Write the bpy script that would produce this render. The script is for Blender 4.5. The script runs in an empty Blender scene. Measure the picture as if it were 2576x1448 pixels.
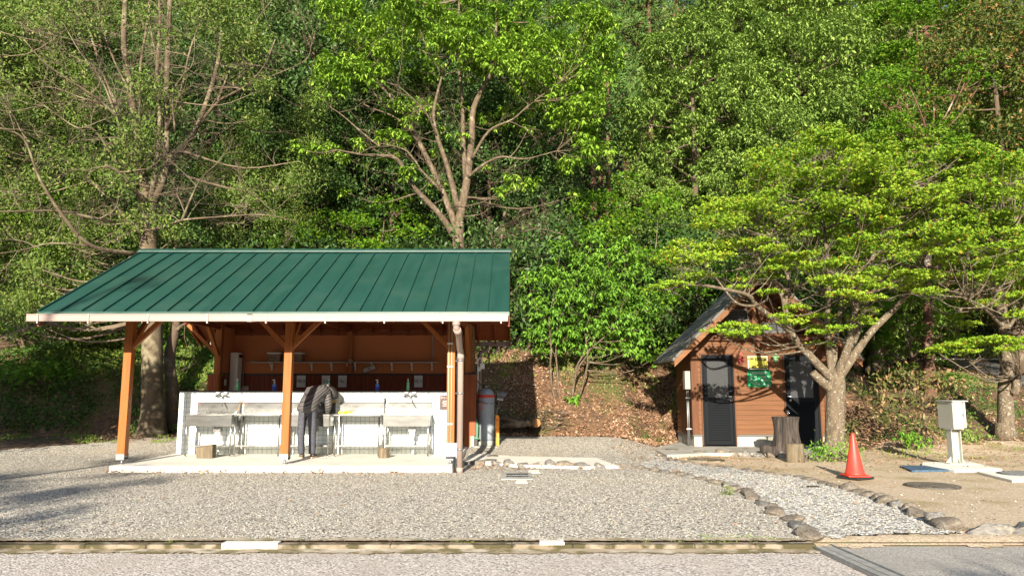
import bpy, bmesh, math, random
import numpy as np
from mathutils import Vector, Matrix
R = math.radians
C = bpy.context.scene.collection
scene = bpy.context.scene

# ------------------------------------------------------------------ camera, world, sun, exposure
FPX, CX, CY, PITCH, CAMH = 1860.0, 1287.5, 724.0, R(7.8), 1.5
cam_d = bpy.data.cameras.new('camera'); cam = bpy.data.objects.new('camera', cam_d); C.objects.link(cam)
cam_d.sensor_width = 36.0; cam_d.lens = 36.0*FPX/2575.0
cam_d.clip_start = 0.05; cam_d.clip_end = 500
cam.location = (0, 0, CAMH); cam.rotation_euler = (R(90)+PITCH, R(0.0), 0)
scene.camera = cam
SUN_EL, SUN_AZ = R(19.0), R(6.0)        # sun behind the camera, a little to the left
w = bpy.data.worlds.new('World'); scene.world = w; w.use_nodes = True
nt = w.node_tree; nt.nodes.clear()
sky = nt.nodes.new('ShaderNodeTexSky'); sky.sky_type = 'NISHITA'; sky.sun_disc = False
sky.sun_elevation = SUN_EL; sky.sun_rotation = R(180)+SUN_AZ
bg = nt.nodes.new('ShaderNodeBackground'); bg.inputs['Strength'].default_value = 0.085
wo = nt.nodes.new('ShaderNodeOutputWorld')
nt.links.new(sky.outputs[0], bg.inputs[0]); nt.links.new(bg.outputs[0], wo.inputs[0])
sd = bpy.data.lights.new('sun', 'SUN'); sun = bpy.data.objects.new('sun', sd); C.objects.link(sun)
sd.energy = 5.0; sd.angle = R(0.55); sd.color = (1.0, 0.90, 0.74)
sdir = Vector((-math.sin(SUN_AZ)*math.cos(SUN_EL), -math.cos(SUN_AZ)*math.cos(SUN_EL), math.sin(SUN_EL)))
sun.rotation_euler = sdir.to_track_quat('Z', 'Y').to_euler(); sun.location = (-5, -20, 12)
scene.view_settings.view_transform = 'Standard'; scene.view_settings.look = 'None'
scene.view_settings.gamma = 1; scene.view_settings.exposure = 1.38
try:
    scene.cycles.max_bounces = 6; scene.cycles.diffuse_bounces = 3; scene.cycles.glossy_bounces = 3
    scene.cycles.transmission_bounces = 4; scene.cycles.transparent_max_bounces = 6
except Exception: pass

# ------------------------------------------------------------------ helpers
def at(px, py, Y):
    """world point on the ray of picture position (2575 px wide) at distance Y ahead"""
    u = (px-CX)/FPX; v = (CY-py)/FPX
    dy = math.cos(PITCH)-v*math.sin(PITCH); dz = math.sin(PITCH)+v*math.cos(PITCH)
    t = Y/dy
    return Vector((u*t, Y, CAMH+dz*t))
def G(px, py, z=0.0):
    """world point where that ray meets height z"""
    u = (px-CX)/FPX; v = (CY-py)/FPX
    dy = math.cos(PITCH)-v*math.sin(PITCH); dz = math.sin(PITCH)+v*math.cos(PITCH)
    t = (z-CAMH)/dz
    return Vector((u*t, dy*t, z))

def tag(o, label=None, cat=None, group=None, kind=None):
    if label: o['label'] = label
    if cat: o['category'] = cat
    if group: o['group'] = group
    if kind: o['kind'] = kind
    return o
def thing(name, label, cat, loc=(0, 0, 0), rz=0.0, group=None):
    o = bpy.data.objects.new(name, None); C.objects.link(o)
    o.location = loc; o.rotation_euler = (0, 0, rz); o.empty_display_size = 0.2
    return tag(o, label, cat, group)
def origin_of(p):
    while p.parent: p = p.parent
    return Vector(p.location)
def dup(root, loc, rz=0.0, label=None, scale=None, group=None):
    r = root.copy(); C.objects.link(r); r.location = loc; r.rotation_euler = (0, 0, rz)
    if scale: r.scale = (scale, scale, scale) if not isinstance(scale, tuple) else scale
    if label: r['label'] = label
    if group: r['group'] = group
    for ch in list(root.children):
        c = ch.copy(); C.objects.link(c); c.parent = r
        for g in list(ch.children):
            d = g.copy(); C.objects.link(d); d.parent = c
    return r
def link_mesh(name, me, m, parent=None, world=False, smooth=False):
    o = bpy.data.objects.new(name, me); C.objects.link(o)
    if m is not None: me.materials.append(m)
    if parent is not None:
        o.parent = parent
        if world: me.transform(Matrix.Translation(-origin_of(parent)))
    if smooth:
        me.polygons.foreach_set('use_smooth', [True]*len(me.polygons))
    me.update()
    return o
def np_mesh(name, V, F):
    V = np.asarray(V, dtype=np.float32); F = np.asarray(F, dtype=np.int32)
    me = bpy.data.meshes.new(name)
    me.vertices.add(len(V)); me.vertices.foreach_set('co', V.ravel())
    n = F.shape[1]
    me.loops.add(F.size); me.loops.foreach_set('vertex_index', F.ravel())
    me.polygons.add(len(F))
    me.polygons.foreach_set('loop_start', np.arange(0, F.size, n, dtype=np.int32))
    me.update(calc_edges=True); me.validate()
    return me

class MB:
    def __init__(s): s.v = []; s.f = []; s.sm = []
    def add(s, vs, fs, smooth=False):
        n = len(s.v); s.v += [tuple(v) for v in vs]
        for f in fs: s.f.append(tuple(i+n for i in f)); s.sm.append(smooth)
        return s
    def box(s, x0, x1, y0, y1, z0, z1):
        vs = [(x0,y0,z0),(x1,y0,z0),(x1,y1,z0),(x0,y1,z0),(x0,y0,z1),(x1,y0,z1),(x1,y1,z1),(x0,y1,z1)]
        return s.add(vs, [(0,3,2,1),(4,5,6,7),(0,1,5,4),(1,2,6,5),(2,3,7,6),(3,0,4,7)])
    def hexa(s, b, t):
        return s.add(list(b)+list(t), [(0,3,2,1),(4,5,6,7),(0,1,5,4),(1,2,6,5),(2,3,7,6),(3,0,4,7)])
    def beam(s, p, q, w_, h, up=(0,0,1)):
        p = Vector(p); q = Vector(q); d = (q-p).normalized(); up = Vector(up)
        sx = d.cross(up)
        if sx.length < 1e-4: sx = d.cross(Vector((0,1,0)))
        sx.normalize(); sz = sx.cross(d).normalized()
        a = sx*w_/2; b = sz*h/2
        return s.hexa([p-a-b, p+a-b, q+a-b, q-a-b], [p-a+b, p+a+b, q+a+b, q-a+b])
    def tube(s, pts, rad, n=8, caps=True, smooth=True):
        pts = [Vector(p) for p in pts]
        if not hasattr(rad, '__len__'): rad = [rad]*len(pts)
        base = len(s.v); prev = None
        for i, p in enumerate(pts):
            d = (pts[min(i+1, len(pts)-1)]-pts[max(i-1, 0)])
            if d.length < 1e-6: d = Vector((0,0,1))
            d.normalize()
            if prev is None:
                a = d.cross(Vector((0,1,0)) if abs(d.y) < .9 else Vector((1,0,0))).normalized()
            else:
                a = prev-d*prev.dot(d)
                if a.length < 1e-4: a = d.cross(Vector((0,1,0)))
                a.normalize()
            prev = a; b = d.cross(a)
            for k in range(n):
                t = 2*math.pi*k/n
                s.v.append(tuple(p+(a*math.cos(t)+b*math.sin(t))*rad[i]))
        for i in range(len(pts)-1):
            for k in range(n):
                k2 = (k+1) % n
                s.f.append((base+i*n+k, base+i*n+k2, base+(i+1)*n+k2, base+(i+1)*n+k)); s.sm.append(smooth)
        if caps:
            s.f.append(tuple(base+k for k in range(n))[::-1]); s.sm.append(False)
            s.f.append(tuple(base+(len(pts)-1)*n+k for k in range(n))); s.sm.append(False)
        return s
    def lathe(s, prof, c=(0,0,0), n=24, smooth=True):
        base = len(s.v)
        for r_, z in prof:
            for k in range(n):
                t = 2*math.pi*k/n
                s.v.append((c[0]+r_*math.cos(t), c[1]+r_*math.sin(t), c[2]+z))
        for i in range(len(prof)-1):
            for k in range(n):
                k2 = (k+1) % n
                s.f.append((base+i*n+k, base+i*n+k2, base+(i+1)*n+k2, base+(i+1)*n+k)); s.sm.append(smooth)
        s.f.append(tuple(base+k for k in range(n))[::-1]); s.sm.append(False)
        s.f.append(tuple(base+(len(prof)-1)*n+k for k in range(n))); s.sm.append(False)
        return s
    def plate(s, pts2, y0, y1, axis='y'):
        """outline in (x,z) extruded between y0 and y1, or in (x,y) between z0,z1 for axis 'z', or (y,z) for axis 'x'"""
        n = len(pts2)
        if axis == 'y': f = lambda p, t: (p[0], t, p[1])
        elif axis == 'z': f = lambda p, t: (p[0], p[1], t)
        else: f = lambda p, t: (t, p[0], p[1])
        vs = [f(p, y0) for p in pts2]+[f(p, y1) for p in pts2]
        fs = [tuple(range(n)), tuple(range(2*n-1, n-1, -1))]
        fs += [(i, i+n, (i+1) % n+n, (i+1) % n) for i in range(n)]
        return s.add(vs, fs)
    def build(s, name, m, parent=None, world=True, bevel=0.0, smooth=False):
        me = bpy.data.meshes.new(name); me.from_pydata(s.v, [], s.f); me.validate()
        o = link_mesh(name, me, m, parent, world and parent is not None)
        if len(me.polygons) == len(s.sm):
            me.polygons.foreach_set('use_smooth', [bool(a or smooth) for a in s.sm])
        bm = bmesh.new(); bm.from_mesh(me); bmesh.ops.recalc_face_normals(bm, faces=bm.faces); bm.to_mesh(me); bm.free()
        if bevel:
            b = o.modifiers.new('bevel', 'BEVEL'); b.width = bevel; b.segments = 2; b.limit_method = 'ANGLE'; b.angle_limit = R(40)
        me.update()
        return o

def lay(*a):  # box in one call
    return MB().box(*a)

# ------------------------------------------------------------------ materials
def material(name, col, rough=0.7, metal=0.0, col2=None, nscale=3.0, ndetail=4, mixrange=(0.35, 0.65), bump=0.0, bscale=20.0,
             stretch=None, spec=None, coat=0.0, island=0.0, col3=None, n3scale=1.0, range3=(0.5, 0.7), roughvar=0.0):
    m = bpy.data.materials.new(name); m.use_nodes = True
    t = m.node_tree; N = t.nodes; L = t.links
    p = N['Principled BSDF']; p.inputs['Roughness'].default_value = rough; p.inputs['Metallic'].default_value = metal
    p.inputs['Base Color'].default_value = (*col, 1)
    if spec is not None: p.inputs['Specular IOR Level'].default_value = spec
    if coat: p.inputs['Coat Weight'].default_value = coat
    tc = N.new('ShaderNodeTexCoord'); mp = N.new('ShaderNodeMapping'); L.new(tc.outputs['Object'], mp.inputs[0])
    if stretch: mp.inputs['Scale'].default_value = stretch
    out = None
    if col2 is not None:
        nz = N.new('ShaderNodeTexNoise'); nz.inputs['Scale'].default_value = nscale; nz.inputs['Detail'].default_value = ndetail
        L.new(mp.outputs[0], nz.inputs['Vector'])
        mr = N.new('ShaderNodeMapRange'); mr.inputs['From Min'].default_value = mixrange[0]; mr.inputs['From Max'].default_value = mixrange[1]
        L.new(nz.outputs[0], mr.inputs[0])
        mx = N.new('ShaderNodeMix'); mx.data_type = 'RGBA'; mx.inputs['A'].default_value = (*col, 1); mx.inputs['B'].default_value = (*col2, 1)
        L.new(mr.outputs[0], mx.inputs['Factor']); out = mx.outputs['Result']
        if roughvar:
            mr2 = N.new('ShaderNodeMapRange'); mr2.inputs['To Min'].default_value = rough-roughvar; mr2.inputs['To Max'].default_value = rough+roughvar
            L.new(nz.outputs[0], mr2.inputs[0]); L.new(mr2.outputs[0], p.inputs['Roughness'])
    if col3 is not None:
        nz3 = N.new('ShaderNodeTexNoise'); nz3.inputs['Scale'].default_value = n3scale; nz3.inputs['Detail'].default_value = 5
        L.new(tc.outputs['Object'], nz3.inputs['Vector'])
        mr3 = N.new('ShaderNodeMapRange'); mr3.inputs['From Min'].default_value = range3[0]; mr3.inputs['From Max'].default_value = range3[1]
        L.new(nz3.outputs[0], mr3.inputs[0])
        mx3 = N.new('ShaderNodeMix'); mx3.data_type = 'RGBA'; mx3.inputs['B'].default_value = (*col3, 1)
        if out is not None: L.new(out, mx3.inputs['A'])
        else: mx3.inputs['A'].default_value = (*col, 1)
        L.new(mr3.outputs[0], mx3.inputs['Factor']); out = mx3.outputs['Result']
    if island:
        ge = N.new('ShaderNodeNewGeometry'); hs = N.new('ShaderNodeHueSaturation')
        mr = N.new('ShaderNodeMapRange'); mr.inputs['To Min'].default_value = 1-island; mr.inputs['To Max'].default_value = 1+island
        L.new(ge.outputs['Random Per Island'], mr.inputs[0]); L.new(mr.outputs[0], hs.inputs['Value'])
        if out is not None: L.new(out, hs.inputs['Color'])
        else: hs.inputs['Color'].default_value = (*col, 1)
        out = hs.outputs[0]
    if out is not None: L.new(out, p.inputs['Base Color'])
    if bump:
        nb = N.new('ShaderNodeTexNoise'); nb.inputs['Scale'].default_value = bscale; nb.inputs['Detail'].default_value = 5
        L.new(mp.outputs[0], nb.inputs['Vector'])
        bp = N.new('ShaderNodeBump'); bp.inputs['Strength'].default_value = bump; bp.inputs['Distance'].default_value = 0.02
        L.new(nb.outputs[0], bp.inputs['Height']); L.new(bp.outputs[0], p.inputs['Normal'])
    return m

def leaf_material(name, c1, c2, c3=None, trans=0.35, nscale=0.6, rough=0.5, c3frac=0.12):
    """leaf: per-leaf random tone and clump-sized tone variation, part translucent"""
    m = bpy.data.materials.new(name); m.use_nodes = True
    t = m.node_tree; N = t.nodes; L = t.links
    p = N['Principled BSDF']; p.inputs['Roughness'].default_value = rough; p.inputs['Specular IOR Level'].default_value = 0.2
    ge = N.new('ShaderNodeNewGeometry'); tc = N.new('ShaderNodeTexCoord')
    nz = N.new('ShaderNodeTexNoise'); nz.inputs['Scale'].default_value = nscale; nz.inputs['Detail'].default_value = 3
    L.new(tc.outputs['Object'], nz.inputs['Vector'])
    ad = N.new('ShaderNodeMath'); ad.operation = 'MULTIPLY_ADD'; ad.inputs[1].default_value = 0.55
    L.new(ge.outputs['Random Per Island'], ad.inputs[0])
    mr = N.new('ShaderNodeMapRange'); mr.inputs['From Min'].default_value = 0.36; mr.inputs['From Max'].default_value = 0.64
    mr.inputs['To Min'].default_value = 0; mr.inputs['To Max'].default_value = 0.45
    L.new(nz.outputs[0], mr.inputs[0]); L.new(mr.outputs[0], ad.inputs[2])
    mx = N.new('ShaderNodeMix'); mx.data_type = 'RGBA'; mx.inputs['A'].default_value = (*c1, 1); mx.inputs['B'].default_value = (*c2, 1)
    L.new(ad.outputs[0], mx.inputs['Factor']); col = mx.outputs['Result']
    if c3:
        cp = N.new('ShaderNodeMath'); cp.operation = 'LESS_THAN'; cp.inputs[1].default_value = c3frac
        L.new(ge.outputs['Random Per Island'], cp.inputs[0])
        mx2 = N.new('ShaderNodeMix'); mx2.data_type = 'RGBA'; mx2.inputs['B'].default_value = (*c3, 1)
        L.new(col, mx2.inputs['A']); L.new(cp.outputs[0], mx2.inputs['Factor']); col = mx2.outputs['Result']
    L.new(col, p.inputs['Base Color'])
    tr = N.new('ShaderNodeBsdfTranslucent'); L.new(col, tr.inputs[0])
    ms = N.new('ShaderNodeMixShader'); ms.inputs[0].default_value = trans
    L.new(p.outputs[0], ms.inputs[1]); L.new(tr.outputs[0], ms.inputs[2])
    L.new(ms.outputs[0], N['Material Output'].inputs[0])
    return m

def stone_ground(name, cell, cols, big=None, bumpd=0.012, gap=(0.05, 0.045, 0.04), bigscale=0.5, bigrange=(0.5, 0.65), far=None):
    """loose stones: a random tone per cell, dark gaps, bump; big = tone of larger soil patches"""
    m = bpy.data.materials.new(name); m.use_nodes = True
    t = m.node_tree; N = t.nodes; L = t.links
    p = N['Principled BSDF']; p.inputs['Roughness'].default_value = 0.92; p.inputs['Specular IOR Level'].default_value = 0.2
    tc = N.new('ShaderNodeTexCoord')
    vo = N.new('ShaderNodeTexVoronoi'); vo.inputs['Scale'].default_value = 1.0/cell; vo.inputs['Randomness'].default_value = 1.0
    L.new(tc.outputs['Object'], vo.inputs['Vector'])
    rp = N.new('ShaderNodeValToRGB'); e = rp.color_ramp.elements
    e[0].position = 0.0; e[0].color = (*cols[0], 1); e[1].position = 1.0; e[1].color = (*cols[-1], 1)
    for i in range(1, len(cols)-1):
        el = e.new(i/(len(cols)-1)); el.color = (*cols[i], 1)
    se = N.new('ShaderNodeSeparateColor'); L.new(vo.outputs['Color'], se.inputs[0]); L.new(se.outputs[0], rp.inputs[0])
    gp = N.new('ShaderNodeMapRange'); gp.inputs['From Min'].default_value = 0.48; gp.inputs['From Max'].default_value = 0.85
    L.new(vo.outputs['Distance'], gp.inputs[0])
    mx = N.new('ShaderNodeMix'); mx.data_type = 'RGBA'; mx.inputs['B'].default_value = (*gap, 1)
    L.new(rp.outputs[0], mx.inputs['A']); L.new(gp.outputs[0], mx.inputs['Factor']); col = mx.outputs['Result']
    if big:
        nz = N.new('ShaderNodeTexNoise'); nz.inputs['Scale'].default_value = bigscale; nz.inputs['Detail'].default_value = 7; nz.inputs['Roughness'].default_value = 0.65
        L.new(tc.outputs['Object'], nz.inputs['Vector'])
        mr = N.new('ShaderNodeMapRange'); mr.inputs['From Min'].default_value = bigrange[0]; mr.inputs['From Max'].default_value = bigrange[1]
        mr.inputs['To Max'].default_value = 0.75
        L.new(nz.outputs[0], mr.inputs[0])
        mb = N.new('ShaderNodeMix'); mb.data_type = 'RGBA'; mb.inputs['B'].default_value = (*big, 1)
        L.new(col, mb.inputs['A']); L.new(mr.outputs[0], mb.inputs['Factor']); col = mb.outputs['Result']
    L.new(col, p.inputs['Base Color'])
    bp = N.new('ShaderNodeBump'); bp.invert = True; bp.inputs['Strength'].default_value = 1.0; bp.inputs['Distance'].default_value = bumpd
    L.new(vo.outputs['Distance'], bp.inputs['Height']); L.new(bp.outputs[0], p.inputs['Normal'])
    return m

def wood(name, c1, c2, axis='z', rough=0.55, bump=0.15):
    st = {'z': (14, 14, 0.8), 'x': (0.8, 14, 14), 'y': (14, 0.8, 14)}[axis]
    return material(name, c1, rough, col2=c2, nscale=1.6, ndetail=6, mixrange=(0.3, 0.7), bump=bump, bscale=2.5, stretch=st, spec=0.25)

def tile_material(name, tile=0.1):
    m = bpy.data.materials.new(name); m.use_nodes = True
    t = m.node_tree; N = t.nodes; L = t.links
    p = N['Principled BSDF']; p.inputs['Roughness'].default_value = 0.22
    tc = N.new('ShaderNodeTexCoord'); se = N.new('ShaderNodeSeparateXYZ'); L.new(tc.outputs['Object'], se.inputs[0])
    co = N.new('ShaderNodeCombineXYZ'); ad = N.new('ShaderNodeMath'); ad.operation = 'ADD'
    L.new(se.outputs['X'], ad.inputs[0]); L.new(se.outputs['Y'], ad.inputs[1])
    L.new(ad.outputs[0], co.inputs['X']); L.new(se.outputs['Z'], co.inputs['Y'])
    br = N.new('ShaderNodeTexBrick'); br.offset = 0; br.squash = 1
    br.inputs['Scale'].default_value = 1.0; br.inputs['Brick Width'].default_value = tile; br.inputs['Row Height'].default_value = tile
    br.inputs['Mortar Size'].default_value = 0.0042; br.inputs['Mortar Smooth'].default_value = 0.2
    br.inputs['Color1'].default_value = (0.78, 0.82, 0.80, 1); br.inputs['Color2'].default_value = (0.72, 0.78, 0.76, 1)
    br.inputs['Mortar'].default_value = (0.30, 0.35, 0.36, 1)
    L.new(co.outputs[0], br.inputs['Vector']); L.new(br.outputs['Color'], p.inputs['Base Color'])
    bp = N.new('ShaderNodeBump'); bp.invert = True; bp.inputs['Distance'].default_value = 0.004; L.new(br.outputs['Fac'], bp.inputs['Height']); L.new(bp.outputs[0], p.inputs['Normal'])
    return m

M = {}
M['roof'] = material('green_roof_paint', (0.009, 0.047, 0.035), 0.38, col2=(0.014, 0.058, 0.045), nscale=1.2, mixrange=(0.3, 0.7), stretch=(5, .6, .6), col3=(0.020, 0.062, 0.046), n3scale=1.4, range3=(0.5, 0.7), spec=0.5, roughvar=0.12, bump=0.04, bscale=3)
M['gutter'] = material('gutter_plastic', (0.30, 0.222, 0.195), 0.45, col2=(0.275, 0.205, 0.18), nscale=2)
M['gutter_back'] = material('gutter_plastic_brown', (0.20, 0.14, 0.12), 0.5)
M['bracket'] = material('bracket_plastic', (0.33, 0.27, 0.24), 0.5)
M['pipe'] = material('pipe_plastic', (0.33, 0.25, 0.215), 0.45, col2=(0.29, 0.22, 0.19), nscale=3)
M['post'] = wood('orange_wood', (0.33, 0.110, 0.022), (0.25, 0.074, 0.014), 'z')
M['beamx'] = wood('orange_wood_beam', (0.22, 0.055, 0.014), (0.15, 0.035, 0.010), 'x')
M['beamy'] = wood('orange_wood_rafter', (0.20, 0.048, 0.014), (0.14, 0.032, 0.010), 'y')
M['ply'] = material('orange_panel', (0.50, 0.17, 0.055), 0.8, col2=(0.44, 0.145, 0.046), nscale=0.8, bump=0.05, bscale=8)
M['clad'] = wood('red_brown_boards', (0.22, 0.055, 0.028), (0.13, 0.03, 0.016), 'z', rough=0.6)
M['cladout'] = wood('outer_boards', (0.30, 0.08, 0.025), (0.21, 0.052, 0.018), 'z', rough=0.6)
M['black'] = material('black_trim', (0.02, 0.018, 0.018), 0.5)
M['conc'] = material('pale_concrete', (0.72, 0.69, 0.62), 0.85, col2=(0.64, 0.61, 0.54), nscale=1.3, ndetail=8, bump=0.12, bscale=40, col3=(0.52, 0.48, 0.42), n3scale=2.5, range3=(0.58, 0.75))
M['concg'] = material('grey_concrete', (0.38, 0.36, 0.32), 0.9, col2=(0.28, 0.27, 0.24), nscale=2.0, ndetail=8, bump=0.2, bscale=30, col3=(0.16, 0.15, 0.11), n3scale=3, range3=(0.55, 0.75))
M['tile'] = tile_material('white_tile')
M['steel'] = material('stainless_steel', (0.42, 0.42, 0.41), 0.25, 1.0, col2=(0.48, 0.48, 0.47), nscale=4, roughvar=0.12, bump=0.03, bscale=10)
M['steelm'] = material('brushed_steel_sheet', (0.40, 0.40, 0.39), 0.24, 1.0, col2=(0.28, 0.28, 0.27), nscale=3, roughvar=0.1, stretch=(1, 1, 4))
M['chrome'] = material('chrome', (0.7, 0.7, 0.7), 0.12, 1.0)
M['galv'] = material('galvanised_steel', (0.30, 0.31, 0.32), 0.45, 0.7, col2=(0.22, 0.23, 0.24), nscale=12)
M['whitep'] = material('white_plastic', (0.72, 0.71, 0.67), 0.4)
M['cream'] = material('cream_painted_metal', (0.42, 0.42, 0.37), 0.45, col2=(0.38, 0.38, 0.33), nscale=2)
M['ivory'] = material('ivory_conduit', (0.42, 0.34, 0.20), 0.5)
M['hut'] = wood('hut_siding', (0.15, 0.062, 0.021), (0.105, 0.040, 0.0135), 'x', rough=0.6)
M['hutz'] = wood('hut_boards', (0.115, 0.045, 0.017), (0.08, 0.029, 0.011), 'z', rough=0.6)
M['fascia'] = wood('fascia_wood', (0.20, 0.092, 0.036), (0.145, 0.062, 0.024), 'x', rough=0.6)
M['door'] = material('dark_door_metal', (0.006, 0.0075, 0.010), 0.5, 0.0, spec=0.1)
M['rubber'] = material('black_rubber', (0.018, 0.018, 0.018), 0.6)
M['cone'] = material('red_plastic', (0.56, 0.040, 0.024), 0.45, col2=(0.46, 0.045, 0.03), nscale=6)
M['bark'] = material('grey_brown_bark', (0.10, 0.07, 0.045), 0.9, col2=(0.09, 0.06, 0.04), nscale=3, ndetail=8, stretch=(5, 5, 1.2), bump=0.9, bscale=6, col3=(0.18, 0.15, 0.11), n3scale=3.0, range3=(0.56, 0.66))
M['barkp'] = material('pale_twig_bark', (0.14, 0.102, 0.062), 0.85, col2=(0.07, 0.049, 0.031), nscale=4, ndetail=6, stretch=(4, 4, 1.5), bump=0.5, bscale=8, col3=(0.21, 0.175, 0.125), n3scale=6.0, range3=(0.56, 0.68))
M['twig'] = material('pale_bare_twig', (0.19, 0.145, 0.098), 0.85, col2=(0.12, 0.088, 0.058), nscale=6)
M['barkm'] = material('lichened_maple_bark', (0.15, 0.115, 0.075), 0.9, col2=(0.085, 0.062, 0.04), nscale=5, ndetail=7, stretch=(3, 3, 1.2), bump=1.0, bscale=9, col3=(0.27, 0.27, 0.215), n3scale=20.0, range3=(0.58, 0.66))
M['barkt'] = material('mottled_big_bark', (0.115, 0.085, 0.05), 0.9, col2=(0.058, 0.041, 0.024), nscale=2.4, ndetail=8, bump=0.7, bscale=14, col3=(0.19, 0.16, 0.10), n3scale=2.5, range3=(0.5, 0.62))
M['barkr'] = material('red_cedar_bark', (0.115, 0.06, 0.036), 0.9, col2=(0.13, 0.06, 0.04), nscale=2, ndetail=8, stretch=(9, 9, 0.8), bump=1.0, bscale=4, col3=(0.36, 0.30, 0.24), n3scale=2.0, range3=(0.58, 0.7))
M['logend'] = material('cut_wood', (0.34, 0.22, 0.11), 0.8, col2=(0.26, 0.16, 0.075), nscale=6, bump=0.2)
M['stump'] = material('weathered_stump_wood', (0.072, 0.056, 0.046), 0.95, col2=(0.018, 0.014, 0.012), nscale=2.5, ndetail=7, stretch=(8, 8, 1), bump=1.0, bscale=5)
M['stumppale'] = material('pale_cut_log', (0.17, 0.135, 0.085), 0.85, col2=(0.09, 0.068, 0.042), nscale=3, ndetail=7, stretch=(6, 6, 1), bump=0.6, bscale=6)
M['rock'] = material('border_rock', (0.22, 0.185, 0.145), 0.9, col2=(0.12, 0.095, 0.07), nscale=5, ndetail=9, bump=0.9, bscale=9, col3=(0.22, 0.20, 0.165), n3scale=3.0, range3=(0.55, 0.65))
M['rockg'] = material('grey_border_rock', (0.20, 0.19, 0.175), 0.85, col2=(0.10, 0.095, 0.09), nscale=4, ndetail=9, bump=1.0, bscale=8, col3=(0.28, 0.25, 0.20), n3scale=2.2, range3=(0.54, 0.66))
M['upperroad'] = stone_ground('dark_asphalt', 0.03, [(0.09, 0.088, 0.085), (0.12, 0.118, 0.112), (0.15, 0.146, 0.14)], gap=(0.08, 0.078, 0.075), bumpd=0.003)
M['gravel'] = stone_ground('lot_gravel', 0.026, [(0.14, 0.125, 0.103), (0.37, 0.338, 0.285), (0.49, 0.452, 0.388), (0.58, 0.54, 0.468), (0.72, 0.675, 0.595)], big=(0.42, 0.36, 0.275), bigscale=0.45, bigrange=(0.54, 0.72), gap=(0.07, 0.062, 0.055), bumpd=0.009)
M['gravelp'] = stone_ground('path_gravel', 0.038, [(0.15, 0.143, 0.13), (0.40, 0.387, 0.36), (0.54, 0.525, 0.49), (0.64, 0.625, 0.59), (0.80, 0.78, 0.74)], big=(0.42, 0.37, 0.30), bigscale=0.8, bigrange=(0.56, 0.74), gap=(0.09, 0.08, 0.07), bumpd=0.012)
M['dirt'] = stone_ground('bare_earth', 0.022, [(0.32, 0.245, 0.165), (0.47, 0.375, 0.265), (0.52, 0.42, 0.30), (0.62, 0.515, 0.385)], big=(0.25, 0.195, 0.085), bigscale=0.75, bigrange=(0.50, 0.64), gap=(0.38, 0.30, 0.21), bumpd=0.005)
M['road'] = stone_ground('pale_asphalt', 0.020, [(0.29, 0.26, 0.232), (0.50, 0.45, 0.405), (0.58, 0.53, 0.48), (0.72, 0.66, 0.60)], big=(0.42, 0.36, 0.315), bigscale=1.2, bigrange=(0.48, 0.7), gap=(0.20, 0.18, 0.165), bumpd=0.005)
M['apron'] = stone_ground('grey_asphalt', 0.014, [(0.28, 0.265, 0.24), (0.38, 0.36, 0.33), (0.46, 0.435, 0.40)], big=(0.24, 0.225, 0.20), bigscale=1.1, bigrange=(0.5, 0.7), gap=(0.2, 0.18, 0.165), bumpd=0.003)
M['litterground'] = material('forest_floor', (0.15, 0.085, 0.045), 0.95, col2=(0.07, 0.042, 0.024), nscale=6, ndetail=9, bump=1.0, bscale=14, col3=(0.075, 0.075, 0.02), n3scale=0.8, range3=(0.5, 0.62))
M['moss'] = material('mossy_gutter', (0.36, 0.29, 0.20), 0.95, col2=(0.16, 0.13, 0.05), nscale=5, ndetail=10, mixrange=(0.42, 0.56), bump=0.5, bscale=30, col3=(0.50, 0.44, 0.35), n3scale=3, range3=(0.54, 0.64))
M['edge'] = material('dusty_edge_soil', (0.40, 0.33, 0.24), 0.95, col2=(0.22, 0.18, 0.095), nscale=6, ndetail=9, mixrange=(0.45, 0.62), bump=0.3, bscale=30)
M['kerb'] = material('old_kerb_concrete', (0.26, 0.22, 0.17), 0.9, col2=(0.16, 0.125, 0.08), nscale=9, ndetail=10, bump=0.9, bscale=25, col3=(0.06, 0.05, 0.02), n3scale=4.2, range3=(0.47, 0.55), stretch=(.5, 1, 1))

# ------------------------------------------------------------------ terrain
def sstep(a, b, x):
    t = np.clip((x-a)/(b-a), 0, 1); return t*t*(3-2*t)
def vnoise(x, y, s=1.0, seed=0):
    return (np.sin(x*1.7*s+seed)*np.cos(y*1.3*s+seed*2.1)+0.5*np.sin(x*3.9*s+y*2.7*s+seed*.7)+0.3*np.sin(x*7.1*s-y*6.3*s+seed*1.9)+0.2*np.cos(y*11.3*s+x*9.1*s))/2.0
def H(x, y):
    x = np.asarray(x, float); y = np.asarray(y, float)
    near = 0.25*sstep(16.8, 20.5, y)*(1-sstep(2.5, 4.2, x)*(1-sstep(8.8, 10, x))*(1-sstep(20.8, 21.6, y)))
    foot = 20.6+1.3*sstep(3.0, 4.5, x)*(1-sstep(7.5, 9.5, x))+0.25*vnoise(x, y*0, 0.5, 3)
    t = y-foot
    L_ = np.where(t < 0, 0, np.where(t < 2.5, t*0.92, np.where(t < 5.5, 2.3+(t-2.5)*0.22, 2.96+(t-5.5)*0.66)))
    Rr = np.where(y < 20.0, 0, np.where(y < 23.5, (y-20.0)*0.36, np.where(y < 33.6, 1.26+(y-23.5)*0.12, 2.47+(y-33.6)*0.72)))
    k = sstep(8.8, 12.5, x)
    h = near+L_*(1-k)+Rr*k
    bumpy = sstep(0.2, 1.5, t)*(1-k)*0.13+sstep(20.5, 22, y)*(1-sstep(26, 27, y))*k*0.07
    return h+bumpy*vnoise(x, y, 1.6, 1)
xs = np.concatenate([np.linspace(-70, -15, 40)[:-1], np.linspace(-15, 17, 215), np.linspace(17, 80, 40)[1:]])
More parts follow.
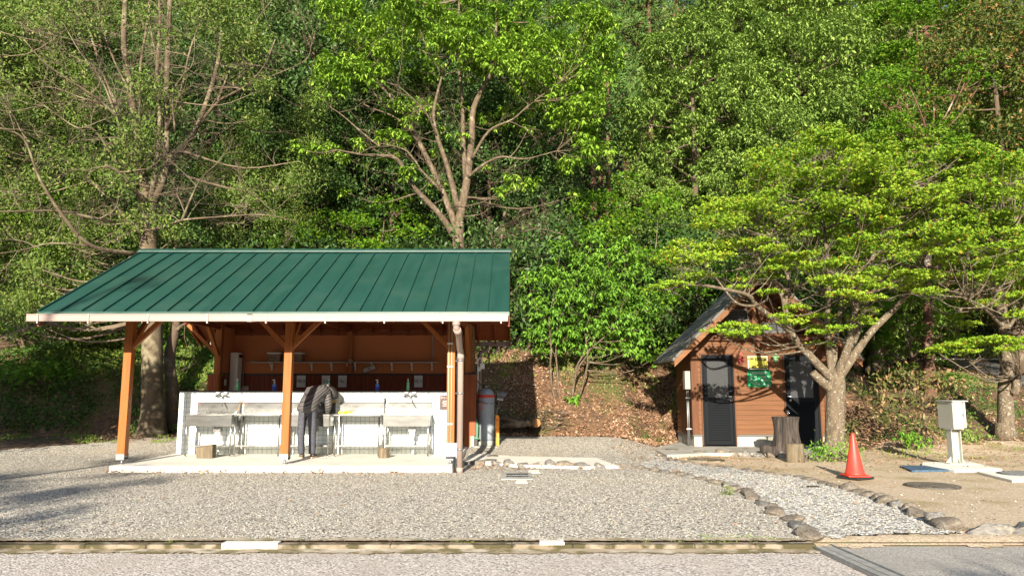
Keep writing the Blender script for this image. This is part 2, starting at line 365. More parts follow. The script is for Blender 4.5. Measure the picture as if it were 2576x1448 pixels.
ys = np.concatenate([np.linspace(-60, 7.45, 32), [7.5, 7.55, 7.6, 7.65, 7.7, 7.75, 7.8], np.linspace(8, 18, 20)[:-1], np.linspace(18, 28, 84), np.linspace(28, 130, 70)[1:]])
def grid(name, xs, ys, zoff, m, mask=None, hfun=H, kind='structure'):
    X, Y = np.meshgrid(xs, ys)
    Z = hfun(X, Y)+zoff
    V = np.stack([X.ravel(), Y.ravel(), Z.ravel()], 1)
    nx, ny = len(xs), len(ys)
    I, J = np.meshgrid(np.arange(nx-1), np.arange(ny-1))
    a = (J*nx+I).ravel(); F = np.stack([a, a+1, a+nx+1, a+nx], 1)
    if mask is not None:
        cx = (X[:-1, :-1]+X[1:, 1:]).ravel()/2; cy = (Y[:-1, :-1]+Y[1:, 1:]).ravel()/2
        F = F[mask(cx, cy)]
        used, inv = np.unique(F, return_inverse=True); V = V[used]; F = inv.reshape(F.shape)
    o = link_mesh(name, np_mesh(name, V, F), m, smooth=True)
    if kind: o['kind'] = kind
    return o
def Hbase(x, y):
    return H(x, y)-0.14*(1-sstep(7.5, 7.7, y))+14*(1-sstep(-48, -20, y))  # includes an unseen rise behind the camera, added to block low sky glow
grid('forest_floor', xs, ys, -0.02, M['litterground'], hfun=Hbase)

def inpoly(px, py, poly):
    inside = np.zeros(px.shape, bool); n = len(poly); j = n-1
    for i in range(n):
        xi, yi = poly[i]; xj, yj = poly[j]
        c = ((yi > py) != (yj > py)) & (px < (xj-xi)*(py-yi)/(yj-yi+1e-12)+xi)
        inside ^= c; j = i
    return inside
# lines of border stones, from the picture
left_line = [G(*p) for p in [(1600, 1176), (1700, 1193), (1770, 1206), (1830, 1222), (1885, 1247), (1935, 1275), (1975, 1303), (2015, 1334), (2035, 1348)]]
right_line = [G(*p) for p in [(1640, 1140), (1700, 1160), (1790, 1172), (1900, 1186), (2020, 1202), (2110, 1226), (2190, 1248), (2250, 1272), (2310, 1297), (2370, 1326), (2440, 1340), (2590, 1338)]]
path_poly = [(p.x, p.y) for p in left_line]+[(p.x, p.y) for p in right_line[::-1]]
KY = 7.68   # kerb line
lot_poly = [(-22, KY-.5), (left_line[-1].x, KY-.5)]+[(p.x, p.y) for p in left_line[::-1]]+[(2.9, 15.2), (3.6, 17.4), (3.8, 19.0), (3.3, 20.0), (1.5, 20.25), (-3, 20.3), (-9.6, 20.0), (-10.6, 18.9), (-14, 17.2), (-22, 15.5)]
def wob(f, amp=0.12):
    return lambda x, y: f(x+amp*vnoise(x, y, 3.1, 2), y+amp*vnoise(x, y, 2.7, 5))
gx = np.arange(-22, 6.8, 0.075); gy = np.arange(KY-.01, 21.2, 0.075)
grid('gravel_lot', gx, gy, 0.004, M['gravel'], lambda x, y: wob(lambda a, b: inpoly(a, b, lot_poly))(x, y) & (y > KY+.02))
Hramp = lambda x, y: H(x, y)-0.040*(1-sstep(7.5, 7.95, y))
gx = np.arange(2.0, 8.5, 0.06); gy = np.arange(7.45, 17.5, 0.06)
grid('gravel_path', gx, gy, 0.008, M['gravelp'], wob(lambda x, y: inpoly(x, y, path_poly+[]) , 0.13), hfun=Hramp)
dirt_poly = [(3.0, 7.58), (4.5, 7.62), (16, 7.62), (17, 19.0), (9.6, 19.6), (9.0, 18.9), (4.4, 18.6), (3.3, 16.0), (4.5, 13.0)]
gx = np.arange(2.9, 17, 0.06); gy = np.arange(7.4, 19.8, 0.06)
grid('bare_ground', gx, gy, 0.0, M['dirt'], wob(lambda x, y: inpoly(x, y, dirt_poly) & ~inpoly(x, y, [(p[0], p[1]) for p in path_poly]), 0.1), hfun=Hramp)
# road, gutter, kerb, side apron, drain
RZ = -0.06
def sheet(name, pts, z, m, parent=None):
    me = bpy.data.meshes.new(name); me.from_pydata([(x, y, z) for x, y in pts], [], [tuple(range(len(pts)))])
    o = link_mesh(name, me, m, parent); o['kind'] = 'structure'; return o
gA = G(2015, 1368, RZ); gB = G(2190, 1450, RZ)      # left edge of the grating
gd = (gB-gA); gd.normalize(); gA2 = gA-gd*0.0; gE = gA+gd*6
gn = Vector((-gd.y, gd.x, 0)); gn = -gn if gn.x < 0 else gn
GW = 0.24
gk = gd.x/abs(gd.y)
b0 = gA+gn*GW
def sheets(name, quads_, z, m):
    me = bpy.data.meshes.new(name); me.from_pydata([(x, y, z) for q in quads_ for x, y in q], [], [tuple(range(4*i, 4*i+4)) for i in range(len(quads_))])
    o = link_mesh(name, me, m); o['kind'] = 'structure'; return o
xe = gA.x+gk*(gA.y-3.0)
sheets('road', [[(-40, -20), (xe, -20), (xe, 3.0), (-40, 3.0)], [(-40, 3.0), (xe, 3.0), (gA.x, gA.y), (-40, gA.y)], [(-40, gA.y), (gA.x, gA.y), (gA.x, 7.60), (-40, 7.60)]], RZ, M['road'])
xf = b0.x+gk*(b0.y-3.0)
sheets('side_road', [[(xf, -20), (40, -20), (40, 3.0), (xf, 3.0)], [(xf, 3.0), (40, 3.0), (40, b0.y), (b0.x, b0.y)], [(b0.x, b0.y), (40, b0.y), (40, 7.7), (b0.x, 7.7)]], RZ+0.015, M['apron'])
k = MB()
xk = -24.0
random.seed(5)
while xk < left_line[-1].x-0.15:
    L_ = random.choice((0.6, 0.6, 1.2, 1.2))
    k.box(xk+0.001, min(xk+L_, left_line[-1].x)-0.001, KY-0.13+random.uniform(-.006, .006), KY+0.0, RZ-0.05, -0.008+random.uniform(-.006, .004)); xk += L_
ko = k.build('kerb', M['kerb'], bevel=0.012); ko['kind'] = 'structure'
gx = np.arange(-24, gA.x+0.1, 0.035); gy = np.arange(7.1, KY-0.11, 0.025)
grid('gutter', gx, gy, RZ+0.012, M['moss'], lambda x, y: (y > 7.36+0.05*vnoise(x, y, 2.3, 4)+0.03*vnoise(x, y, 9, 1)) & (x < gA.x+(y-7.0)*.3), hfun=lambda x, y: 0*x+0.004*vnoise(x, y, 6, 2))
gy = np.arange(KY-0.14, KY+0.22, 0.02)
grid('kerb_soil', gx, gy, 0.012, M['edge'], lambda x, y: (y > KY-0.02-0.06*np.clip(vnoise(x, y*0, 1.9, 2)+.2*vnoise(x, y, 14, 3), 0, 1)) & (y < KY+0.07+0.09*vnoise(x, y, 2.9, 6)), hfun=lambda x, y: 0*x+0.006*vnoise(x, y, 9, 2))
# white painted kerb pieces
wk = thing('kerb_marking', 'long white painted block set in the kerb below the pavilion', 'kerb block', (G(640, 1358).x, KY-0.07, -0.005))
a = G(572, 1358).x; b = G(710, 1358).x
lay(a, b, KY-0.138, KY-0.01, RZ-0.03, 0.004).build('painted_face', M['whitep'], wk, bevel=0.006)
wk = thing('kerb_marking', 'short white painted block set in the kerb right of the longer one', 'kerb block', (G(1385, 1355).x, KY-0.07, -0.005))
a = G(1355, 1352).x; b = G(1415, 1352).x
lay(a, b, KY-0.13, KY+0.06, RZ-0.03, 0.012).build('painted_face', M['whitep'], wk, bevel=0.006)
# upper road behind on the right
ux = np.arange(13.5, 40, 0.22); uy = np.arange(22.5, 33.6, 0.22)
uroad = [(15.7, 22.6), (16.4, 23.9), (18.3, 29.3), (18.4, 32.3), (14.0, 32.9), (14.0, 33.5), (40, 33.5), (40, 22.6)]
grid('upper_road', ux, uy, 0.05, M['upperroad'], lambda x, y: inpoly(x, y, uroad))
e = MB()
for i in range(60):
    x0 = 13.0+i*0.5; z0 = float(H(x0, 33.6)); z1 = float(H(x0+.5, 33.6))
    e.hexa([(x0, 33.52, z0-.1), (x0+.5, 33.52, z1-.1), (x0+.5, 33.7, z1-.1), (x0, 33.7, z0-.1)], [(x0, 33.52, z0+.16), (x0+.5, 33.52, z1+.16), (x0+.5, 33.7, z1+.16), (x0, 33.7, z0+.16)])
eo = e.build('upper_road_kerb', M['conc']); eo['kind'] = 'structure'
# grating
gr = thing('drain_grating', 'grey steel drain grating crossing the road at lower right', 'drain grating', (gA.x, gA.y, RZ))
m = MB()
for s_ in (0.012, GW-0.012):
    m.beam(gA+gn*s_+Vector((0, 0, .018)), gE+gn*s_+Vector((0, 0, .018)), 0.024, 0.03)
i = 0.02
while i < 5.0:
    p = gA+gd*i+Vector((0, 0, .016)); m.beam(p+gn*0.02, p+gn*(GW-0.02), 0.012, 0.02); i += 0.032
m.beam(gA+gn*GW/2+Vector((0, 0, .016)), gE+gn*GW/2+Vector((0, 0, .016)), 0.014, 0.019)
m.build('grating', M['galv'], gr)
m = MB(); m.beam(gA+gn*GW/2+Vector((0, 0, -.03)), gE+gn*GW/2+Vector((0, 0, -.03)), GW-0.01, 0.02); m.build('channel', M['black'], gr)

# ------------------------------------------------------------------ lettering
def text(body, size, loc, m, parent, name='lettering', rot=(R(90), 0, 0), fit=None, thick=0.001):
    c = bpy.data.curves.new('txt', 'FONT'); c.body = body; c.size = size; c.align_x = 'CENTER'; c.align_y = 'CENTER'; c.extrude = thick
    o = bpy.data.objects.new('txt', c); C.objects.link(o)
    bpy.context.view_layer.update()
    me = bpy.data.meshes.new_from_object(o.evaluated_get(bpy.context.evaluated_depsgraph_get()))
    bpy.data.objects.remove(o)
    if fit and len(me.vertices):
        xs_ = [v.co.x for v in me.vertices]; s_ = fit/(max(xs_)-min(xs_)); me.transform(Matrix.Diagonal((s_, 1, 1, 1)))
    from mathutils import Euler
    me.transform(Matrix.Translation(loc) @ Euler(rot).to_matrix().to_4x4())
    me.materials.clear(); me.name = name
    return link_mesh(name, me, m, parent, True)
M['ink'] = material('black_ink', (0.015, 0.015, 0.015), 0.6)
M['wink'] = material('white_ink', (0.62, 0.64, 0.60), 0.5)
M['redink'] = material('red_ink', (0.5, 0.03, 0.02), 0.5)

# ------------------------------------------------------------------ the pavilion
PX = [-7.30, -4.25, -1.155]; FY, MY, BY, WY = 14.15, 16.3, 18.45, 19.3
SL = 0.12
EY, EZ, RY, RZT = 12.84, 2.84, 16.3, 4.56
SLOPE = (RZT-EZ)/(RY-EY); XL, XR = -8.27, -0.045
def rz_at(y): return RZT-abs(y-RY)*SLOPE
pav = thing('pavilion', 'open wooden pavilion with green metal roof over the wash-up counters', 'pavilion', (-4.2, 16.3, 0))
# roof
m = MB(); t_ = 0.05
for sg in (-1, 1):
    ye = RY+sg*(RY-EY)
    m.plate([(ye, EZ-t_), (ye, EZ), (RY, RZT), (RY, RZT-t_)], XL, XR, 'x')
roof = m.build('roof', M['roof'], pav)
m = MB(); ns = 22; un = Vector((0, -SLOPE, 1)).normalized()
for i in range(ns+1):
    x = XL+0.012+(XR-XL-0.024)*i/ns
    for sg in (-1, 1):
        ye = RY+sg*(RY-EY+0.005)
        m.beam((x, ye, EZ+0.016), (x, RY-0*sg, RZT+0.016), 0.022, 0.034)
m.build('standing_seam', M['roof'], roof)
m = MB(); m.plate([(RY-0.16, RZT-0.045), (RY-0.15, RZT-0.005), (RY, RZT+0.06), (RY+0.15, RZT-0.005), (RY+0.16, RZT-0.045), (RY, RZT+0.02)], XL-0.03, XR+0.03, 'x')
m.build('ridge_cap', M['roof'], roof)
m = MB(); m.box(XL, XR, EY-0.012, EY+0.004, EZ-0.075, EZ-0.004); m.build('eave_flashing', M['roof'], roof)
# roof underside boards and rafters
m = MB()
for sg in (-1, 1):
    ye = RY+sg*(RY-EY-0.06)
    m.plate([(ye, rz_at(ye)-0.085), (ye, rz_at(ye)-0.055), (RY, RZT-0.055), (RY, RZT-0.085)], XL+0.03, XR-0.03, 'x')
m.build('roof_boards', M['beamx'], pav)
m = MB(); x = XL+0.12
while x < XR-0.05:
    for sg in (-1, 1):
        ye = RY+sg*(RY-EY-0.07)
        m.beam((x, ye, rz_at(ye)-0.13), (x, RY, RZT-0.13), 0.05, 0.09)
    x += 0.4535
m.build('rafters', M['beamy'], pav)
for xg, nm in ((XL+0.012, 0), (XR-0.012, 1)):
    m = MB()
    for sg in (-1, 1):
        ye = RY+sg*(RY-EY-0.01)
        m.plate([(ye, rz_at(ye)-0.26), (ye, rz_at(ye)-0.056), (RY, RZT-0.056), (RY, RZT-0.26)], xg-0.014, xg+0.014, 'x')
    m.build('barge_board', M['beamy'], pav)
# gutters
def gutter(y0, y1, m_, x0=XL-0.1, x1=XR-0.03, br=True, z0=2.665):
    g = MB(); g.plate([(y0, z0+0.115), (y0+0.004, z0), (y1-0.012, z0), (y1, z0+0.115), (y1-0.008, z0+0.115), (y1-0.018, z0+0.008), (y0+0.012, z0+0.008), (y0+0.008, z0+0.115)], x0, x1, 'x')
    g.box(x0-0.003, x0+0.003, y0, y1, z0, z0+0.115); g.box(x1-0.003, x1+0.003, y0, y1, z0, z0+0.115)
    g.box(x0, x1, y0-0.008, y0+0.002, z0+0.105, z0+0.122)
    go = g.build('gutter', m_, pav)
    return go
go = gutter(12.70, 12.82, M['gutter'])
m = MB(); xj = (628-CX)/FPX*12.75; m.box(xj-0.045, xj+0.045, 12.692, 12.825, 2.657, 2.785); m.build('joint_sleeve', M['gutter'], go)
for px in (100, 227, 376.5, 525, 672, 820, 968, 1114, 1260):
    x = (px-CX)/FPX*12.80
    m = MB(); m.box(x-0.012, x+0.012, 12.684, 12.699, 2.625, 2.79); m.box(x-0.012, x+0.012, 12.69, 12.83, 2.783, 2.79); m.box(x-0.012, x+0.012, 12.699, 12.76, 2.628, 2.640)
    m.build('gutter_bracket', M['bracket'], go)
gb = gutter(19.78, 19.90, M['gutter_back'], XL+0.2, XR+0.02, z0=2.64)
# front posts, bases and braces
for i, x in enumerate(PX):
    h = 0.075
    p = lay(x-h, x+h, FY-h, FY+h, 0.27, 3.12).build('post', M['post'], pav, bevel=0.008)
    b = MB(); b.box(x-0.07, x+0.07, FY-0.07, FY+0.07, 0.245, 0.268); b.box(x-0.078, x+0.078, FY-0.082, FY-0.076, 0.20, 0.31); b.box(x-0.078, x+0.078, FY+0.076, FY+0.082, 0.20, 0.31)
    b.box(x-0.078, x+0.078, FY-0.076, FY+0.076, 0.20, 0.21)
    b.tube([(x, FY, 0.10), (x, FY, 0.21)], 0.024, 10); b.tube([(x, FY, 0.118), (x, FY, 0.130)], 0.05, 10)
    b.build('post_base', M['galv'], p)
    for sx in (-1, 1):
        if (i == 0 and sx < 0): continue
        if (i == 2 and sx > 0): continue
        MB().beam((x+sx*0.05, FY, 2.30), (x+sx*0.88, FY, 3.12), 0.085, 0.085, up=(0, 1, 0)).build('brace', M['post'], pav, bevel=0.005)
    MB().beam((x, FY+0.05, 2.32), (x, FY+0.85, 3.10), 0.085, 0.085, up=(1, 0, 0)).build('brace', M['post'], pav, bevel=0.005)
# back posts
for x in (-7.29, -1.09):
    lay(x-0.078, x+0.078, BY-0.078, BY+0.078, SL+0.002, 3.12).build('post', M['post'], pav, bevel=0.006)
    MB().beam((x, BY-0.05, 2.32), (x, BY-0.85, 3.10), 0.085, 0.085, up=(1, 0, 0)).build('brace', M['post'], pav, bevel=0.005)
    sg = -1
    if x < -4: MB().beam((x+sg*0.05, BY, 2.36), (x+sg*0.8, BY, 3.10), 0.085, 0.085, up=(0, 1, 0)).build('brace', M['post'], pav, bevel=0.005)
lay(-4.27, -4.13, WY-0.12, WY-0.004, 1.93, 3.05).build('post', M['post'], pav, bevel=0.005)
# beams
m = MB(); m.box(-8.18, -0.16, FY-0.06, FY+0.06, 3.12, 3.30); m.box(-8.18, -0.16, BY-0.06, BY+0.06, 3.12, 3.30)
m.box(-8.18, -0.16, RY-0.06, RY+0.06, 4.16, 4.34); m.box(-7.2, -1.2, WY-0.1, WY-0.006, 2.90, 3.04)
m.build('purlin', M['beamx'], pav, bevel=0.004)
for x in (-7.30, -4.25, -1.13):
    m = MB(); m.box(x-0.06, x+0.06, FY-0.35, BY+0.9, 2.98, 3.115) if x != -4.25 else m.box(x-0.06, x+0.06, FY+0.08, WY-0.1, 2.98, 3.115)
    m.box(x-0.055, x+0.055, RY-0.055, RY+0.055, 3.116, 4.155)
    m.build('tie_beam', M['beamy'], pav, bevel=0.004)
# back wall with wings
m = MB(); m.box(-7.215, -1.165, WY, WY+0.09, 1.90, 3.06)
m.box(-7.345, -7.215, BY+0.08, WY+0.09, 1.90, 3.06); m.box(-1.165, -1.03, BY+0.08, WY+0.09, 1.90, 3.06)
m.build('upper_wall_panel', M['ply'], pav)
def boards(mb, x0, x1, y, z0, z1, w_=0.13, thick=0.02, axis='x'):
    n = max(1, round((x1-x0)/w_)); s_ = (x1-x0)/n
    for i in range(n):
        a, b = x0+i*s_+0.003, x0+(i+1)*s_-0.003
        if axis == 'x': mb.box(a, b, y, y+thick, z0, z1)
        else: mb.box(y, y+thick, a, b, z0, z1)
m = MB(); m.box(-7.19, -1.19, WY+0.003, WY+0.085, SL, 1.87); boards(m, -7.19, -1.19, WY-0.017, SL, 1.86)
boards(m, BY+0.08, WY-0.02, -7.212, SL, 1.86, axis='y'); boards(m, BY+0.08, WY-0.02, -1.19, SL, 1.86, axis='y')
m.build('wainscot', M['clad'], pav)
for x0, x1 in ((-7.50, -7.215), (-1.165, -0.885)):
    m = MB(); z0 = 0.39
    if x0 < -4:
        boards(m, x0, -7.375, BY-0.10, z0, 1.86); boards(m, BY-0.08, WY+0.1, x0, z0, 1.86, axis='y')
        m.box(-7.48, -7.235, BY+0.082, WY+0.08, z0+0.005, 1.855)
        m.box(-7.37, -7.24, BY-0.098, BY-0.08, z0, 1.86)
    else:
        boards(m, -1.185, x1, BY-0.10, z0, 1.86); boards(m, BY-0.08, WY+0.1, x1-0.022, z0, 1.86, axis='y')
        m.box(-1.16, -0.91, BY+0.082, WY+0.08, z0+0.005, 1.855)
    m.build('outer_cladding', M['cladout'], pav)
m = MB(); m.box(-7.19, -1.19, WY-0.03, WY-0.002, 1.862, 1.905)
m.box(-7.52, -7.372, BY-0.12, BY-0.083, 1.862, 1.895); m.box(-1.19, -0.87, BY-0.125, BY-0.083, 1.862, 1.895); m.box(-0.905, -0.875, BY-0.08, WY+0.1, 1.862, 1.895)
m.box(-7.212, -7.19, BY+0.082, WY-0.035, 1.862, 1.905)
m.build('wall_trim', M['black'], pav)
lay(-1.17, -0.93, BY-0.07, WY+0.08, 0.02, 0.386).build('wall_footing', M['concg'], pav); lay(-7.47, -7.22, BY+0.082, WY+0.08, 0.02, 0.386).build('wall_footing', M['concg'], pav)
m = MB(); m.box(-1.010, -0.955, BY-0.05, BY-0.03, 1.92, 3.08); m.box(-1.008, -0.955, BY-0.03, WY, 1.92, 3.08); m.build('side_panel', M['fascia'], pav)
# slab
m = MB(); m.hexa([(-7.36, 13.8, -0.05), (-1.08, 13.8, -0.05), (-1.08, 19.5, -0.05), (-7.36, 19.5, -0.05)], [(-7.345, 13.815, SL), (-1.095, 13.815, SL), (-1.095, 19.5, SL), (-7.345, 19.5, SL)])
m.build('floor_slab', M['conc'], pav, bevel=0.012)
# downpipes
X_dp = -0.95
xo = (1146.5-CX)/FPX*12.7
m = MB(); m.tube([(xo, 12.76, 2.66), (xo, 12.76, 2.60), (xo, 12.765, 2.56), (xo+0.01, 12.80, 2.53), (xo+0.03, 12.90, 2.47), (X_dp-0.01, 13.62, 2.23), (X_dp, 13.72, 2.19), (X_dp, 13.75, 2.12), (X_dp, 13.75, 0.02)], 0.056, 14)
m.tube([(xo, 12.76, 2.66), (xo, 12.76, 2.59)], 0.068, 14); m.tube([(xo+0.008, 12.79, 2.535), (xo+0.03, 12.89, 2.47)], 0.068, 14); m.tube([(X_dp, 13.75, 2.16), (X_dp, 13.75, 2.05)], 0.064, 14)
m.tube([(X_dp, 13.75, 0.0), (X_dp, 13.75, 0.10)], 0.062, 14)
dp = m.build('downpipe', M['pipe'], pav)
for z in (2.03, 1.43, 0.42):
    m = MB(); m.tube([(X_dp, 13.75, z-.014), (X_dp, 13.75, z+.014)], 0.064, 14); m.beam((X_dp, 13.75, z), (-1.08, 14.06, z), 0.02, 0.024); m.build('pipe_clamp', M['galv'], dp)
m = MB(); xb = (1208-CX)/FPX*19.6
m.tube([(xb+0.17, 19.82, 2.66), (xb+0.17, 19.82, 2.55), (xb+0.10, 19.75, 2.50), (xb, 19.72, 2.47), (xb-0.02, 19.7, 2.38), (xb-0.02, 19.7, 0.2)], 0.055, 12)
m.build('downpipe', M['gutter_back'], pav)
# conduits, junction box on the right front post
m = MB()
for px, s_ in ((1127.5, 0), (1134.8, 1)):
    x = (px-CX)/FPX*13.9
    m.tube([(x, FY-0.088, 3.1), (x, FY-0.088, 0.5)], 0.0125, 8)
cd = m.build('conduit', M['ivory'], pav)
for z in (2.36, 1.93, 0.86):
    x = (1131-CX)/FPX*13.9
    lay(x-0.055, x+0.055, FY-0.106, FY-0.098, z-0.012, z+0.012).build('conduit_clip', M['whitep'], cd)
x0, x1 = (1119-CX)/FPX*13.8, (1150-CX)/FPX*13.8
zt = at(1130, 1113.6, 14.0).z; zb = at(1130, 1146, 14.0).z
jb = thing('junction_box', 'white plastic electrical box at the foot of the right front post', 'electrical box', ((x0+x1)/2, 14.0, zb))
m = MB(); m.box(x0, x1, 13.93, 14.066, zb, zt); m.build('housing', M['whitep'], jb, bevel=0.01)
m = MB(); m.box(x0-0.006, x1+0.006, 13.912, 13.927, zb-0.004, zt+0.006); m.build('cover', M['whitep'], jb, bevel=0.005)
pts = [(x1-0.04, 13.97, zb+0.01), (x1-0.045, 13.95, zb-0.1), (x1-0.045, 13.80, zb-0.2), (x1-0.04, 13.74, zb-0.28), (x1+0.02, 13.68, 0.0)]
m = MB(); rr = []
P2 = []
for i in range(len(pts)-1):
    for j in range(14):
        P2.append(Vector(pts[i]).lerp(Vector(pts[i+1]), j/14)); rr.append(0.021 if (len(rr) % 2) else 0.026)
m.tube(P2, rr, 10, smooth=False); m.build('flexible_conduit', M['rubber'], jb)
m = MB(); xc = (1146.5-CX)/FPX*14.0; m.tube([(xc-0.0, 14.25, 3.1), (xc, 14.25, 0.5)], 0.008, 6); m.tube([(-1.06, 14.3, 1.42), (-1.05, 14.3, 0.5)], 0.012, 6); m.build('black_cable', M['rubber'], pav)

# ------------------------------------------------------------------ tiled wall with taps
TW = thing('tiled_wall', 'white tiled wash-up wall with black ledge under the green roof', 'tiled wall', (-4.25, 16.36, SL))
TX0, TX1, TY0, TY1 = -7.25, -1.26, 16.3, 16.52
lay(TX0, TX1, TY0, TY1, SL, 1.445).build('tiles', M['tile'], TW)
lay(TX0-0.01, TX1+0.01, TY0-0.02, TY1+0.02, 1.447, 1.475).build('ledge', M['black'], TW, bevel=0.004)
def faucet(x, z=1.37):
    m = MB(); y = TY0
    m.tube([(x-0.12, y-0.06, z), (x+0.12, y-0.06, z)], 0.020, 10)
    for s_ in (-1, 1):
        m.tube([(x+s_*0.09, y-0.002, z), (x+s_*0.09, y-0.06, z)], 0.026, 10)
        m.tube([(x+s_*0.12, y-0.06, z-0.03), (x+s_*0.12, y-0.06, z+0.04)], 0.018, 10)
        m.tube([(x+s_*0.13, y-0.06, z), (x+s_*0.15, y-0.06, z)], 0.024, 10)
    m.tube([(x, y-0.06, z-0.01), (x, y-0.06, z-0.05)], 0.022, 10)
    f = m.build('faucet', M['chrome'], TW)
    MB().tube([(x+0.01, y-0.065, z-0.045), (x+0.03, y-0.12, z-0.06), (x+0.06, y-0.20, z-0.13), (x+0.10, y-0.26, z-0.19), (x+0.105, y-0.265, z-0.22)], 0.011, 8).build('spout', M['chrome'], f)
    for s_ in (-1, 1):
        m = MB(); m.tube([(x+s_*0.085, y-0.06, z+0.035), (x+s_*0.085, y-0.06, z+0.06)], [0.03, 0.034], 10); m.box(x+s_*0.085-0.035, x+s_*0.085+0.035, y-0.09, y-0.03, z+0.055, z+0.075)
        m.build('handle', M['whitep'], f)
for px in (557, 1031.5): faucet((px-CX)/FPX*16.05)
faucet((800-CX)/FPX*16.05)
x = (606-CX)/FPX*16.1
m = MB(); m.box(x-0.06, x+0.06, TY0-0.03, TY0-0.001, 1.20, 1.27); m.build('tap_bracket', M['steel'], TW)
x = (1065-CX)/FPX*16.1+0.06
m = MB(); m.beam((x-0.06, TY0-0.012, 1.225), (x+0.06, TY0-0.012, 1.245), 0.02, 0.05); m.build('soap_dish', M['galv'], TW)

# ------------------------------------------------------------------ steel sinks and tables
UZ = 0.985
def unit(kind, label, x0, idx):
    W_ = 0.985; x1 = x0+W_; y0, y1 = 15.70, 16.27
    t = thing('steel_sink' if kind == 's' else 'steel_worktable', label, 'sink' if kind == 's' else 'work table', ((x0+x1)/2, (y0+y1)/2, SL))
    m = MB()
    if kind == 's':
        bx0, bx1, by0, by1 = x0+0.10, x1-0.10, y0+0.07, y1-0.09
        m.box(x0, x1, y0, by0, UZ-0.03, UZ); m.box(x0, x1, by1, y1, UZ-0.03, UZ); m.box(x0, bx0, by0, by1, UZ-0.03, UZ); m.box(bx1, x1, by0, by1, UZ-0.03, UZ)
        m.build('rim', M['steel'], t, bevel=0.004)
        zb = 0.735
        m = MB(); m.box(x0+0.015, x1-0.015, y0+0.012, y0+0.020, zb, UZ-0.032); m.box(x0+0.015, x0+0.023, y0+0.02, y1-0.02, zb, UZ-0.032); m.box(x1-0.023, x1-0.015, y0+0.02, y1-0.02, zb, UZ-0.032)
        m.build('apron_panel', M['steelm'], t)
        m = MB(); m.box(bx0, bx1, by0, by1, zb+0.01, zb+0.02); m.box(bx0, bx0+0.008, by0, by1, zb+0.02, UZ-0.031); m.box(bx1-0.008, bx1, by0, by1, zb+0.02, UZ-0.031); m.box(bx0, bx1, by0, by0+0.008, zb+0.021, UZ-0.031); m.box(bx0, bx1, by1-0.008, by1, zb+0.021, UZ-0.031)
        m.build('basin', M['steelm'], t)
        xc = (x0+x1)/2+0.10; yc = (y0+y1)/2
        m = MB(); m.box(xc-0.075, xc+0.075, yc-0.07, yc+0.07, 0.62, zb-0.002); m.build('drain_cup', M['steel'], t)
        m = MB(); m.lathe([(0.055, 0), (0.062, 0.01), (0.062, 0.09), (0.045, 0.11)], (xc, yc, 0.51), 16); m.lathe([(0.035, 0), (0.035, 0.05)], (xc, yc, 0.465), 12)
        tp = m.build('drain_trap', M['whitep'], t)
        MB().tube([(xc, yc, 0.47), (xc+0.01, yc+0.02, 0.38), (xc+0.03, yc+0.05, 0.30), (xc+0.02, yc+0.03, 0.22), (xc-0.01, yc+0.05, SL)], 0.018, 8).build('drain_hose', M['whitep'], tp)
    else:
        m.box(x0, x1, y0, y1, UZ-0.035, UZ); m.build('table_top', M['steel'], t, bevel=0.005)
    m = MB(); m.box(x0+0.01, x1-0.01, y1-0.02, y1, UZ+0.001, UZ+0.235); m.box(x0+0.01, x1-0.01, y1-0.045, y1-0.021, UZ+0.225, UZ+0.237); m.build('backsplash', M['steelm'], t, bevel=0.003)
    if idx < 2:
        m = MB(); m.box(x0+0.03, x0+0.065, y1-0.024, y1-0.0205, UZ+0.20, UZ+0.215); m.build('sticker', M['redink'], t)
    for lx in (x0+0.03, x1-0.03):
        for ly in (y0+0.04, y1-0.04):
            m = MB(); m.tube([(lx, ly, SL+0.025), (lx, ly, UZ-0.036)], 0.019, 10); m.lathe([(0.024, 0), (0.024, 0.012), (0.012, 0.02), (0.012, 0.03)], (lx, ly, SL+0.001), 10)
            m.build('leg', M['steel'], t)
    m = MB(); m.box(x0+0.03, x1-0.03, y0+0.035, y1-0.035, 0.335, 0.347); m.box(x0+0.03, x1-0.03, y0+0.028, y0+0.034, 0.318, 0.348); m.box(x0+0.03, x1-0.03, y1-0.034, y1-0.028, 0.318, 0.348)
    m.build('lower_shelf', M['steel'], t)
    return t
unit('s', 'steel sink at the left end of the tiled wall, behind a chopped wood block', -6.84, 0)
unit('t', 'steel work table between the leftmost sink and the middle pavilion post', -5.83, 1)
unit('s', 'steel sink at which the stooping person works', -4.80, 2)
unit('t', 'steel work table with a yellow cloth on it', -3.74, 3)
unit('s', 'steel sink at the right end of the tiled wall, beside a round log', -2.71, 4)
# small pipe stubs along the wall foot
m = MB()
for px in (470, 485, 660, 680, 700, 855, 870, 890, 905, 920, 975, 990, 1005, 1060, 1075):
    x = (px+0-CX)/FPX*16.1; m.tube([(x, TY0-0.02, 0.20), (x, TY0-0.001, 0.20)], 0.010, 6)
m.build('tile_studs', M['chrome'], TW)
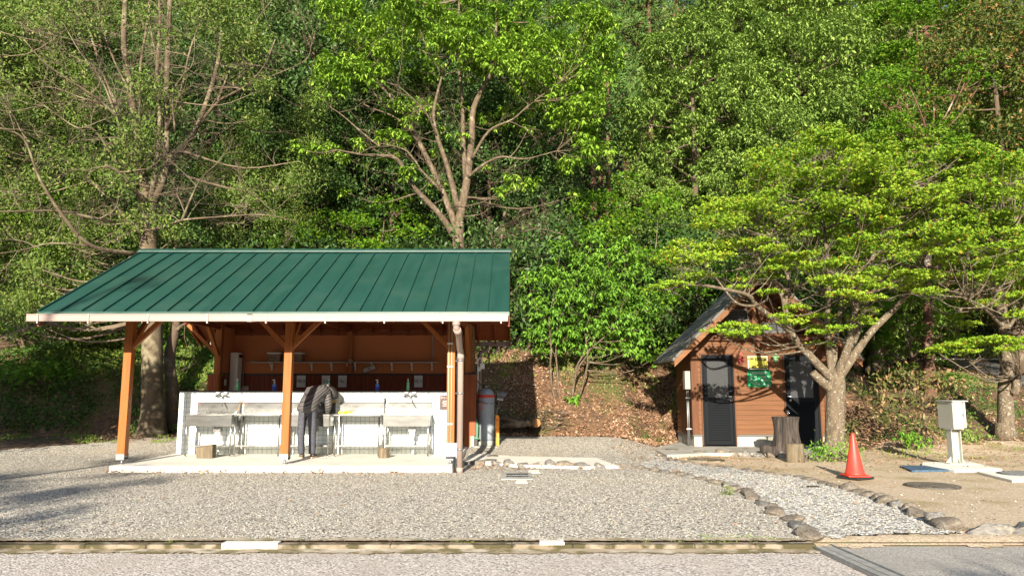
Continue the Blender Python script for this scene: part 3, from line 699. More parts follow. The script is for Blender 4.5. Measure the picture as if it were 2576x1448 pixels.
# cloth, sponge, brush
c = at(868, 1034, 15.95)
m = MB(); random.seed(3)
for i in range(7):
    a = random.uniform(0, 6.28); r_ = random.uniform(0, 0.07)
    p = Vector((c.x+math.cos(a)*r_*1.5, 15.95+math.sin(a)*r_, UZ+0.012+random.uniform(0, 0.03)))
    m.tube([p+Vector((-0.07, 0, -.01)), p+Vector((-0.02, 0.02, 0.015)), p+Vector((0.03, -0.02, 0.0)), p+Vector((0.09, 0.01, -0.01))], [0.012, 0.02, 0.017, 0.008], 6)
M['yellow'] = material('yellow_cloth', (0.70, 0.48, 0.04), 0.8, bump=0.4, bscale=40)
tag(m.build('cleaning_cloth', M['yellow']), 'crumpled yellow cloth lying on the steel work table', 'cloth')
c = at(838, 1012, 16.1)
s_ = thing('dish_sponge', 'small yellow sponge on the rim beside the person', 'sponge', (c.x-0.02, 16.22, UZ+0.237))
lay(c.x-0.12, c.x+0.05, 16.2, 16.26, UZ+0.238, UZ+0.275).build('sponge_block', M['yellow'], s_, bevel=0.01)
c = at(598, 1030, 16.1)
bt = thing('scrubbing_brush', 'wooden handled brush leaning against the backsplash of the left sink', 'brush', (c.x, 16.15, UZ))
MB().tube([(c.x-0.02, 16.10, UZ+0.005), (c.x, 16.17, UZ+0.14), (c.x+0.012, 16.22, UZ+0.22)], [0.014, 0.012, 0.010], 8).build('handle', M['logend'], bt)
MB().tube([(c.x-0.03, 16.06, UZ+0.004), (c.x-0.018, 16.11, UZ+0.05)], [0.022, 0.018], 8).build('bristles', M['whitep'], bt)
c = at(965, 1022, 16.1)
bt = thing('dish_brush', 'thin dark dish brush standing between table and rightmost sink', 'brush', (c.x, 16.15, UZ))
MB().tube([(c.x, 16.18, UZ+0.003), (c.x, 16.22, UZ+0.24)], [0.008, 0.008], 8).build('handle', M['black'], bt)
MB().tube([(c.x, 16.22, UZ+0.24), (c.x, 16.24, UZ+0.33)], [0.014, 0.018], 8).build('bristles', M['black'], bt)

# bottles on the ledge
M['greenliq'] = material('green_bottle', (0.10, 0.42, 0.20), 0.15, col2=(0.16, 0.5, 0.3), nscale=5)
M['blueliq'] = material('blue_bottle', (0.10, 0.20, 0.55), 0.15)
M['bluelab'] = material('blue_label', (0.02, 0.05, 0.45), 0.4)
M['clear'] = material('clear_bottle_plastic', (0.55, 0.62, 0.66), 0.1)
LZ = 1.476
for px, lab in ((594.6, 'green dish soap bottle on the ledge above the left faucet'), (825, 'green dish soap bottle on the ledge behind the stooping person'), (1025, 'green dish soap bottle on the ledge above the right faucet')):
    x = (px-CX)/FPX*16.2
    b = thing('soap_bottle', lab, 'soap bottle', (x, 16.40, LZ), group='dish soap bottles on the ledge')
    MB().lathe([(0.033, 0), (0.037, 0.01), (0.036, 0.08), (0.028, 0.11), (0.031, 0.15), (0.020, 0.20), (0.012, 0.215)], (x, 16.40, LZ), 14).build('bottle_body', M['greenliq'], b)
    MB().lathe([(0.014, 0.215), (0.016, 0.22), (0.015, 0.245), (0.007, 0.25), (0.006, 0.268)], (x, 16.40, LZ), 12).build('cap', M['whitep'], b)
for px, lab in ((688, 'blue pump bottle on the ledge left of the middle post'), (948, 'blue pump bottle on the ledge right of the stooping person')):
    x = (px-CX)/FPX*16.2
    b = thing('pump_bottle', lab, 'pump bottle', (x, 16.40, LZ), group='pump bottles on the ledge')
    MB().lathe([(0.040, 0), (0.043, 0.01), (0.043, 0.13), (0.025, 0.155), (0.016, 0.165)], (x, 16.40, LZ), 14).build('bottle_body', M['blueliq'], b)
    MB().lathe([(0.0445, 0.02), (0.0445, 0.09)], (x, 16.40, LZ), 14).build('bottle_label', M['bluelab'], b)
    m = MB(); m.lathe([(0.017, 0.166), (0.017, 0.19), (0.006, 0.192), (0.006, 0.225)], (x, 16.40, LZ), 12); m.tube([(x+0.01, 16.40, LZ+0.232), (x-0.045, 16.39, LZ+0.226)], 0.009, 8)
    m.build('pump', M['whitep'], b)

# shelf, baskets, conduits, heater, signs on the back wall
sz = at(870, 910, 19.15).z
x0, x1 = (637-CX)/FPX*19.15, (1103-CX)/FPX*19.15
sh = thing('wall_shelf', 'long narrow grey shelf on brackets across the back wall', 'shelf', ((x0+x1)/2, 19.2, sz))
M['shelf'] = material('grey_shelf_board', (0.42, 0.36, 0.30), 0.6)
xm = (884-CX)/FPX*19.15
lay(x0, xm-0.12, 19.03, 19.285, sz-0.02, sz).build('board', M['shelf'], sh); lay(xm+0.10, x1, 19.03, 19.285, sz-0.02, sz).build('board', M['shelf'], sh)
for px in (683, 733, 783.5, 833.5, 875, 893, 935, 985, 1035, 1086):
    x = (px-CX)/FPX*19.15
    m = MB(); m.box(x-0.014, x+0.014, 19.27, 19.285, sz-0.22, sz-0.022); m.box(x-0.014, x+0.014, 19.06, 19.268, sz-0.034, sz-0.022); m.beam((x, 19.10, sz-0.04), (x, 19.265, sz-0.16), 0.012, 0.02)
    m.build('shelf_bracket', M['whitep'], sh)
M['wicker'] = material('wicker', (0.30, 0.20, 0.13), 0.8, col2=(0.12, 0.08, 0.05), nscale=1, mixrange=(0.45, 0.55), stretch=(60, 60, 40), bump=0.8, bscale=1)
M['linen'] = material('pale_linen', (0.55, 0.50, 0.45), 0.9)
for px, lab in ((692, 'wicker basket with pale lining, left of the middle post on the shelf'), (747, 'wicker basket with pale lining, just right of the middle post on the shelf')):
    x = (px-CX)/FPX*19.1
    b = thing('wicker_basket', lab, 'basket', (x, 19.16, sz), group='wicker baskets on the shelf')
    m = MB(); m.hexa([(x-0.14, 19.06, sz+.002), (x+0.14, 19.06, sz+.002), (x+0.14, 19.25, sz+.002), (x-0.14, 19.25, sz+.002)], [(x-0.165, 19.04, sz+0.2), (x+0.165, 19.04, sz+0.2), (x+0.165, 19.27, sz+0.2), (x-0.165, 19.27, sz+0.2)])
    m.build('weave', M['wicker'], b)
    m = MB(); m.box(x-0.178, x+0.178, 19.028, 19.278, sz+0.202, sz+0.25); m.build('lining', M['linen'], b, bevel=0.01)
def cpt(px, py, Y=19.22): return at(px, py, Y)
m = MB(); m.tube([cpt(611, 978), cpt(612, 925), cpt(614, 917), cpt(621, 911), cpt(630, 909), cpt(872, 909)], 0.014, 8)
m.tube([cpt(892, 909), cpt(1078, 909), cpt(1085, 906), cpt(1087.5, 899), cpt(1088, 830), cpt(1091, 822), cpt(1097, 818)], 0.014, 8)
cn = thing('wall_conduit', 'beige conduit bending along the back wall above the shelf', 'conduit', tuple(cpt(880, 909)))
m.build('tubing', M['pipe'], cn)
p = cpt(882, 908); m = MB(); m.tube([(p.x, 19.16, p.z), (p.x, 19.28, p.z)], 0.06, 14); m.build('junction', M['pipe'], cn)
p = cpt(881, 926); lay(p.x-0.055, p.x+0.055, 19.20, 19.275, p.z-0.09, p.z+0.07).build('socket', M['galv'], cn)
p = cpt(612, 975); lay(p.x-0.12, p.x+0.14, 19.19, 19.278, p.z-0.09, p.z+0.05).build('connection_box', M['pipe'], cn)
sw = thing('wall_switch', 'small pale switch plate on the left back post', 'switch', (-7.18, 18.6, 1.6))
lay(-7.188, -7.178, 18.62, 18.74, 1.60, 1.75).build('plate', M['whitep'], sw); lay(-7.177, -7.170, 18.655, 18.705, 1.65, 1.70).build('rocker', M['whitep'], sw)
ht = thing('water_heater', 'tall pale grey water heater box in the left back corner', 'water heater', (-7.05, 19.05, 0.9))
zt = at(590, 886, 19.0).z
lay(-7.186, -6.985, 18.93, 19.24, 0.95, zt).build('casing', M['whitep'], ht, bevel=0.012)
lay(-6.984, -6.975, 18.99, 19.20, zt-0.13, zt-0.05).build('exhaust_grille', M['black'], ht)
lay(-6.984, -6.978, 19.0, 19.12, zt-0.55, zt-0.35).build('info_label', M['wink'], ht)
M['paper'] = material('white_laminated_paper', (0.62, 0.64, 0.64), 0.35)
for px0, px1, txt, lab in ((745, 769.5, '不燃ごみ', 'framed paper sign for non-burnable waste left of the stooping person'), (807.7, 831, 'ビン', 'framed paper sign for bottles partly hidden by the stooping person'),
                           (849, 873, 'カン', 'framed paper sign for cans just right of the stooping person'), (1040, 1064, '可燃ごみ', 'framed paper sign for burnable waste near the right end of the back wall')):
    a = at(px0, 942, 19.26); b = at(px1, 975, 19.26); cx_ = (a.x+b.x)/2; cz = (a.z+b.z)/2
    s_ = thing('waste_sign', lab, 'sign', (cx_, 19.26, cz), group='waste sorting signs on the back wall')
    lay(a.x, b.x, 19.262, 19.280, b.z, a.z).build('frame', M['black'], s_)
    lay(a.x+0.018, b.x-0.018, 19.257, 19.261, b.z+0.018, a.z-0.018).build('paper', M['paper'], s_)
    text(txt, 0.1, (cx_, 19.254, cz), M['ink'], s_, fit=(b.x-a.x)*(0.8 if len(txt) > 2 else 0.42))
p = at(928.6, 927, 19.0)
s_ = thing('hanging_sign', 'small framed sign hanging askew from the shelf', 'sign', (p.x, 19.0, p.z))
rot = Matrix.Rotation(R(-20), 4, 'Y'); 
def rbox(name, w_, h, y0, y1, mm):
    o = lay(-w_/2, w_/2, y0, y1, -h/2, h/2); me = o.build(name, mm, s_, world=False); me.data.transform(rot); return me
rbox('frame', 0.36, 0.15, -0.008, 0.008, M['black']); rbox('paper', 0.32, 0.11, -0.012, -0.009, M['shelf'])
t = text('缶', 0.08, (p.x, 19.0-0.014, p.z), M['ink'], s_); t.data.transform(rot)
# poster at the right end of the tile wall
M['posterdark'] = material('dark_poster', (0.035, 0.02, 0.018), 0.5, col2=(0.25, 0.05, 0.02), nscale=7, mixrange=(0.5, 0.62))
a = at(1106, 993, 16.28); b = at(1133, 1030, 16.28)
s_ = thing('poster', 'dark poster with small white writing on the right end of the tiles', 'poster', ((a.x+b.x)/2, 16.28, b.z))
lay(a.x, b.x, 16.290, 16.297, b.z, a.z).build('sheet', M['posterdark'], s_)
text('スウェーデン', 0.05, ((a.x+b.x)/2, 16.287, a.z-0.06), M['wink'], s_, fit=(b.x-a.x)*0.85)
m = MB()
for i, w_ in enumerate((0.10, 0.13, 0.09, 0.12)):
    z = a.z-0.13-i*0.035; m.box((a.x+b.x)/2-w_/2, (a.x+b.x)/2+w_/2, 16.286, 16.289, z, z+0.008)
m.build('small_print', M['wink'], s_)

# ------------------------------------------------------------------ logs on the slab
def log(name, label, cat, x, y, z, r_, h, m_, me_, lump=0.06, n=22, seed=1, group=None, tilt=None, flare=0.0):
    rnd = random.Random(seed); t = thing(name, label, cat, (x, y, z), group=group)
    ph = [rnd.uniform(0, 6.28) for _ in range(4)]
    def rad(a, zz): return r_*(1+lump*math.sin(2*a+ph[0])+lump*.6*math.sin(5*a+ph[1]+zz*3)+lump*.4*math.sin(9*a+ph[2])+0.03*math.sin(zz*9+ph[3]))
    m = MB(); vs = []; fs = []; L_ = 7
    for i in range(L_):
        zz = h*i/(L_-1)
        for k in range(n):
            a = 2*math.pi*k/n; q = rad(a, zz)*(1+flare*((1-zz/h)**2*1.2-.35*math.sin(math.pi*zz/h)+.25*math.sin(a*3+1)*(1-zz/h))); vs.append((q*math.cos(a), q*math.sin(a), zz))
    for i in range(L_-1):
        for k in range(n): fs.append((i*n+k, i*n+(k+1) % n, (i+1)*n+(k+1) % n, (i+1)*n+k))
    m.add(vs, fs, True); o1 = m.build('bark', m_, t, world=False)
    m = MB(); m.add([(v[0]*.985, v[1]*.985, h+0.0) for v in vs[-n:]]+[(v[0]*.985, v[1]*.985, 0.0) for v in vs[:n]], [tuple(range(n)), tuple(range(2*n-1, n-1, -1))])
    o2 = m.build('cut_face', me_, t, world=False)
    if tilt:
        t.rotation_euler = tilt
    return t
p = G(963, 1151.5, SL)
log('round_log', 'short round log standing on the slab by the rightmost sink', 'log', p.x, 15.42, SL+0.002, 0.105, 0.19, M['stumppale'], M['logend'], seed=4)
p = G(516, 1151, SL); cb = thing('wood_block', 'chopped wood block with slanting top under the left sink', 'wood block', (p.x, 15.4, SL))
m = MB(); x0, x1 = p.x-0.17, p.x+0.18
m.hexa([(x0+0.02, 15.30, SL+.002), (x1, 15.28, SL+.002), (x1-0.02, 15.52, SL+.002), (x0+0.03, 15.54, SL+.002)], [(x0-0.01, 15.29, SL+0.20), (x1-0.005, 15.27, SL+0.265), (x1-0.02, 15.53, SL+0.27), (x0, 15.55, SL+0.22)])
m.build('split_wood', M['stumppale'], cb, bevel=0.012)
m = MB(); m.add([(x0+.005, 15.30, SL+0.2035), (x1-0.015, 15.285, SL+0.2685), (x1-0.03, 15.52, SL+0.274), (x0+0.01, 15.535, SL+0.2235)], [(0, 1, 2, 3)]); m.build('cut_face', M['logend'], cb)
# ------------------------------------------------------------------ gas cylinder corner
GY = 18.75
def gx_(px, Y): return (px-CX)/FPX*(Y*0.9907)
sb = thing('concrete_plinth', 'small concrete plinth under the grey gas cylinder', 'plinth', (-0.6, 18.8, 0))
lay(gx_(1184, 18.6), gx_(1254, 18.6)-0.03, 18.38, 19.2, 0.0, 0.13).build('block', M['concg'], sb, bevel=0.015)
cx_ = gx_(1222, GY); gz = 0.131
M['cyl'] = material('grey_cylinder_paint', (0.27, 0.30, 0.34), 0.4, col2=(0.22, 0.25, 0.29), nscale=3, roughvar=0.1)
cy = thing('gas_cylinder', 'tall grey gas cylinder with a red band beside the pavilion', 'gas cylinder', (cx_, GY, gz))
MB().lathe([(0.175, 0.10), (0.205, 0.13), (0.21, 0.18), (0.21, 1.18), (0.206, 1.25), (0.185, 1.31), (0.14, 1.36), (0.07, 1.39), (0.05, 1.40)], (cx_, GY, gz), 32).build('tank', M['cyl'], cy)
MB().lathe([(0.20, 0.0), (0.205, 0.01), (0.205, 0.10), (0.20, 0.115)], (cx_, GY, gz), 32).build('foot_ring', M['cream'], cy)
MB().lathe([(0.2125, 1.165), (0.2125, 1.235)], (cx_, GY, gz), 32).build('red_band', M['redink'], cy)
m = MB(); m.lathe([(0.03, 1.40), (0.03, 1.45), (0.02, 1.47)], (cx_, GY, gz), 10); m.tube([(cx_-0.03, GY, gz+1.43), (cx_+0.04, GY, gz+1.43)], 0.018, 8); m.build('valve', M['galv'], cy)
text('17', 0.12, (cx_-0.10, GY-0.205, gz+1.0), M['redink'], cy); text('025-1', 0.07, (cx_-0.09, GY-0.207, gz+0.90), M['redink'], cy)
text('年月', 0.05, (cx_+0.015, GY-0.2135, gz+1.01), M['redink'], cy)
m = MB()
P2 = []
for i in range(41):
    a = R(175)+R(190)*i/40; P2.append((cx_+0.222*math.cos(a), GY+0.222*math.sin(a), gz+1.09-0.10*i/40+0.01*((-1)**i)))
m.tube(P2, 0.008, 6); m.beam(P2[0], (-0.90, GY+0.1, gz+1.16), 0.01, 0.014); m.build('safety_chain', M['galv'], cy)
# gas pipework and regulator on the pavilion side
def c6(cx, cy_, Y): return at(1037.4+.2736*cx, 798.4+.2736*cy_, Y)
gp = thing('gas_pipework', 'bent white gas pipe with regulator above the gas cylinder', 'gas pipe', tuple(c6(620, 450, 19.0)))
MB().tube([c6(585, 900, 18.95), c6(586, 700, 18.95), c6(600, 640, 18.95), c6(601, 480, 18.95), c6(600, 400, 18.95), c6(606, 378, 18.95), c6(620, 370, 18.95), c6(634, 380, 18.95), c6(637, 420, 18.95)], 0.016, 8).build('pipe', M['whitep'], gp)
a = c6(620, 472, 18.95); b = c6(662, 420, 18.95)
m = MB(); m.box(a.x, b.x, 18.88, 19.0, a.z, b.z); p = c6(608, 470, 18.95); m.box(p.x-0.04, p.x+0.05, 18.9, 19.0, p.z-0.06, p.z+0.05); m.build('regulator', M['whitep'], gp, bevel=0.008)
MB().tube([c6(592, 450, 18.9), c6(582, 500, 18.85), c6(586, 570, 18.8), c6(612, 605, 18.75), c6(640, 622, 18.75), (cx_-0.03, GY, gz+1.43)], 0.012, 8).build('hose', M['rubber'], gp)
# green container, white bottle, orange board, broom
M['greenp'] = material('green_plastic', (0.05, 0.14, 0.08), 0.4)
a = c6(545, 1118, 18.5); b = c6(606, 905, 18.5)
g_ = thing('jerrycan', 'flat green plastic canister leaning beside the gas cylinder', 'canister', ((a.x+b.x)/2, 18.5, a.z))
MB().plate([(a.x+0.03, a.z), (a.x+0.20, a.z), (b.x, a.z+0.06), (b.x+0.01, b.z-0.22), (b.x-0.06, b.z-0.02), (b.x-0.09, b.z), (a.x+0.05, b.z-0.15), (a.x, b.z-0.28), (a.x-0.0, a.z+0.05)], 18.42, 18.54).build('body', M['greenp'], g_, bevel=0.025)
MB().tube([(b.x-0.09, 18.48, b.z-0.02), (b.x-0.10, 18.48, b.z+0.05)], 0.022, 10).build('cap', M['black'], g_)
lay(a.x+0.02, b.x-0.02, 18.43, 18.53, 0.131, a.z-0.001).build('stand', M['black'], g_)
p = c6(556, 1185, 18.42); b_ = thing('white_bottle', 'small white plastic bottle at the foot of the green canister', 'bottle', (p.x, 18.41, 0.132))
p.x -= 0.03
MB().lathe([(0.05, 0), (0.055, 0.01), (0.055, 0.16), (0.03, 0.20), (0.018, 0.21), (0.018, 0.235)], (p.x, 18.45, 0.132), 14).build('body', M['whitep'], b_)
M['orange'] = material('orange_plastic', (0.80, 0.27, 0.02), 0.45)
a = c6(758, 1162, 18.6); b = c6(797, 893, 18.6)
o_ = thing('orange_barrier_board', 'narrow orange board standing right of the gas cylinder', 'board', ((a.x+b.x)/2, 18.6, a.z))
MB().plate([(a.x+0.01, 0.132), (b.x, 0.10), (b.x, b.z-0.05), (b.x-0.03, b.z), (a.x+0.01, b.z)], 18.58, 18.64).build('panel', M['orange'], o_, bevel=0.01)
text('中', 0.09, ((a.x+b.x)/2, 18.575, 0.75), M['redink'], o_)
br = thing('broom', 'grey bristled broom standing head up behind the orange board', 'broom', tuple(c6(765, 890, 18.95)))
MB().tube([c6(735, 1150, 18.9), c6(765, 890, 18.95), c6(803, 752, 19.0)], 0.012, 8).build('handle', M['galv'], br)
q1, q2, q3, q4 = c6(782, 740, 19.0), c6(828, 752, 19.0), c6(872, 690, 19.0), c6(776, 668, 19.0)
m = MB(); random.seed(8)
for i in range(46):
    t_ = i/45; p = q1.lerp(q2, t_); q = q4.lerp(q3, t_)+Vector((random.uniform(-.01, .01), random.uniform(-.03, .03), random.uniform(-.015, .015)))
    m.tube([p+Vector((0, random.uniform(-.02, .02), 0)), q], [0.006, 0.004], 4)
m.build('bristles', M['galv'], br); m = MB(); m.beam(q1+Vector((-.01, 0, -.01)), q2+Vector((.01, 0, -.01)), 0.06, 0.05); m.tube([q1.lerp(q2, .5)+Vector((-.02, 0, -.06)), q1.lerp(q2, .5)], 0.02, 8); m.build('head_block', M['galv'], br)

# concrete pad with drain lids, drain pit
def slabpoly(name, lab, cat, pts, z0, z1, m_, bev=0.01):
    P = [G(x, y, z1) for x, y in pts]; c = sum(P, Vector())/len(P)
    t = thing(name, lab, cat, (c.x, c.y, z0)); MB().plate([(p.x, p.y) for p in P], z0, z1, 'z').build('slab', m_, t, bevel=bev); return t
pad = slabpoly('concrete_pad', 'wedge shaped pale concrete pad right of the pavilion behind a row of stones', 'concrete pad', [(1168, 1158), (1180, 1139), (1300, 1146), (1500, 1150), (1557, 1171), (1480, 1173), (1300, 1168)], -0.03, 0.05, M['conc'])
def lid(px, py, z, r_, m_, parent=None, lab=None, name='manhole_cover', cat='manhole cover', ribs=True):
    p = G(px, py, z)
    t = parent or thing(name, lab, cat, (p.x, p.y, z))
    m = MB(); m.lathe([(r_, -0.02), (r_, 0.008), (r_*0.97, 0.014), (r_*0.93, 0.010)], (p.x, p.y, z), 32)
    if ribs:
        s_ = r_/6
        for i in range(-5, 6):
            hw = math.sqrt(max(0, (r_*.9)**2-(i*s_)**2))
            if hw > 0.02:
                m.box(p.x-hw, p.x+hw, p.y+i*s_-s_*.2, p.y+i*s_+s_*.2, z+0.009, z+0.0165)
                m.box(p.x+i*s_-s_*.2, p.x+i*s_+s_*.2, p.y-hw, p.y+hw, z+0.009, z+0.0160)
    m.build('lid', m_, t); return t
M['iron'] = material('cast_iron', (0.07, 0.065, 0.06), 0.6, 0.4, col2=(0.13, 0.115, 0.09), nscale=5)
for (px, py, lab) in ((1239, 1146, 'small round lid in the concrete pad, the one nearer the gas cylinder'), (1234, 1156.5, 'small round lid in the concrete pad, the one nearer the border stones')):
    lid(px, py, 0.051, 0.13, M['iron'], lab=lab, cat='drain lid', name='manhole_cover', ribs=False)
lid(1283, 1130, 0.045, 0.13, M['iron'], lab='small round lid in the gravel right of the concrete plinth', cat='drain lid', name='manhole_cover', ribs=False)
pit = slabpoly('drain_pit', 'square drain pit with pale frame and dark grate in the gravel', 'drain pit', [(1262, 1187), (1336, 1187), (1341, 1203), (1260, 1203)], -0.05, 0.018, M['concg'], 0.004)
a = G(1273, 1190, 0.02); b = G(1329, 1199.5, 0.02)
m = MB(); m.box(a.x, b.x, b.y, a.y, 0.0, 0.021); m.build('pit_opening', M['black'], pit)
m = MB(); x = a.x+0.01
while x < b.x: m.box(x, x+0.012, b.y+.01, a.y-.01, 0.0215, 0.028); x += 0.026
m.box(a.x, b.x, (a.y+b.y)/2-.01, (a.y+b.y)/2+.01, 0.0215, 0.0285); m.build('grate', M['galv'], pit)
for px, py, lab in ((1343, 1184, 'flat pale slab piece just behind the drain pit'), (1312, 1209, 'flat pale slab piece in front of the drain pit')):
    slabpoly('stone_slab', lab, 'slab', [(px-14, py-3), (px+12, py-4), (px+15, py+3), (px-16, py+3)], -0.03, 0.015, M['conc'])

# ------------------------------------------------------------------ firewood behind
wd = [(1262, 1050, 1300, 1062, 0.07, 'pale split log on top of the firewood heap behind the orange board'), (1262, 1070, 1318, 1066, 0.10, 'thick dark log at the bottom of the firewood heap'), (1290, 1054, 1335, 1068, 0.06, 'thin weathered log across the firewood heap'), (1318, 1068, 1330, 1062, 0.09, 'short stubby log at the right of the firewood heap')]
for px0, py0, px1, py1, r_, lab in wd:
    a = at(px0, py0, 20.3); b = at(px1, py1, 20.2); t = thing('firewood_log', lab, 'log', tuple(a), group='firewood heap')
    MB().tube([a, a.lerp(b, .5)+Vector((0, 0, .01)), b], [r_, r_*.95, r_*.9], 9).build('bark', M['bark'], t)
    d = (b-a).normalized(); MB().tube([b+d*0.0015, b+d*0.004], [r_*.88, r_*.88], 12).build('cut_face', M['logend'], t)
p = at(1348, 1063, 20.2); t = thing('firewood_log', 'log lying end on so that its round orange cut face shows', 'log', (p.x, 20.2, p.z-.13), group='firewood heap')
MB().tube([(p.x, 20.2, p.z), (p.x-0.2, 20.9, p.z+.02)], 0.125, 14).build('bark', M['bark'], t)
M['cutorange'] = material('fresh_cut_wood', (0.40, 0.18, 0.06), 0.8, col2=(0.32, 0.13, 0.04), nscale=5)
MB().tube([(p.x, 20.192, p.z), (p.x, 20.197, p.z)], 0.118, 18).build('cut_face', M['cutorange'], t)
m = MB(); random.seed(11)
for i in range(120):
    px = random.uniform(1255, 1420); py = random.uniform(1035, 1075); a = at(px, py, random.uniform(20.5, 21.0))
    an = random.uniform(0, math.pi); L_ = random.uniform(0.15, 0.6); d = Vector((math.cos(an)*L_, random.uniform(-.2, .2), math.sin(an)*L_*.4))
    a.z = float(H(a.x, a.y))+random.uniform(0.05, 0.28)
    m.tube([a-d/2, a+Vector((0, 0, random.uniform(-.03, .03))), a+d/2], [0.012, 0.010, 0.005], 4)
tag(m.build('brushwood', M['bark']), kind='stuff')

# ------------------------------------------------------------------ the toilet hut
HX0, HX1, HY0, HY1 = 4.62, 8.06, 19.1, 20.95
hut = thing('toilet_hut', 'small brown wooden toilet hut with steep grey shingle roof and two dark doors', 'hut', (6.33, 20, 0.05))
APX, APZ, EVX, EVZ, RF, RB = 6.33, 4.50, 3.98, 2.26, 18.35, 20.95
sl = (APZ-EVZ)/(APX-EVX)
def shingle():
    m = bpy.data.materials.new('grey_shingles'); m.use_nodes = True; t = m.node_tree; N = t.nodes; L = t.links; p = N['Principled BSDF']; p.inputs['Roughness'].default_value = 0.85
    tc = N.new('ShaderNodeTexCoord'); se = N.new('ShaderNodeSeparateXYZ'); L.new(tc.outputs['Object'], se.inputs[0]); co = N.new('ShaderNodeCombineXYZ'); L.new(se.outputs['Y'], co.inputs['X'])
    mu = N.new('ShaderNodeMath'); mu.operation = 'MULTIPLY'; mu.inputs[1].default_value = 1.45; L.new(se.outputs['Z'], mu.inputs[0]); L.new(mu.outputs[0], co.inputs['Y'])
    br = N.new('ShaderNodeTexBrick'); br.inputs['Scale'].default_value = 1; br.inputs['Brick Width'].default_value = 0.22; br.inputs['Row Height'].default_value = 0.13; br.inputs['Mortar Size'].default_value = 0.008
    br.inputs['Color1'].default_value = (0.19, 0.175, 0.16, 1); br.inputs['Color2'].default_value = (0.34, 0.32, 0.29, 1); br.inputs['Mortar'].default_value = (0.03, 0.03, 0.03, 1)
    L.new(co.outputs[0], br.inputs['Vector']); nz = N.new('ShaderNodeTexNoise'); nz.inputs['Scale'].default_value = 4; nz.inputs['Detail'].default_value = 6; L.new(tc.outputs['Object'], nz.inputs['Vector'])
    mx = N.new('ShaderNodeMix'); mx.data_type = 'RGBA'; mx.blend_type = 'MULTIPLY'; mx.inputs['Factor'].default_value = 0.6; L.new(br.outputs['Color'], mx.inputs['A']); L.new(nz.outputs['Color'], mx.inputs['B']); L.new(mx.outputs['Result'], p.inputs['Base Color'])
    bp = N.new('ShaderNodeBump'); bp.invert = True; bp.inputs['Distance'].default_value = 0.02; L.new(br.outputs['Fac'], bp.inputs['Height']); L.new(bp.outputs[0], p.inputs['Normal'])
    return m
M['shingle'] = shingle()
m = MB()
for s_ in (-1, 1):
    ex = APX+s_*(APX-EVX)
    m.plate([(ex, EVZ), (APX, APZ), (APX, APZ-0.07), (ex+s_*0.0, EVZ-0.07)], RF, RB)
roofh = m.build('roof', M['shingle'], hut)
m = MB(); m.plate([(APX-0.16, APZ-0.135), (APX, APZ+0.025), (APX+0.16, APZ-0.135), (APX, APZ-0.0)], RF-0.01, RB+0.01); m.build('ridge_cap', M['black'], roofh)
M['metaledge'] = material('grey_verge_metal', (0.10, 0.09, 0.08), 0.6, 0.0)
m = MB()
for s_ in (-1, 1):
    ex = APX+s_*(APX-EVX+0.01); m.plate([(ex, EVZ-0.075), (ex, EVZ+0.005), (APX, APZ+0.012), (APX, APZ-0.07)], RF-0.022, RF-0.002)
m.build('verge_trim', M['metaledge'], roofh)
for s_ in (-1, 1):
    ex = APX+s_*(APX-EVX-0.03); m = MB(); m.plate([(ex, EVZ-0.21), (ex, EVZ-0.045), (APX, APZ-0.074), (APX, APZ-0.245)], RF-0.018, RF+0.03)
    m.build('barge_board', M['fascia'], hut)
m = MB()
for s_ in (-1, 1):
    ex = APX+s_*(APX-EVX-0.02); m.plate([(ex, EVZ-0.10), (ex, EVZ-0.072), (APX, APZ-0.072), (APX, APZ-0.10)], RF+0.032, RB-0.005)
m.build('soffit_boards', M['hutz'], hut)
# front wall
D1, D2 = (4.86, 5.67), (6.98, 7.84); DT, DB = 2.38, 0.10
def siding(mb, x0, x1, z0, z1, y, pitch=0.121, sgn=-1, axis='x'):
    z = z0
    while z < z1-0.02:
        zt = min(z+pitch-0.006, z1)
        if axis == 'x': mb.hexa([(x0, y-0.024, z), (x1, y-0.024, z), (x1, y, z), (x0, y, z)], [(x0, y-0.010, zt), (x1, y-0.010, zt), (x1, y, zt), (x0, y, zt)])
        else: mb.hexa([(y-0.024, x0, z), (y, x0, z), (y, x1, z), (y-0.024, x1, z)], [(y-0.010, x0, zt), (y, x0, zt), (y, x1, zt), (y-0.010, x1, zt)])
        z += pitch
m = MB()
siding(m, 4.76, D1[0]-0.035, 0.375, DT+0.03, HY0); siding(m, D1[1]+0.035, D2[0]-0.035, 0.375, DT+0.03, HY0); siding(m, D2[1]+0.035, HX1, 0.375, DT+0.03, HY0); siding(m, 4.76, HX1, DT+0.036, 2.73, HY0)
m.box(HX0+.02, D1[0]-0.03, HY0+0.002, HY0+0.10, 0.36, 2.75); m.box(D1[1]+0.03, D2[0]-0.03, HY0+0.002, HY0+0.10, 0.36, 2.75); m.box(D2[1]+0.03, HX1-.002, HY0+0.002, HY0+0.10, 0.36, 2.75)
m.box(D1[0]-0.029, D1[1]+0.029, HY0+0.002, HY0+0.10, DT+0.03, 2.75); m.box(D2[0]-0.029, D2[1]+0.029, HY0+0.002, HY0+0.10, DT+0.03, 2.75)
m.build('front_wall', M['hut'], hut)
m = MB(); siding(m, HY0+0.03, HY1, 0.375, 2.72, HX0+0.02, axis='y'); m.box(HX0+0.022, HX0+0.1, HY0+0.102, HY1, 0.36, 2.76); m.build('side_wall', M['hut'], hut)
m = MB(); m.box(HX1-0.1, HX1-0.003, HY0+0.102, HY1, 0.36, 2.76); m.box(HX0+0.104, HX1-0.104, HY1-0.1, HY1-.003, 0.36, 2.76); m.build('side_wall', M['hut'], hut)
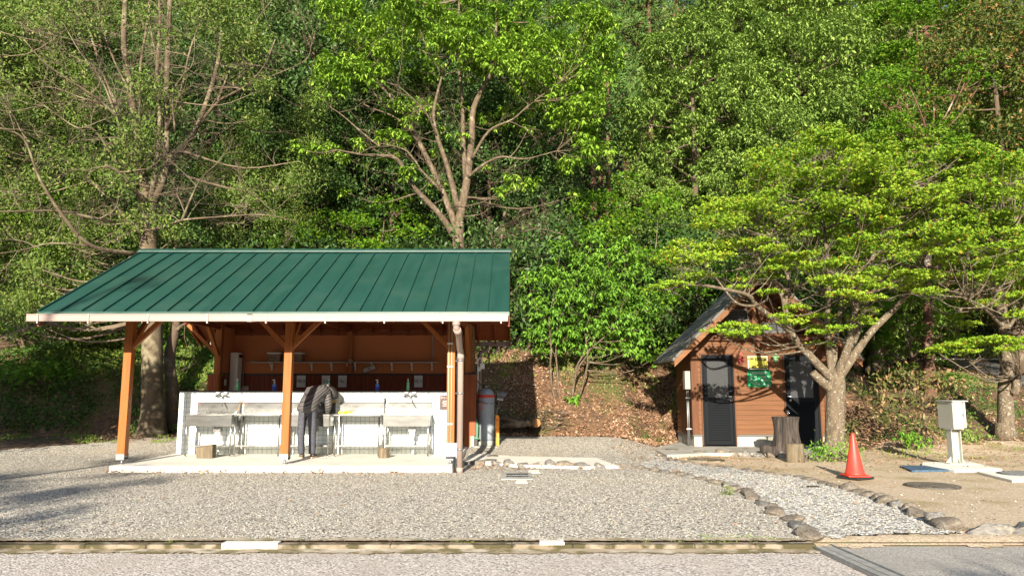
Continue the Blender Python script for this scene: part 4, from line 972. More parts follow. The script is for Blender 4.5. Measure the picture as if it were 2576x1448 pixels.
m = MB(); m.box(HX0-0.01, HX0+0.135, HY0-0.034, HY0-0.0, 0.375, 2.70); m.box(HX0-0.034, HX0-0.011, HY0-0.034, HY0+0.10, 0.375, 2.70); m.build('corner_board', M['hutz'], hut); lay(HX1-0.10, HX1+0.012, HY0-0.036, HY0-0.026, 0.375, 2.70).build('corner_board', M['hutz'], hut)
for a, b in (D1, D2):
    m = MB(); m.box(a-0.033, a-0.002, HY0-0.04, HY0+0.05, DB, DT+0.03); m.box(b+0.002, b+0.033, HY0-0.04, HY0+0.05, DB, DT+0.03); m.box(a-0.002, b+0.002, HY0-0.04, HY0+0.05, DT+0.002, DT+0.03)
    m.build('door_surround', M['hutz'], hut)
m = MB()
for a, b in ((HX0-0.03, D1[0]-0.036), (D1[1]+0.036, D2[0]-0.036), (D2[1]+0.036, HX1+0.01)): m.box(a, b, HY0-0.045, HY0+0.08, 0.325, 0.370)
m.box(HX0-0.03, HX0+0.06, HY0+0.082, HY1, 0.325, 0.370); m.build('sill_trim', M['metaledge'], hut)
m = MB()
for a, b in ((HX0+0.0, D1[0]-0.04), (D1[1]+0.034, D2[0]-0.034), (D2[1]+0.034, HX1)): lay(a, b, HY0-0.012, HY0+0.1, 0.02, 0.322).build('base', M['concg'], hut)
lay(HX0, HX0+0.12, HY0+0.102, HY1, 0.02, 0.322).build('base', M['concg'], hut)
m = MB(); m.box(HX0+0.16, HX1-0.12, HY0-0.10, HY0-0.0, 2.74, 2.90); m.box(HX0-0.06, HX0+0.06, HY0-0.5, HY1, 2.48, 2.62); m.box(HX1-0.06, HX1+0.06, HY0-0.5, HY1, 2.48, 2.62); m.build('eave_beam', M['hutz'], hut, bevel=0.004)
# gable above, boards set back in the shade of the overhang
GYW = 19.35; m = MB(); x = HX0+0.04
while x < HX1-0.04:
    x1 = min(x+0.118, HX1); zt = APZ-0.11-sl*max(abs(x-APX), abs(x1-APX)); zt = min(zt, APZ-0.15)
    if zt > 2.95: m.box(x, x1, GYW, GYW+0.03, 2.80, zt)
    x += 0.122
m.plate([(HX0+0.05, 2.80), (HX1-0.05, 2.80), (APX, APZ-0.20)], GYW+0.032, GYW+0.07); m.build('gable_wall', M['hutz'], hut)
m = MB(); m.beam((APX, RF+0.05, APZ-0.24), (APX, GYW, APZ-0.24), 0.10, 0.14); m.box(APX-0.05, APX+0.05, GYW-0.06, GYW-0.001, 2.94, APZ-0.20); m.build('gable_post', M['fascia'], hut)
M['meter'] = material('beige_meter_plastic', (0.27, 0.26, 0.22), 0.5)
M['glassd'] = material('dim_window_glass', (0.06, 0.065, 0.07), 0.08, col2=(0.12, 0.12, 0.12), nscale=3)
for (x0, x1, z0, z1) in ((5.62, 6.20, 3.28, 3.58), (6.55, 7.15, 2.96, 3.24), (5.42, 6.20, 2.96, 3.24)):
    m = MB(); m.box(x0, x1, GYW-0.03, GYW-0.002, z0, z0+0.03); m.box(x0, x1, GYW-0.03, GYW-0.002, z1-0.03, z1); m.box(x0, x0+0.03, GYW-0.03, GYW-0.002, z0+.03, z1-.03); m.box(x1-.03, x1, GYW-0.03, GYW-0.002, z0+.03, z1-.03)
    wf = m.build('window', M['metaledge'], hut)
    m = MB(); n = 5
    for i in range(n):
        zz = z0+0.035+(z1-z0-0.07)*i/n; m.hexa([(x0+.03, GYW-0.03, zz), (x1-.03, GYW-0.03, zz), (x1-.03, GYW-0.026, zz), (x0+.03, GYW-0.026, zz)], [(x0+.03, GYW-0.010, zz+.045), (x1-.03, GYW-0.010, zz+.045), (x1-.03, GYW-0.006, zz+.045), (x0+.03, GYW-0.006, zz+.045)])
    m.build('louvre_pane', M['glassd'], wf)
# doors
def lattice():
    m = bpy.data.materials.new('diagonal_lattice_glass'); m.use_nodes = True; t = m.node_tree; N = t.nodes; L = t.links; p = N['Principled BSDF']
    tc = N.new('ShaderNodeTexCoord'); mp = N.new('ShaderNodeMapping'); mp.inputs['Rotation'].default_value = (0, R(45), 0); L.new(tc.outputs['Object'], mp.inputs[0])
    wv = N.new('ShaderNodeTexWave'); wv.bands_direction = 'X'; wv.inputs['Scale'].default_value = 11.0; wv.inputs['Distortion'].default_value = 0; L.new(mp.outputs[0], wv.inputs['Vector'])
    rp = N.new('ShaderNodeValToRGB'); rp.color_ramp.elements[0].position = 0.45; rp.color_ramp.elements[0].color = (0.012, 0.013, 0.016, 1); rp.color_ramp.elements[1].position = 0.8; rp.color_ramp.elements[1].color = (0.11, 0.115, 0.12, 1)
    L.new(wv.outputs['Fac'], rp.inputs[0]); L.new(rp.outputs[0], p.inputs['Base Color']); p.inputs['Roughness'].default_value = 0.3
    bp = N.new('ShaderNodeBump'); bp.inputs['Distance'].default_value = 0.006; L.new(wv.outputs['Fac'], bp.inputs['Height']); L.new(bp.outputs[0], p.inputs['Normal'])
    return m
M['lattice'] = lattice()
for i, (a, b) in enumerate((D1, D2)):
    y = HY0-0.012; zs = 1.26
    m = MB(); m.box(a, a+0.045, y-0.02, y+0.04, DB+.002, DT); m.box(b-0.045, b, y-0.02, y+0.04, DB+.002, DT); m.box(a+0.045, b-0.045, y-0.02, y+0.04, DT-0.045, DT)
    fr = m.build('door_frame', M['door'], hut, bevel=0.003)
    m = MB(); a2, b2 = a+0.05, b-0.05; zt = DT-0.05
    m.box(a2, a2+0.085, y-0.012, y+0.02, DB+.01, zt); m.box(b2-0.085, b2, y-0.012, y+0.02, DB+.01, zt); m.box(a2+.085, b2-.085, y-0.012, y+0.02, zt-0.11, zt); m.box(a2+.085, b2-.085, y-0.012, y+0.02, zs-0.06, zs+0.03); m.box(a2+.085, b2-.085, y-0.012, y+0.02, DB+.01, DB+0.12)
    do = m.build('door', M['door'], hut, bevel=0.003)
    lay(a2+.087, b2-.087, y+0.0, y+0.008, zs+0.032, zt-0.112).build('lattice_pane', M['lattice'], do)
    m = MB(); z = DB+0.13
    m.box(a2+.086, b2-.086, y+0.012, y+0.018, DB+0.121, zs-0.061)
    while z < zs-0.10:
        m.hexa([(a2+.087, y-0.010, z), (b2-.087, y-0.010, z), (b2-.087, y-0.004, z), (a2+.087, y-0.004, z)], [(a2+.087, y+0.004, z+.032), (b2-.087, y+0.004, z+.032), (b2-.087, y+0.010, z+.032), (a2+.087, y+0.010, z+.032)]); z += 0.042
    m.build('louvre', M['door'], do)
    hx = b2-0.05 if i == 0 else a2+0.05
    m = MB(); m.lathe([(0.0, 0), (0.001, 0)], (0, 0, 0), 3) if False else None
    m = MB(); m.tube([(hx, y-0.014, zs-0.03), (hx, y-0.05, zs-0.03)], [0.016, 0.012], 10); m.tube([(hx, y-0.05, zs-0.03), (hx, y-0.062, zs-0.03), (hx, y-0.085, zs-0.03), (hx, y-0.095, zs-0.03)], [0.018, 0.032, 0.032, 0.018], 14); m.build('door_knob', M['chrome'], do)
    m = MB(); m.box(hx-0.055, hx+0.05, y-0.03, y-0.013, zs+0.19, zs+0.21); m.build('pull_plate', M['chrome'], do)
    m = MB(); m.box(hx-0.05, hx+0.04, y-0.02, y-0.013, zs+0.05, zs+0.075); m.build('lock_plate', M['whitep'] if i else M['galv'], do)
# hut signs
M['signgreen'] = material('green_sign', (0.0, 0.27, 0.10), 0.35); M['signyel'] = material('yellow_sign', (0.40, 0.35, 0.025), 0.4); M['pictred'] = material('red_pictogram', (0.45, 0.03, 0.035), 0.5); M['pictgreen'] = material('green_pictogram', (0.10, 0.24, 0.10), 0.5)
def h5(cx, cy_, Y=19.06): return at(1823.1+.0955*cx, 867.5+.0955*cy_, Y)
SY = HY0-0.026
def disc(mb, p, r_, y0, y1, n=20): mb.plate([(p.x+r_*math.cos(2*math.pi*i/n), p.z+r_*math.sin(2*math.pi*i/n)) for i in range(n)], y0, y1)
a = h5(612, 632); b = h5(1112, 290)
s_ = thing('bear_warning_sign', 'yellow sign with a black bear between the two hut doors', 'warning sign', ((a.x+b.x)/2, SY, a.z))
lay(a.x, b.x, SY-0.012, SY, a.z, b.z).build('white_border', M['wink'], s_)
W_ = b.x-a.x; Hh = b.z-a.z
lay(a.x+0.02*W_+.004, b.x-.012, SY-0.016, SY-0.0125, a.z+.012, b.z-.012).build('yellow_panel', M['signyel'], s_)
m = MB(); m.box(a.x+W_*.35, b.x-.02, SY-0.019, SY-0.0165, b.z-Hh*.35, b.z-.03); m.box(a.x+.014, b.x-.014, SY-0.019, SY-0.0165, a.z+.014, a.z+Hh*.12); m.build('black_bar', M['ink'], s_)
text('熊出没注意', 0.08, (a.x+W_*.655, SY-0.021, b.z-Hh*.21), M['signyel'], s_, fit=W_*.52)
bear = [(0.02, .62), (.06, .70), (.12, .78), (.22, .85), (.30, .80), (.42, .86), (.60, .90), (.78, .84), (.90, .70), (.93, .52), (.90, .30), (.93, .08), (.80, .08), (.78, .28), (.70, .42), (.62, .34), (.64, .10), (.52, .10), (.50, .36), (.42, .36), (.40, .08), (.28, .08), (.28, .40), (.22, .50), (.12, .52), (.05, .52)]
bw, bh = W_*.26, Hh*.22
m = MB(); m.plate([(a.x+W_*.06+u*bw, b.z-Hh*.33+v*bh) for u, v in bear], SY-0.019, SY-0.0165); m.build('bear_picture', M['ink'], s_)
m = MB(); random.seed(2)
for r_ in range(5):
    z = b.z-Hh*(.46+.085*r_); x = a.x+W_*.12
    if r_ in (0, 2, 4): m.box(a.x+W_*.05, a.x+W_*.08, SY-0.019, SY-0.0165, z-.006, z+.006)
    xe = a.x+W_*random.uniform(.7, .93) if r_ != 1 else a.x+W_*.4
    while x < xe: w1 = random.uniform(.012, .03); m.box(x, min(x+w1, xe), SY-0.019, SY-0.0165, z-.006, z+.006); x += w1+.006
m.build('small_print', M['ink'], s_)
m = MB()
for i in range(6): disc(m, Vector((a.x+W_*(.25+.1*i), 0, a.z+Hh*.075)), 0.009, SY-0.022, SY-0.0195, 6)
m.build('dots', M['signyel'], s_)
a = h5(600, 1100); b = h5(1190, 662)
s_ = thing('opening_hours_sign', 'green sign with white opening hours writing below the bear sign', 'sign', ((a.x+b.x)/2, SY, a.z))
W_ = b.x-a.x; Hh = b.z-a.z; xc = (a.x+b.x)/2
lay(a.x-.02, b.x+.03, SY-0.012, SY, a.z-.03, b.z+.01).build('backboard', M['hut'], s_, bevel=0.003)
lay(a.x, b.x, SY-0.020, SY-0.0125, a.z, b.z).build('green_panel', M['signgreen'], s_, bevel=0.003)
ty = SY-0.0215
text('公衆便所利用時間', 0.075, (xc-.01, ty, b.z-Hh*.19), M['wink'], s_, fit=W_*.74)
text('5月～9月　午後6時まで', 0.06, (xc, ty, b.z-Hh*.41), M['wink'], s_, fit=W_*.82)
text('10月～4月　午後4時まで', 0.06, (xc-.005, ty, b.z-Hh*.60), M['wink'], s_, fit=W_*.84)
text('ご協力お願いします', 0.05, (xc-.02, ty, b.z-Hh*.84), M['wink'], s_, fit=W_*.56)
lay(xc-W_*.36, xc+W_*.30, ty-.001, ty+.001, b.z-Hh*.735, b.z-Hh*.725).build('divider', M['wink'], s_)
m = MB(); disc(m, Vector((b.x-W_*.13, 0, a.z+Hh*.08)), 0.035, ty-.003, ty+.001, 14); m.build('round_sticker', M['wink'], s_)
s_ = thing('female_toilet_sign', 'red figure pictogram beside the left hut door', 'pictogram', tuple(h5(412, 500)))
m = MB(); p = h5(412, 240); disc(m, p, 0.036, SY-0.03, SY); m.build('head', M['pictred'], s_)
m = MB(); m.plate([(h5(315, 415).x, h5(315, 415).z), (h5(512, 412).x, h5(512, 412).z), (h5(410, 300).x, h5(410, 300).z)], SY-0.03, SY); m.build('skirt', M['pictred'], s_)
m = MB(); disc(m, h5(418, 460), 0.048, SY-0.028, SY); m.build('disc', M['pictred'], s_); text('N', 0.06, (h5(418, 460).x, SY-0.03, h5(418, 460).z), M['wink'], s_)
s_ = thing('male_toilet_sign', 'green figure pictogram beside the right hut door', 'pictogram', tuple(h5(1330, 490)))
m = MB(); disc(m, h5(1330, 250), 0.038, SY-0.03, SY); m.build('head', M['pictgreen'], s_)
m = MB(); m.plate([(h5(1235, 290).x, h5(1235, 290).z), (h5(1332, 488).x, h5(1332, 488).z), (h5(1425, 292).x, h5(1425, 292).z)], SY-0.03, SY); m.build('torso', M['pictgreen'], s_)
# meter box and conduits at the left corner of the hut
def c4(cx, cy_, Y): return at(1603+.369*cx, 660+.369*cy_, Y)
a = c4(315, 863, 19.3); b = c4(378, 740, 19.3)
mb_ = thing('meter_box', 'grey electric meter box on the left corner of the toilet hut', 'meter box', ((a.x+b.x)/2, 19.3, a.z))
lay(a.x, 4.575, 19.12, 19.35, a.z, b.z).build('housing', M['meter'], mb_, bevel=0.008)
lay(a.x+.02, 4.56, 19.112, 19.119, a.z+.02, b.z-.02).build('cover', M['meter'], mb_)
m = MB()
for xx in (4.505, 4.54): m.tube([(xx, 19.25, a.z), (xx, 19.25, 0.02)], 0.014, 8)
cm = m.build('conduits', M['galv'], mb_)
m = MB(); [m.box(4.47, 4.585, 19.232, 19.268, z-.012, z+.012) for z in (a.z-.22, 0.50)]; m.build('clips', M['whitep'], cm)
# apron slab of the hut
ap = slabpoly('hut_apron', 'pale concrete apron in front of the toilet hut doors', 'concrete apron', [(1640, 1126), (1677, 1143), (1780, 1138), (2085, 1141), (2120, 1116), (1745, 1108), (1700, 1112)], -0.05, 0.07, M['concg'])
lid(1690, 1130, 0.072, 0.16, M['iron'], lab='round dark manhole cover in the left end of the hut apron')
p = G(1776, 1155, 0.02); t = thing('round_stone_lid', 'large round earthy lid between the hut apron stones and the gravel path', 'lid', (p.x, p.y, 0.0)); MB().lathe([(0.38, -0.02), (0.385, 0.018), (0.37, 0.022)], (p.x, p.y, 0.0), 28).build('lid', M['kerb'], t)
# stump fountain, wooden tub, log seat
st = log('water_tap_stump', 'tall dark tree stump with a tap on top beside the right hut door', 'stump fountain', gx_(1973, 17.0)-.02, 17.0, 0.02, 0.255, 0.87, M['stump'], M['stump'], lump=0.11, n=44, seed=9, flare=0.32)
m = MB(); m.tube([(0.06, 0, 0.87), (0.06, 0, 0.99)], 0.016, 8); m.tube([(0.06, 0.0, 0.975), (0.06, -0.07, 0.975), (0.06, -0.09, 0.94)], 0.013, 8); m.box(0.03, 0.09, -0.012, 0.012, 0.992, 1.008); m.build('tap', M['chrome'], st, world=False)
p = G(1929, 1141, 0.05)
tb = thing('wooden_tub', 'low round wooden tub ring left of the tap stump', 'tub', (p.x+.03, 17.0, 0.05))
m = MB(); m.lathe([(0.20, 0), (0.215, 0.02), (0.21, 0.17), (0.20, 0.18), (0.165, 0.178), (0.16, 0.03)], (p.x+.03, 17.05, 0.06), 26); m.build('staves', M['stump'], tb)
log('log_seat', 'short pale cut log in front of the tap stump', 'log', gx_(1991, 15.75), 15.75, 0.0, 0.175, 0.38, M['stumppale'], M['stumppale'], lump=0.04, seed=12)

# ------------------------------------------------------------------ cone, cabinet, plates, manholes on the right
cx_, cyy = gx_(2137, 12.85), 12.85
cn = thing('traffic_cone', 'red traffic cone on a black rubber base beside the maple trunk', 'traffic cone', (cx_, cyy, 0))
MB().lathe([(0.165, 0.075), (0.160, 0.10), (0.150, 0.11), (0.035, 0.72), (0.030, 0.75), (0.020, 0.765), (0.012, 0.768)], (cx_, cyy, 0.0), 36).build('cone', M['cone'], cn)
m = MB(); m.box(cx_-0.19, cx_+0.19, cyy-0.19, cyy+0.19, 0.045, 0.075); m.build('base_plate', M['cone'], cn, bevel=0.02)
m = MB(); cs = math.cos(.5); sn = math.sin(.5); h_ = 0.21
P = [(cx_+h_*(a*cs-b*sn), cyy+h_*(a*sn+b*cs)) for a, b in ((-1, -1), (1, -1), (1, 1), (-1, 1))]
m.plate(P, 0.008, 0.045, 'z'); m.build('rubber_weight', M['rubber'], cn, bevel=0.01)
# cabinet on a steel post
CXB, CYB = 8.72, 15.1
cb = thing('utility_cabinet', 'cream metal utility cabinet on a steel post with lid sticking out', 'utility cabinet', (CXB, CYB, 0))
zb, zt = 0.72, 1.26
lay(8.73, 8.93, 14.85, 15.38, zb, zt).build('cabinet_body', M['cream'], cb, bevel=0.008)
lay(8.74, 8.925, 14.835, 14.847, zb+.015, zt-.01).build('cabinet_door', M['cream'], cb, bevel=0.004)
lay(8.935, 8.975, 14.83, 15.36, zb+.03, zt-.01).build('side_door', M['cream'], cb, bevel=0.004)
lay(8.71, 9.03, 14.81, 15.40, zt+.001, zt+.022).build('roof_lid', M['cream'], cb, bevel=0.003)
m = MB(); [m.tube([(x, 14.832, z), (x, 14.826, z)], 0.008, 8) for x, z in ((8.76, zb+.04), (8.76, zt-.04))]; m.box(8.90, 8.915, 14.822, 14.834, zb+.25, zb+.31); m.build('screws_and_latch', M['galv'], cb)
m = MB(); m.box(8.745, 8.755, 14.98, 15.16, 0.06, zb-.001); m.box(8.925, 8.935, 14.98, 15.16, 0.06, zb-.001); m.box(8.756, 8.924, 15.065, 15.075, 0.06, zb-.001); m.box(8.72, 8.96, 14.92, 15.22, zb-.012, zb-.001); m.build('steel_post', M['cream'], cb)
m = MB(); m.box(8.62, 9.06, 14.88, 15.26, 0.048, 0.06)
for x, s_ in ((8.745, -1), (8.935, 1)): m.plate([(x, 0.061), (x+s_*0.10, 0.061), (x+s_*0.0, 0.18)], 15.06, 15.075)
m.plate([(14.98, 0.061), (14.90, 0.061), (14.98, 0.18)], 8.83, 8.84, 'x'); m.build('foot_plate', M['cream'], cb)
slabpoly('concrete_footing', 'white concrete footing under the cream utility cabinet', 'footing', [(2320, 1161), (2440, 1160), (2520, 1178), (2400, 1181), (2318, 1167)], -0.03, 0.045, M['conc'])
M['bluep'] = material('blue_weathered_paint', (0.030, 0.075, 0.135), 0.7, col2=(0.055, 0.11, 0.18), nscale=3, col3=(0.30, 0.28, 0.22), n3scale=6, range3=(0.6, 0.7), stretch=(2, 8, 1))
bp_ = slabpoly('blue_cover_plate', 'weathered blue flat cover plate beside the cabinet footing', 'cover plate', [(2262, 1169), (2372, 1170), (2400, 1180), (2292, 1182)], 0.0, 0.035, M['bluep'])
lid(2344, 1220.5, 0.012, 0.40, M['iron'], lab='large dark manhole cover in bare earth in front of the cabinet')
s_ = slabpoly('manhole_surround', 'pale concrete slab with a manhole at the right edge of the picture', 'concrete slab', [(2455, 1184), (2590, 1186), (2700, 1200), (2545, 1206)], -0.03, 0.045, M['conc'])
lid(2578, 1191, 0.05, 0.42, M['galv'], parent=s_)
lid(2045, 1224, 0.012, 0.10, M['iron'], lab='small dark lid in the white gravel path', name='manhole_cover', cat='drain lid', ribs=False)

# notice board and rubbish bin by the upper road
p = at(2236, 931, 30.5); zg = float(H(p.x, p.y))
nb = thing('notice_board', 'dark notice board on a post far behind, beyond the maple trunk', 'notice board', (p.x, 30.5, zg))
MB().tube([(p.x, 30.56, zg), (p.x, 30.56, at(2236, 871, 30.5).z)], 0.08, 8).build('post', M['bark'], nb)
a = at(2218, 907, 30.5); b = at(2257, 874, 30.5)
m = MB(); m.box(a.x, b.x, 30.45, 30.47, a.z, b.z); m.build('panel', M['glassd'], nb)
m = MB(); m.box(a.x-.04, b.x+.04, 30.40, 30.48, b.z, b.z+.06); m.box(a.x-.04, b.x+.04, 30.40, 30.48, a.z-.06, a.z); m.box(a.x-.05, a.x, 30.40, 30.48, a.z, b.z); m.box(b.x, b.x+.05, 30.40, 30.48, a.z, b.z); m.box((a.x+b.x)/2-.08, (a.x+b.x)/2-.0, 30.41, 30.449, a.z, b.z); m.build('frame', M['black'], nb)
a = at(2170, 930, 27.5)
p = at(2576, 922, 31); zg = float(H(p.x, 31))
bn = thing('rubbish_bin', 'small white and green bin by the upper road at the right edge', 'bin', (p.x, 31, zg))
m = MB(); m.lathe([(0.30, 0.02), (0.36, 0.75)], (p.x-.05, 31, zg+.6), 14); m.build('container', M['whitep'], bn); m = MB(); m.box(p.x+.28, p.x+.9, 30.8, 31.3, zg+.1, zg+1.25); m.box(p.x-.35, p.x+.9, 30.8, 31.3, zg, zg+.58); m.build('green_bin', M['greenp'], bn)

# ------------------------------------------------------------------ border stones
def rock_mesh(seed, rough=0.16):
    rnd = random.Random(seed); bm = bmesh.new(); bmesh.ops.create_icosphere(bm, subdivisions=3, radius=1.0)
    cuts = [(Vector((rnd.gauss(0, 1), rnd.gauss(0, 1), rnd.gauss(0, .8))).normalized(), rnd.uniform(0.45, 0.85)) for _ in range(14)]
    ph = [rnd.uniform(0, 6.28) for _ in range(6)]
    for v in bm.verts:
        for n_, d in cuts:
            q = v.co.dot(n_)
            if q > d: v.co -= n_*(q-d)*0.97
        f = 1+rough*.4*math.sin(4*v.co.x+ph[0])*math.sin(5*v.co.y+ph[1])+rough*.3*math.sin(9*v.co.z+ph[2]+5*v.co.x)+rough*.16*math.sin(17*v.co.x+ph[3])*math.cos(15*v.co.y+ph[4])
        v.co *= f
    me = bpy.data.meshes.new('stone'); bm.to_mesh(me); bm.free()
    me.polygons.foreach_set('use_smooth', [True]*len(me.polygons)); me.update(); return me
ORD = ['first', 'second', 'third', 'fourth', 'fifth', 'sixth', 'seventh', 'eighth', 'ninth', 'tenth', 'eleventh', 'twelfth', 'thirteenth', 'fourteenth', 'fifteenth', 'sixteenth', 'seventeenth', 'eighteenth', 'nineteenth', 'twentieth', 'twenty-first', 'twenty-second', 'twenty-third', 'twenty-fourth', 'twenty-fifth', 'twenty-sixth']
rocks = [rock_mesh(s_) for s_ in range(10)]
for i, r_ in enumerate(rocks): r_.materials.append(M['rockg'] if i % 3 == 0 else M['rock'])
def stone(x, y, rx, ry, rz_, zc, seed, lab, grp, grey=False):
    rnd = random.Random(seed); me = rocks[seed % 10]
    if grey: me = rocks[(seed*3) % 9 // 3*3]
    o = bpy.data.objects.new('border_stone', me); C.objects.link(o); o.location = (x, y, zc)
    o.scale = (rx, ry, rz_); tag(o, lab, 'stone', grp); return o
def row(line, wfun, hfun, grp, desc, seed, stretch=1.0):
    rnd = random.Random(seed); i = 0; n = 0; seg = 0; pos = Vector(line[0]); acc = 0
    pts = [Vector(p) for p in line]; lens = [0]
    for a, b in zip(pts[:-1], pts[1:]): lens.append(lens[-1]+(b-a).length)
    def P(s_):
        for k in range(len(pts)-1):
            if s_ <= lens[k+1] or k == len(pts)-2:
                t = (s_-lens[k])/(lens[k+1]-lens[k]); return pts[k].lerp(pts[k+1], t), (pts[k+1]-pts[k]).normalized()
    s_ = 0; out = []
    while s_ < lens[-1]:
        f = s_/lens[-1]; w1 = wfun(f)*rnd.uniform(0.75, 1.25); p, d = P(min(s_+w1/2, lens[-1])); h1 = hfun(f)*rnd.uniform(0.8, 1.2)
        out.append((p, d, w1, h1)); s_ += w1*0.97
    N_ = len(out)
    for k, (p, d, w1, h1) in enumerate(out):
        j = N_-1-k
        o = stone(p.x+rnd.uniform(-.03, .03), p.y+rnd.uniform(-.03, .03), w1*0.66, rnd.uniform(0.11, 0.16)*(0.7+w1), h1*.85, h1*0.08, rnd.randint(0, 999), f'{desc}, {ORD[min(j, 25)]} from the near end of its row', grp)
        o.rotation_euler = (rnd.uniform(-.15, .15), rnd.uniform(-.12, .12), math.atan2(d.y, d.x)+rnd.uniform(-.2, .2))
row(left_line, lambda f: 0.26+0.16*f, lambda f: 0.07+0.05*f, 'stones along the left side of the gravel path', 'stone left of the gravel path', 21)
row(right_line[:6], lambda f: 0.30, lambda f: 0.055, 'stones between the hut and the gravel path', 'low stone between hut and traffic cone', 22)
row(right_line[5:], lambda f: 0.30+0.22*f, lambda f: 0.10+0.09*f, 'stones along the right side of the gravel path', 'rough stone right of the gravel path', 23)
row([G(*p) for p in [(2068, 1153), (1940, 1150), (1840, 1146), (1755, 1144)]], lambda f: 0.27, lambda f: 0.14, 'stones in front of the hut apron', 'rounded stone before the hut apron', 24)
row([G(*p) for p in [(1528, 1180), (1440, 1177), (1300, 1173), (1186, 1167)]], lambda f: 0.32, lambda f: 0.15, 'stones in front of the concrete pad', 'pale stone before the concrete pad', 25)
row([G(*p, 0.12) for p in [(430, 1080), (330, 1092), (230, 1103), (150, 1112), (90, 1122)]], lambda f: 0.34, lambda f: 0.09, 'stones at the left edge of the gravel', 'mossy stone left of the pavilion', 26)

# ------------------------------------------------------------------ the stooping person
def skin(name, chains, m_, parent, sub=2, root=0):
    """one continuous surface grown over connected joints: chains = list of [(point, radius), ...]; shared points join"""
    V = []; E = []; Rr = []; idx = {}
    def vid(p, r_):
        key = tuple(round(c, 4) for c in p)
        if key not in idx: idx[key] = len(V); V.append(Vector(p)); Rr.append(r_)
        return idx[key]
    for ch in chains:
        prev = None
        for p, r_ in ch:
            i = vid(p, r_)
            if prev is not None and prev != i: E.append((prev, i))
            prev = i
    me = bpy.data.meshes.new(name); me.from_pydata([tuple(v) for v in V], E, [])
    o = bpy.data.objects.new(name, me); C.objects.link(o)
    sk = o.modifiers.new('skin', 'SKIN'); sk.use_smooth_shade = True
    for i, sv in enumerate(me.skin_vertices[0].data):
        r_ = Rr[i]; sv.radius = r_ if isinstance(r_, tuple) else (r_, r_); sv.use_root = (i == root)
    su = o.modifiers.new('sub', 'SUBSURF'); su.levels = sub; su.render_levels = sub
    bpy.context.view_layer.update()
    me2 = bpy.data.meshes.new_from_object(o.evaluated_get(bpy.context.evaluated_depsgraph_get()))
    bpy.data.objects.remove(o); me2.materials.clear(); me2.name = name
    return link_mesh(name, me2, m_, parent, True, smooth=True)
M['skin'] = material('skin', (0.50, 0.30, 0.20), 0.55)
M['hair'] = material('black_hair', (0.012, 0.010, 0.010), 0.5, bump=0.6, bscale=60)
def quilt():
    m = bpy.data.materials.new('grey_quilted_jacket'); m.use_nodes = True; t = m.node_tree; N = t.nodes; L = t.links; p = N['Principled BSDF']; p.inputs['Roughness'].default_value = 0.6
    p.inputs['Base Color'].default_value = (0.16, 0.145, 0.145, 1)
    tc = N.new('ShaderNodeTexCoord'); wv = N.new('ShaderNodeTexWave'); wv.bands_direction = 'Z'; wv.inputs['Scale'].default_value = 5.5; wv.inputs['Distortion'].default_value = 1.4; wv.inputs['Detail'].default_value = 1
    mp = N.new('ShaderNodeMapping'); mp.inputs['Rotation'].default_value = (R(-25), R(18), 0); L.new(tc.outputs['Object'], mp.inputs[0]); L.new(mp.outputs[0], wv.inputs['Vector'])
    rp = N.new('ShaderNodeValToRGB'); rp.color_ramp.elements[0].position = 0.0; rp.color_ramp.elements[0].color = (0.045, 0.042, 0.043, 1); rp.color_ramp.elements[1].position = 0.25; rp.color_ramp.elements[1].color = (0.10, 0.092, 0.092, 1)
    L.new(wv.outputs['Fac'], rp.inputs[0]); L.new(rp.outputs[0], p.inputs['Base Color'])
    bp = N.new('ShaderNodeBump'); bp.inputs['Distance'].default_value = 0.012; bp.inputs['Strength'].default_value = 1; L.new(wv.outputs['Fac'], bp.inputs['Height']); L.new(bp.outputs[0], p.inputs['Normal']); return m
M['jacket'] = quilt()
M['trousers'] = material('grey_blue_trousers', (0.062, 0.062, 0.078), 0.8, col2=(0.042, 0.042, 0.056), nscale=9, bump=0.8, bscale=10, stretch=(1, 1, 2.2))
M['shoe'] = material('brown_black_shoe', (0.09, 0.065, 0.045), 0.6, col2=(0.03, 0.028, 0.028), nscale=10, mixrange=(.45, .55)); M['sole'] = material('tan_sole', (0.42, 0.33, 0.22), 0.7)
M['hood'] = material('light_grey_hood', (0.30, 0.29, 0.285), 0.7, bump=0.6, bscale=14)
bx = gx_(776, 15.3); by = 15.30; z0 = SL+0.004
per = thing('person', 'person in grey quilted jacket and dark trousers stooping over the sink', 'person', (bx, by, z0))
pel = Vector((bx-0.005, by+0.02, z0+0.98))
wst = Vector((bx+0.01, by+0.10, z0+1.12)); che = Vector((bx+0.07, by+0.28, z0+1.32)); upc = Vector((bx+0.13, by+0.44, z0+1.41)); nek = Vector((bx+0.24, by+0.52, z0+1.40)); hd1 = Vector((bx+0.33, by+0.58, z0+1.35)); hd2 = Vector((bx+0.385, by+0.62, z0+1.25))
shL = Vector((bx-0.08, by+0.44, z0+1.36)); shR = Vector((bx+0.28, by+0.40, z0+1.34))
elL = Vector((bx-0.24, by+0.36, z0+1.06)); elR = Vector((bx+0.31, by+0.44, z0+1.04)); wrL = Vector((bx+0.03, by+0.56, z0+0.90)); wrR = Vector((bx+0.25, by+0.60, z0+0.86))
hipL = Vector((bx-0.10, by+0.02, z0+0.93)); hipR = Vector((bx+0.09, by+0.02, z0+0.93))
knL = Vector((bx-0.115, by-0.03, z0+0.50)); knR = Vector((bx+0.115, by-0.02, z0+0.50)); anL = Vector((bx-0.10, by+0.0, z0+0.10)); anR = Vector((bx+0.115, by+0.01, z0+0.10))
toL = Vector((bx-0.12, by+0.17, z0+0.045)); toR = Vector((bx+0.14, by+0.17, z0+0.045))
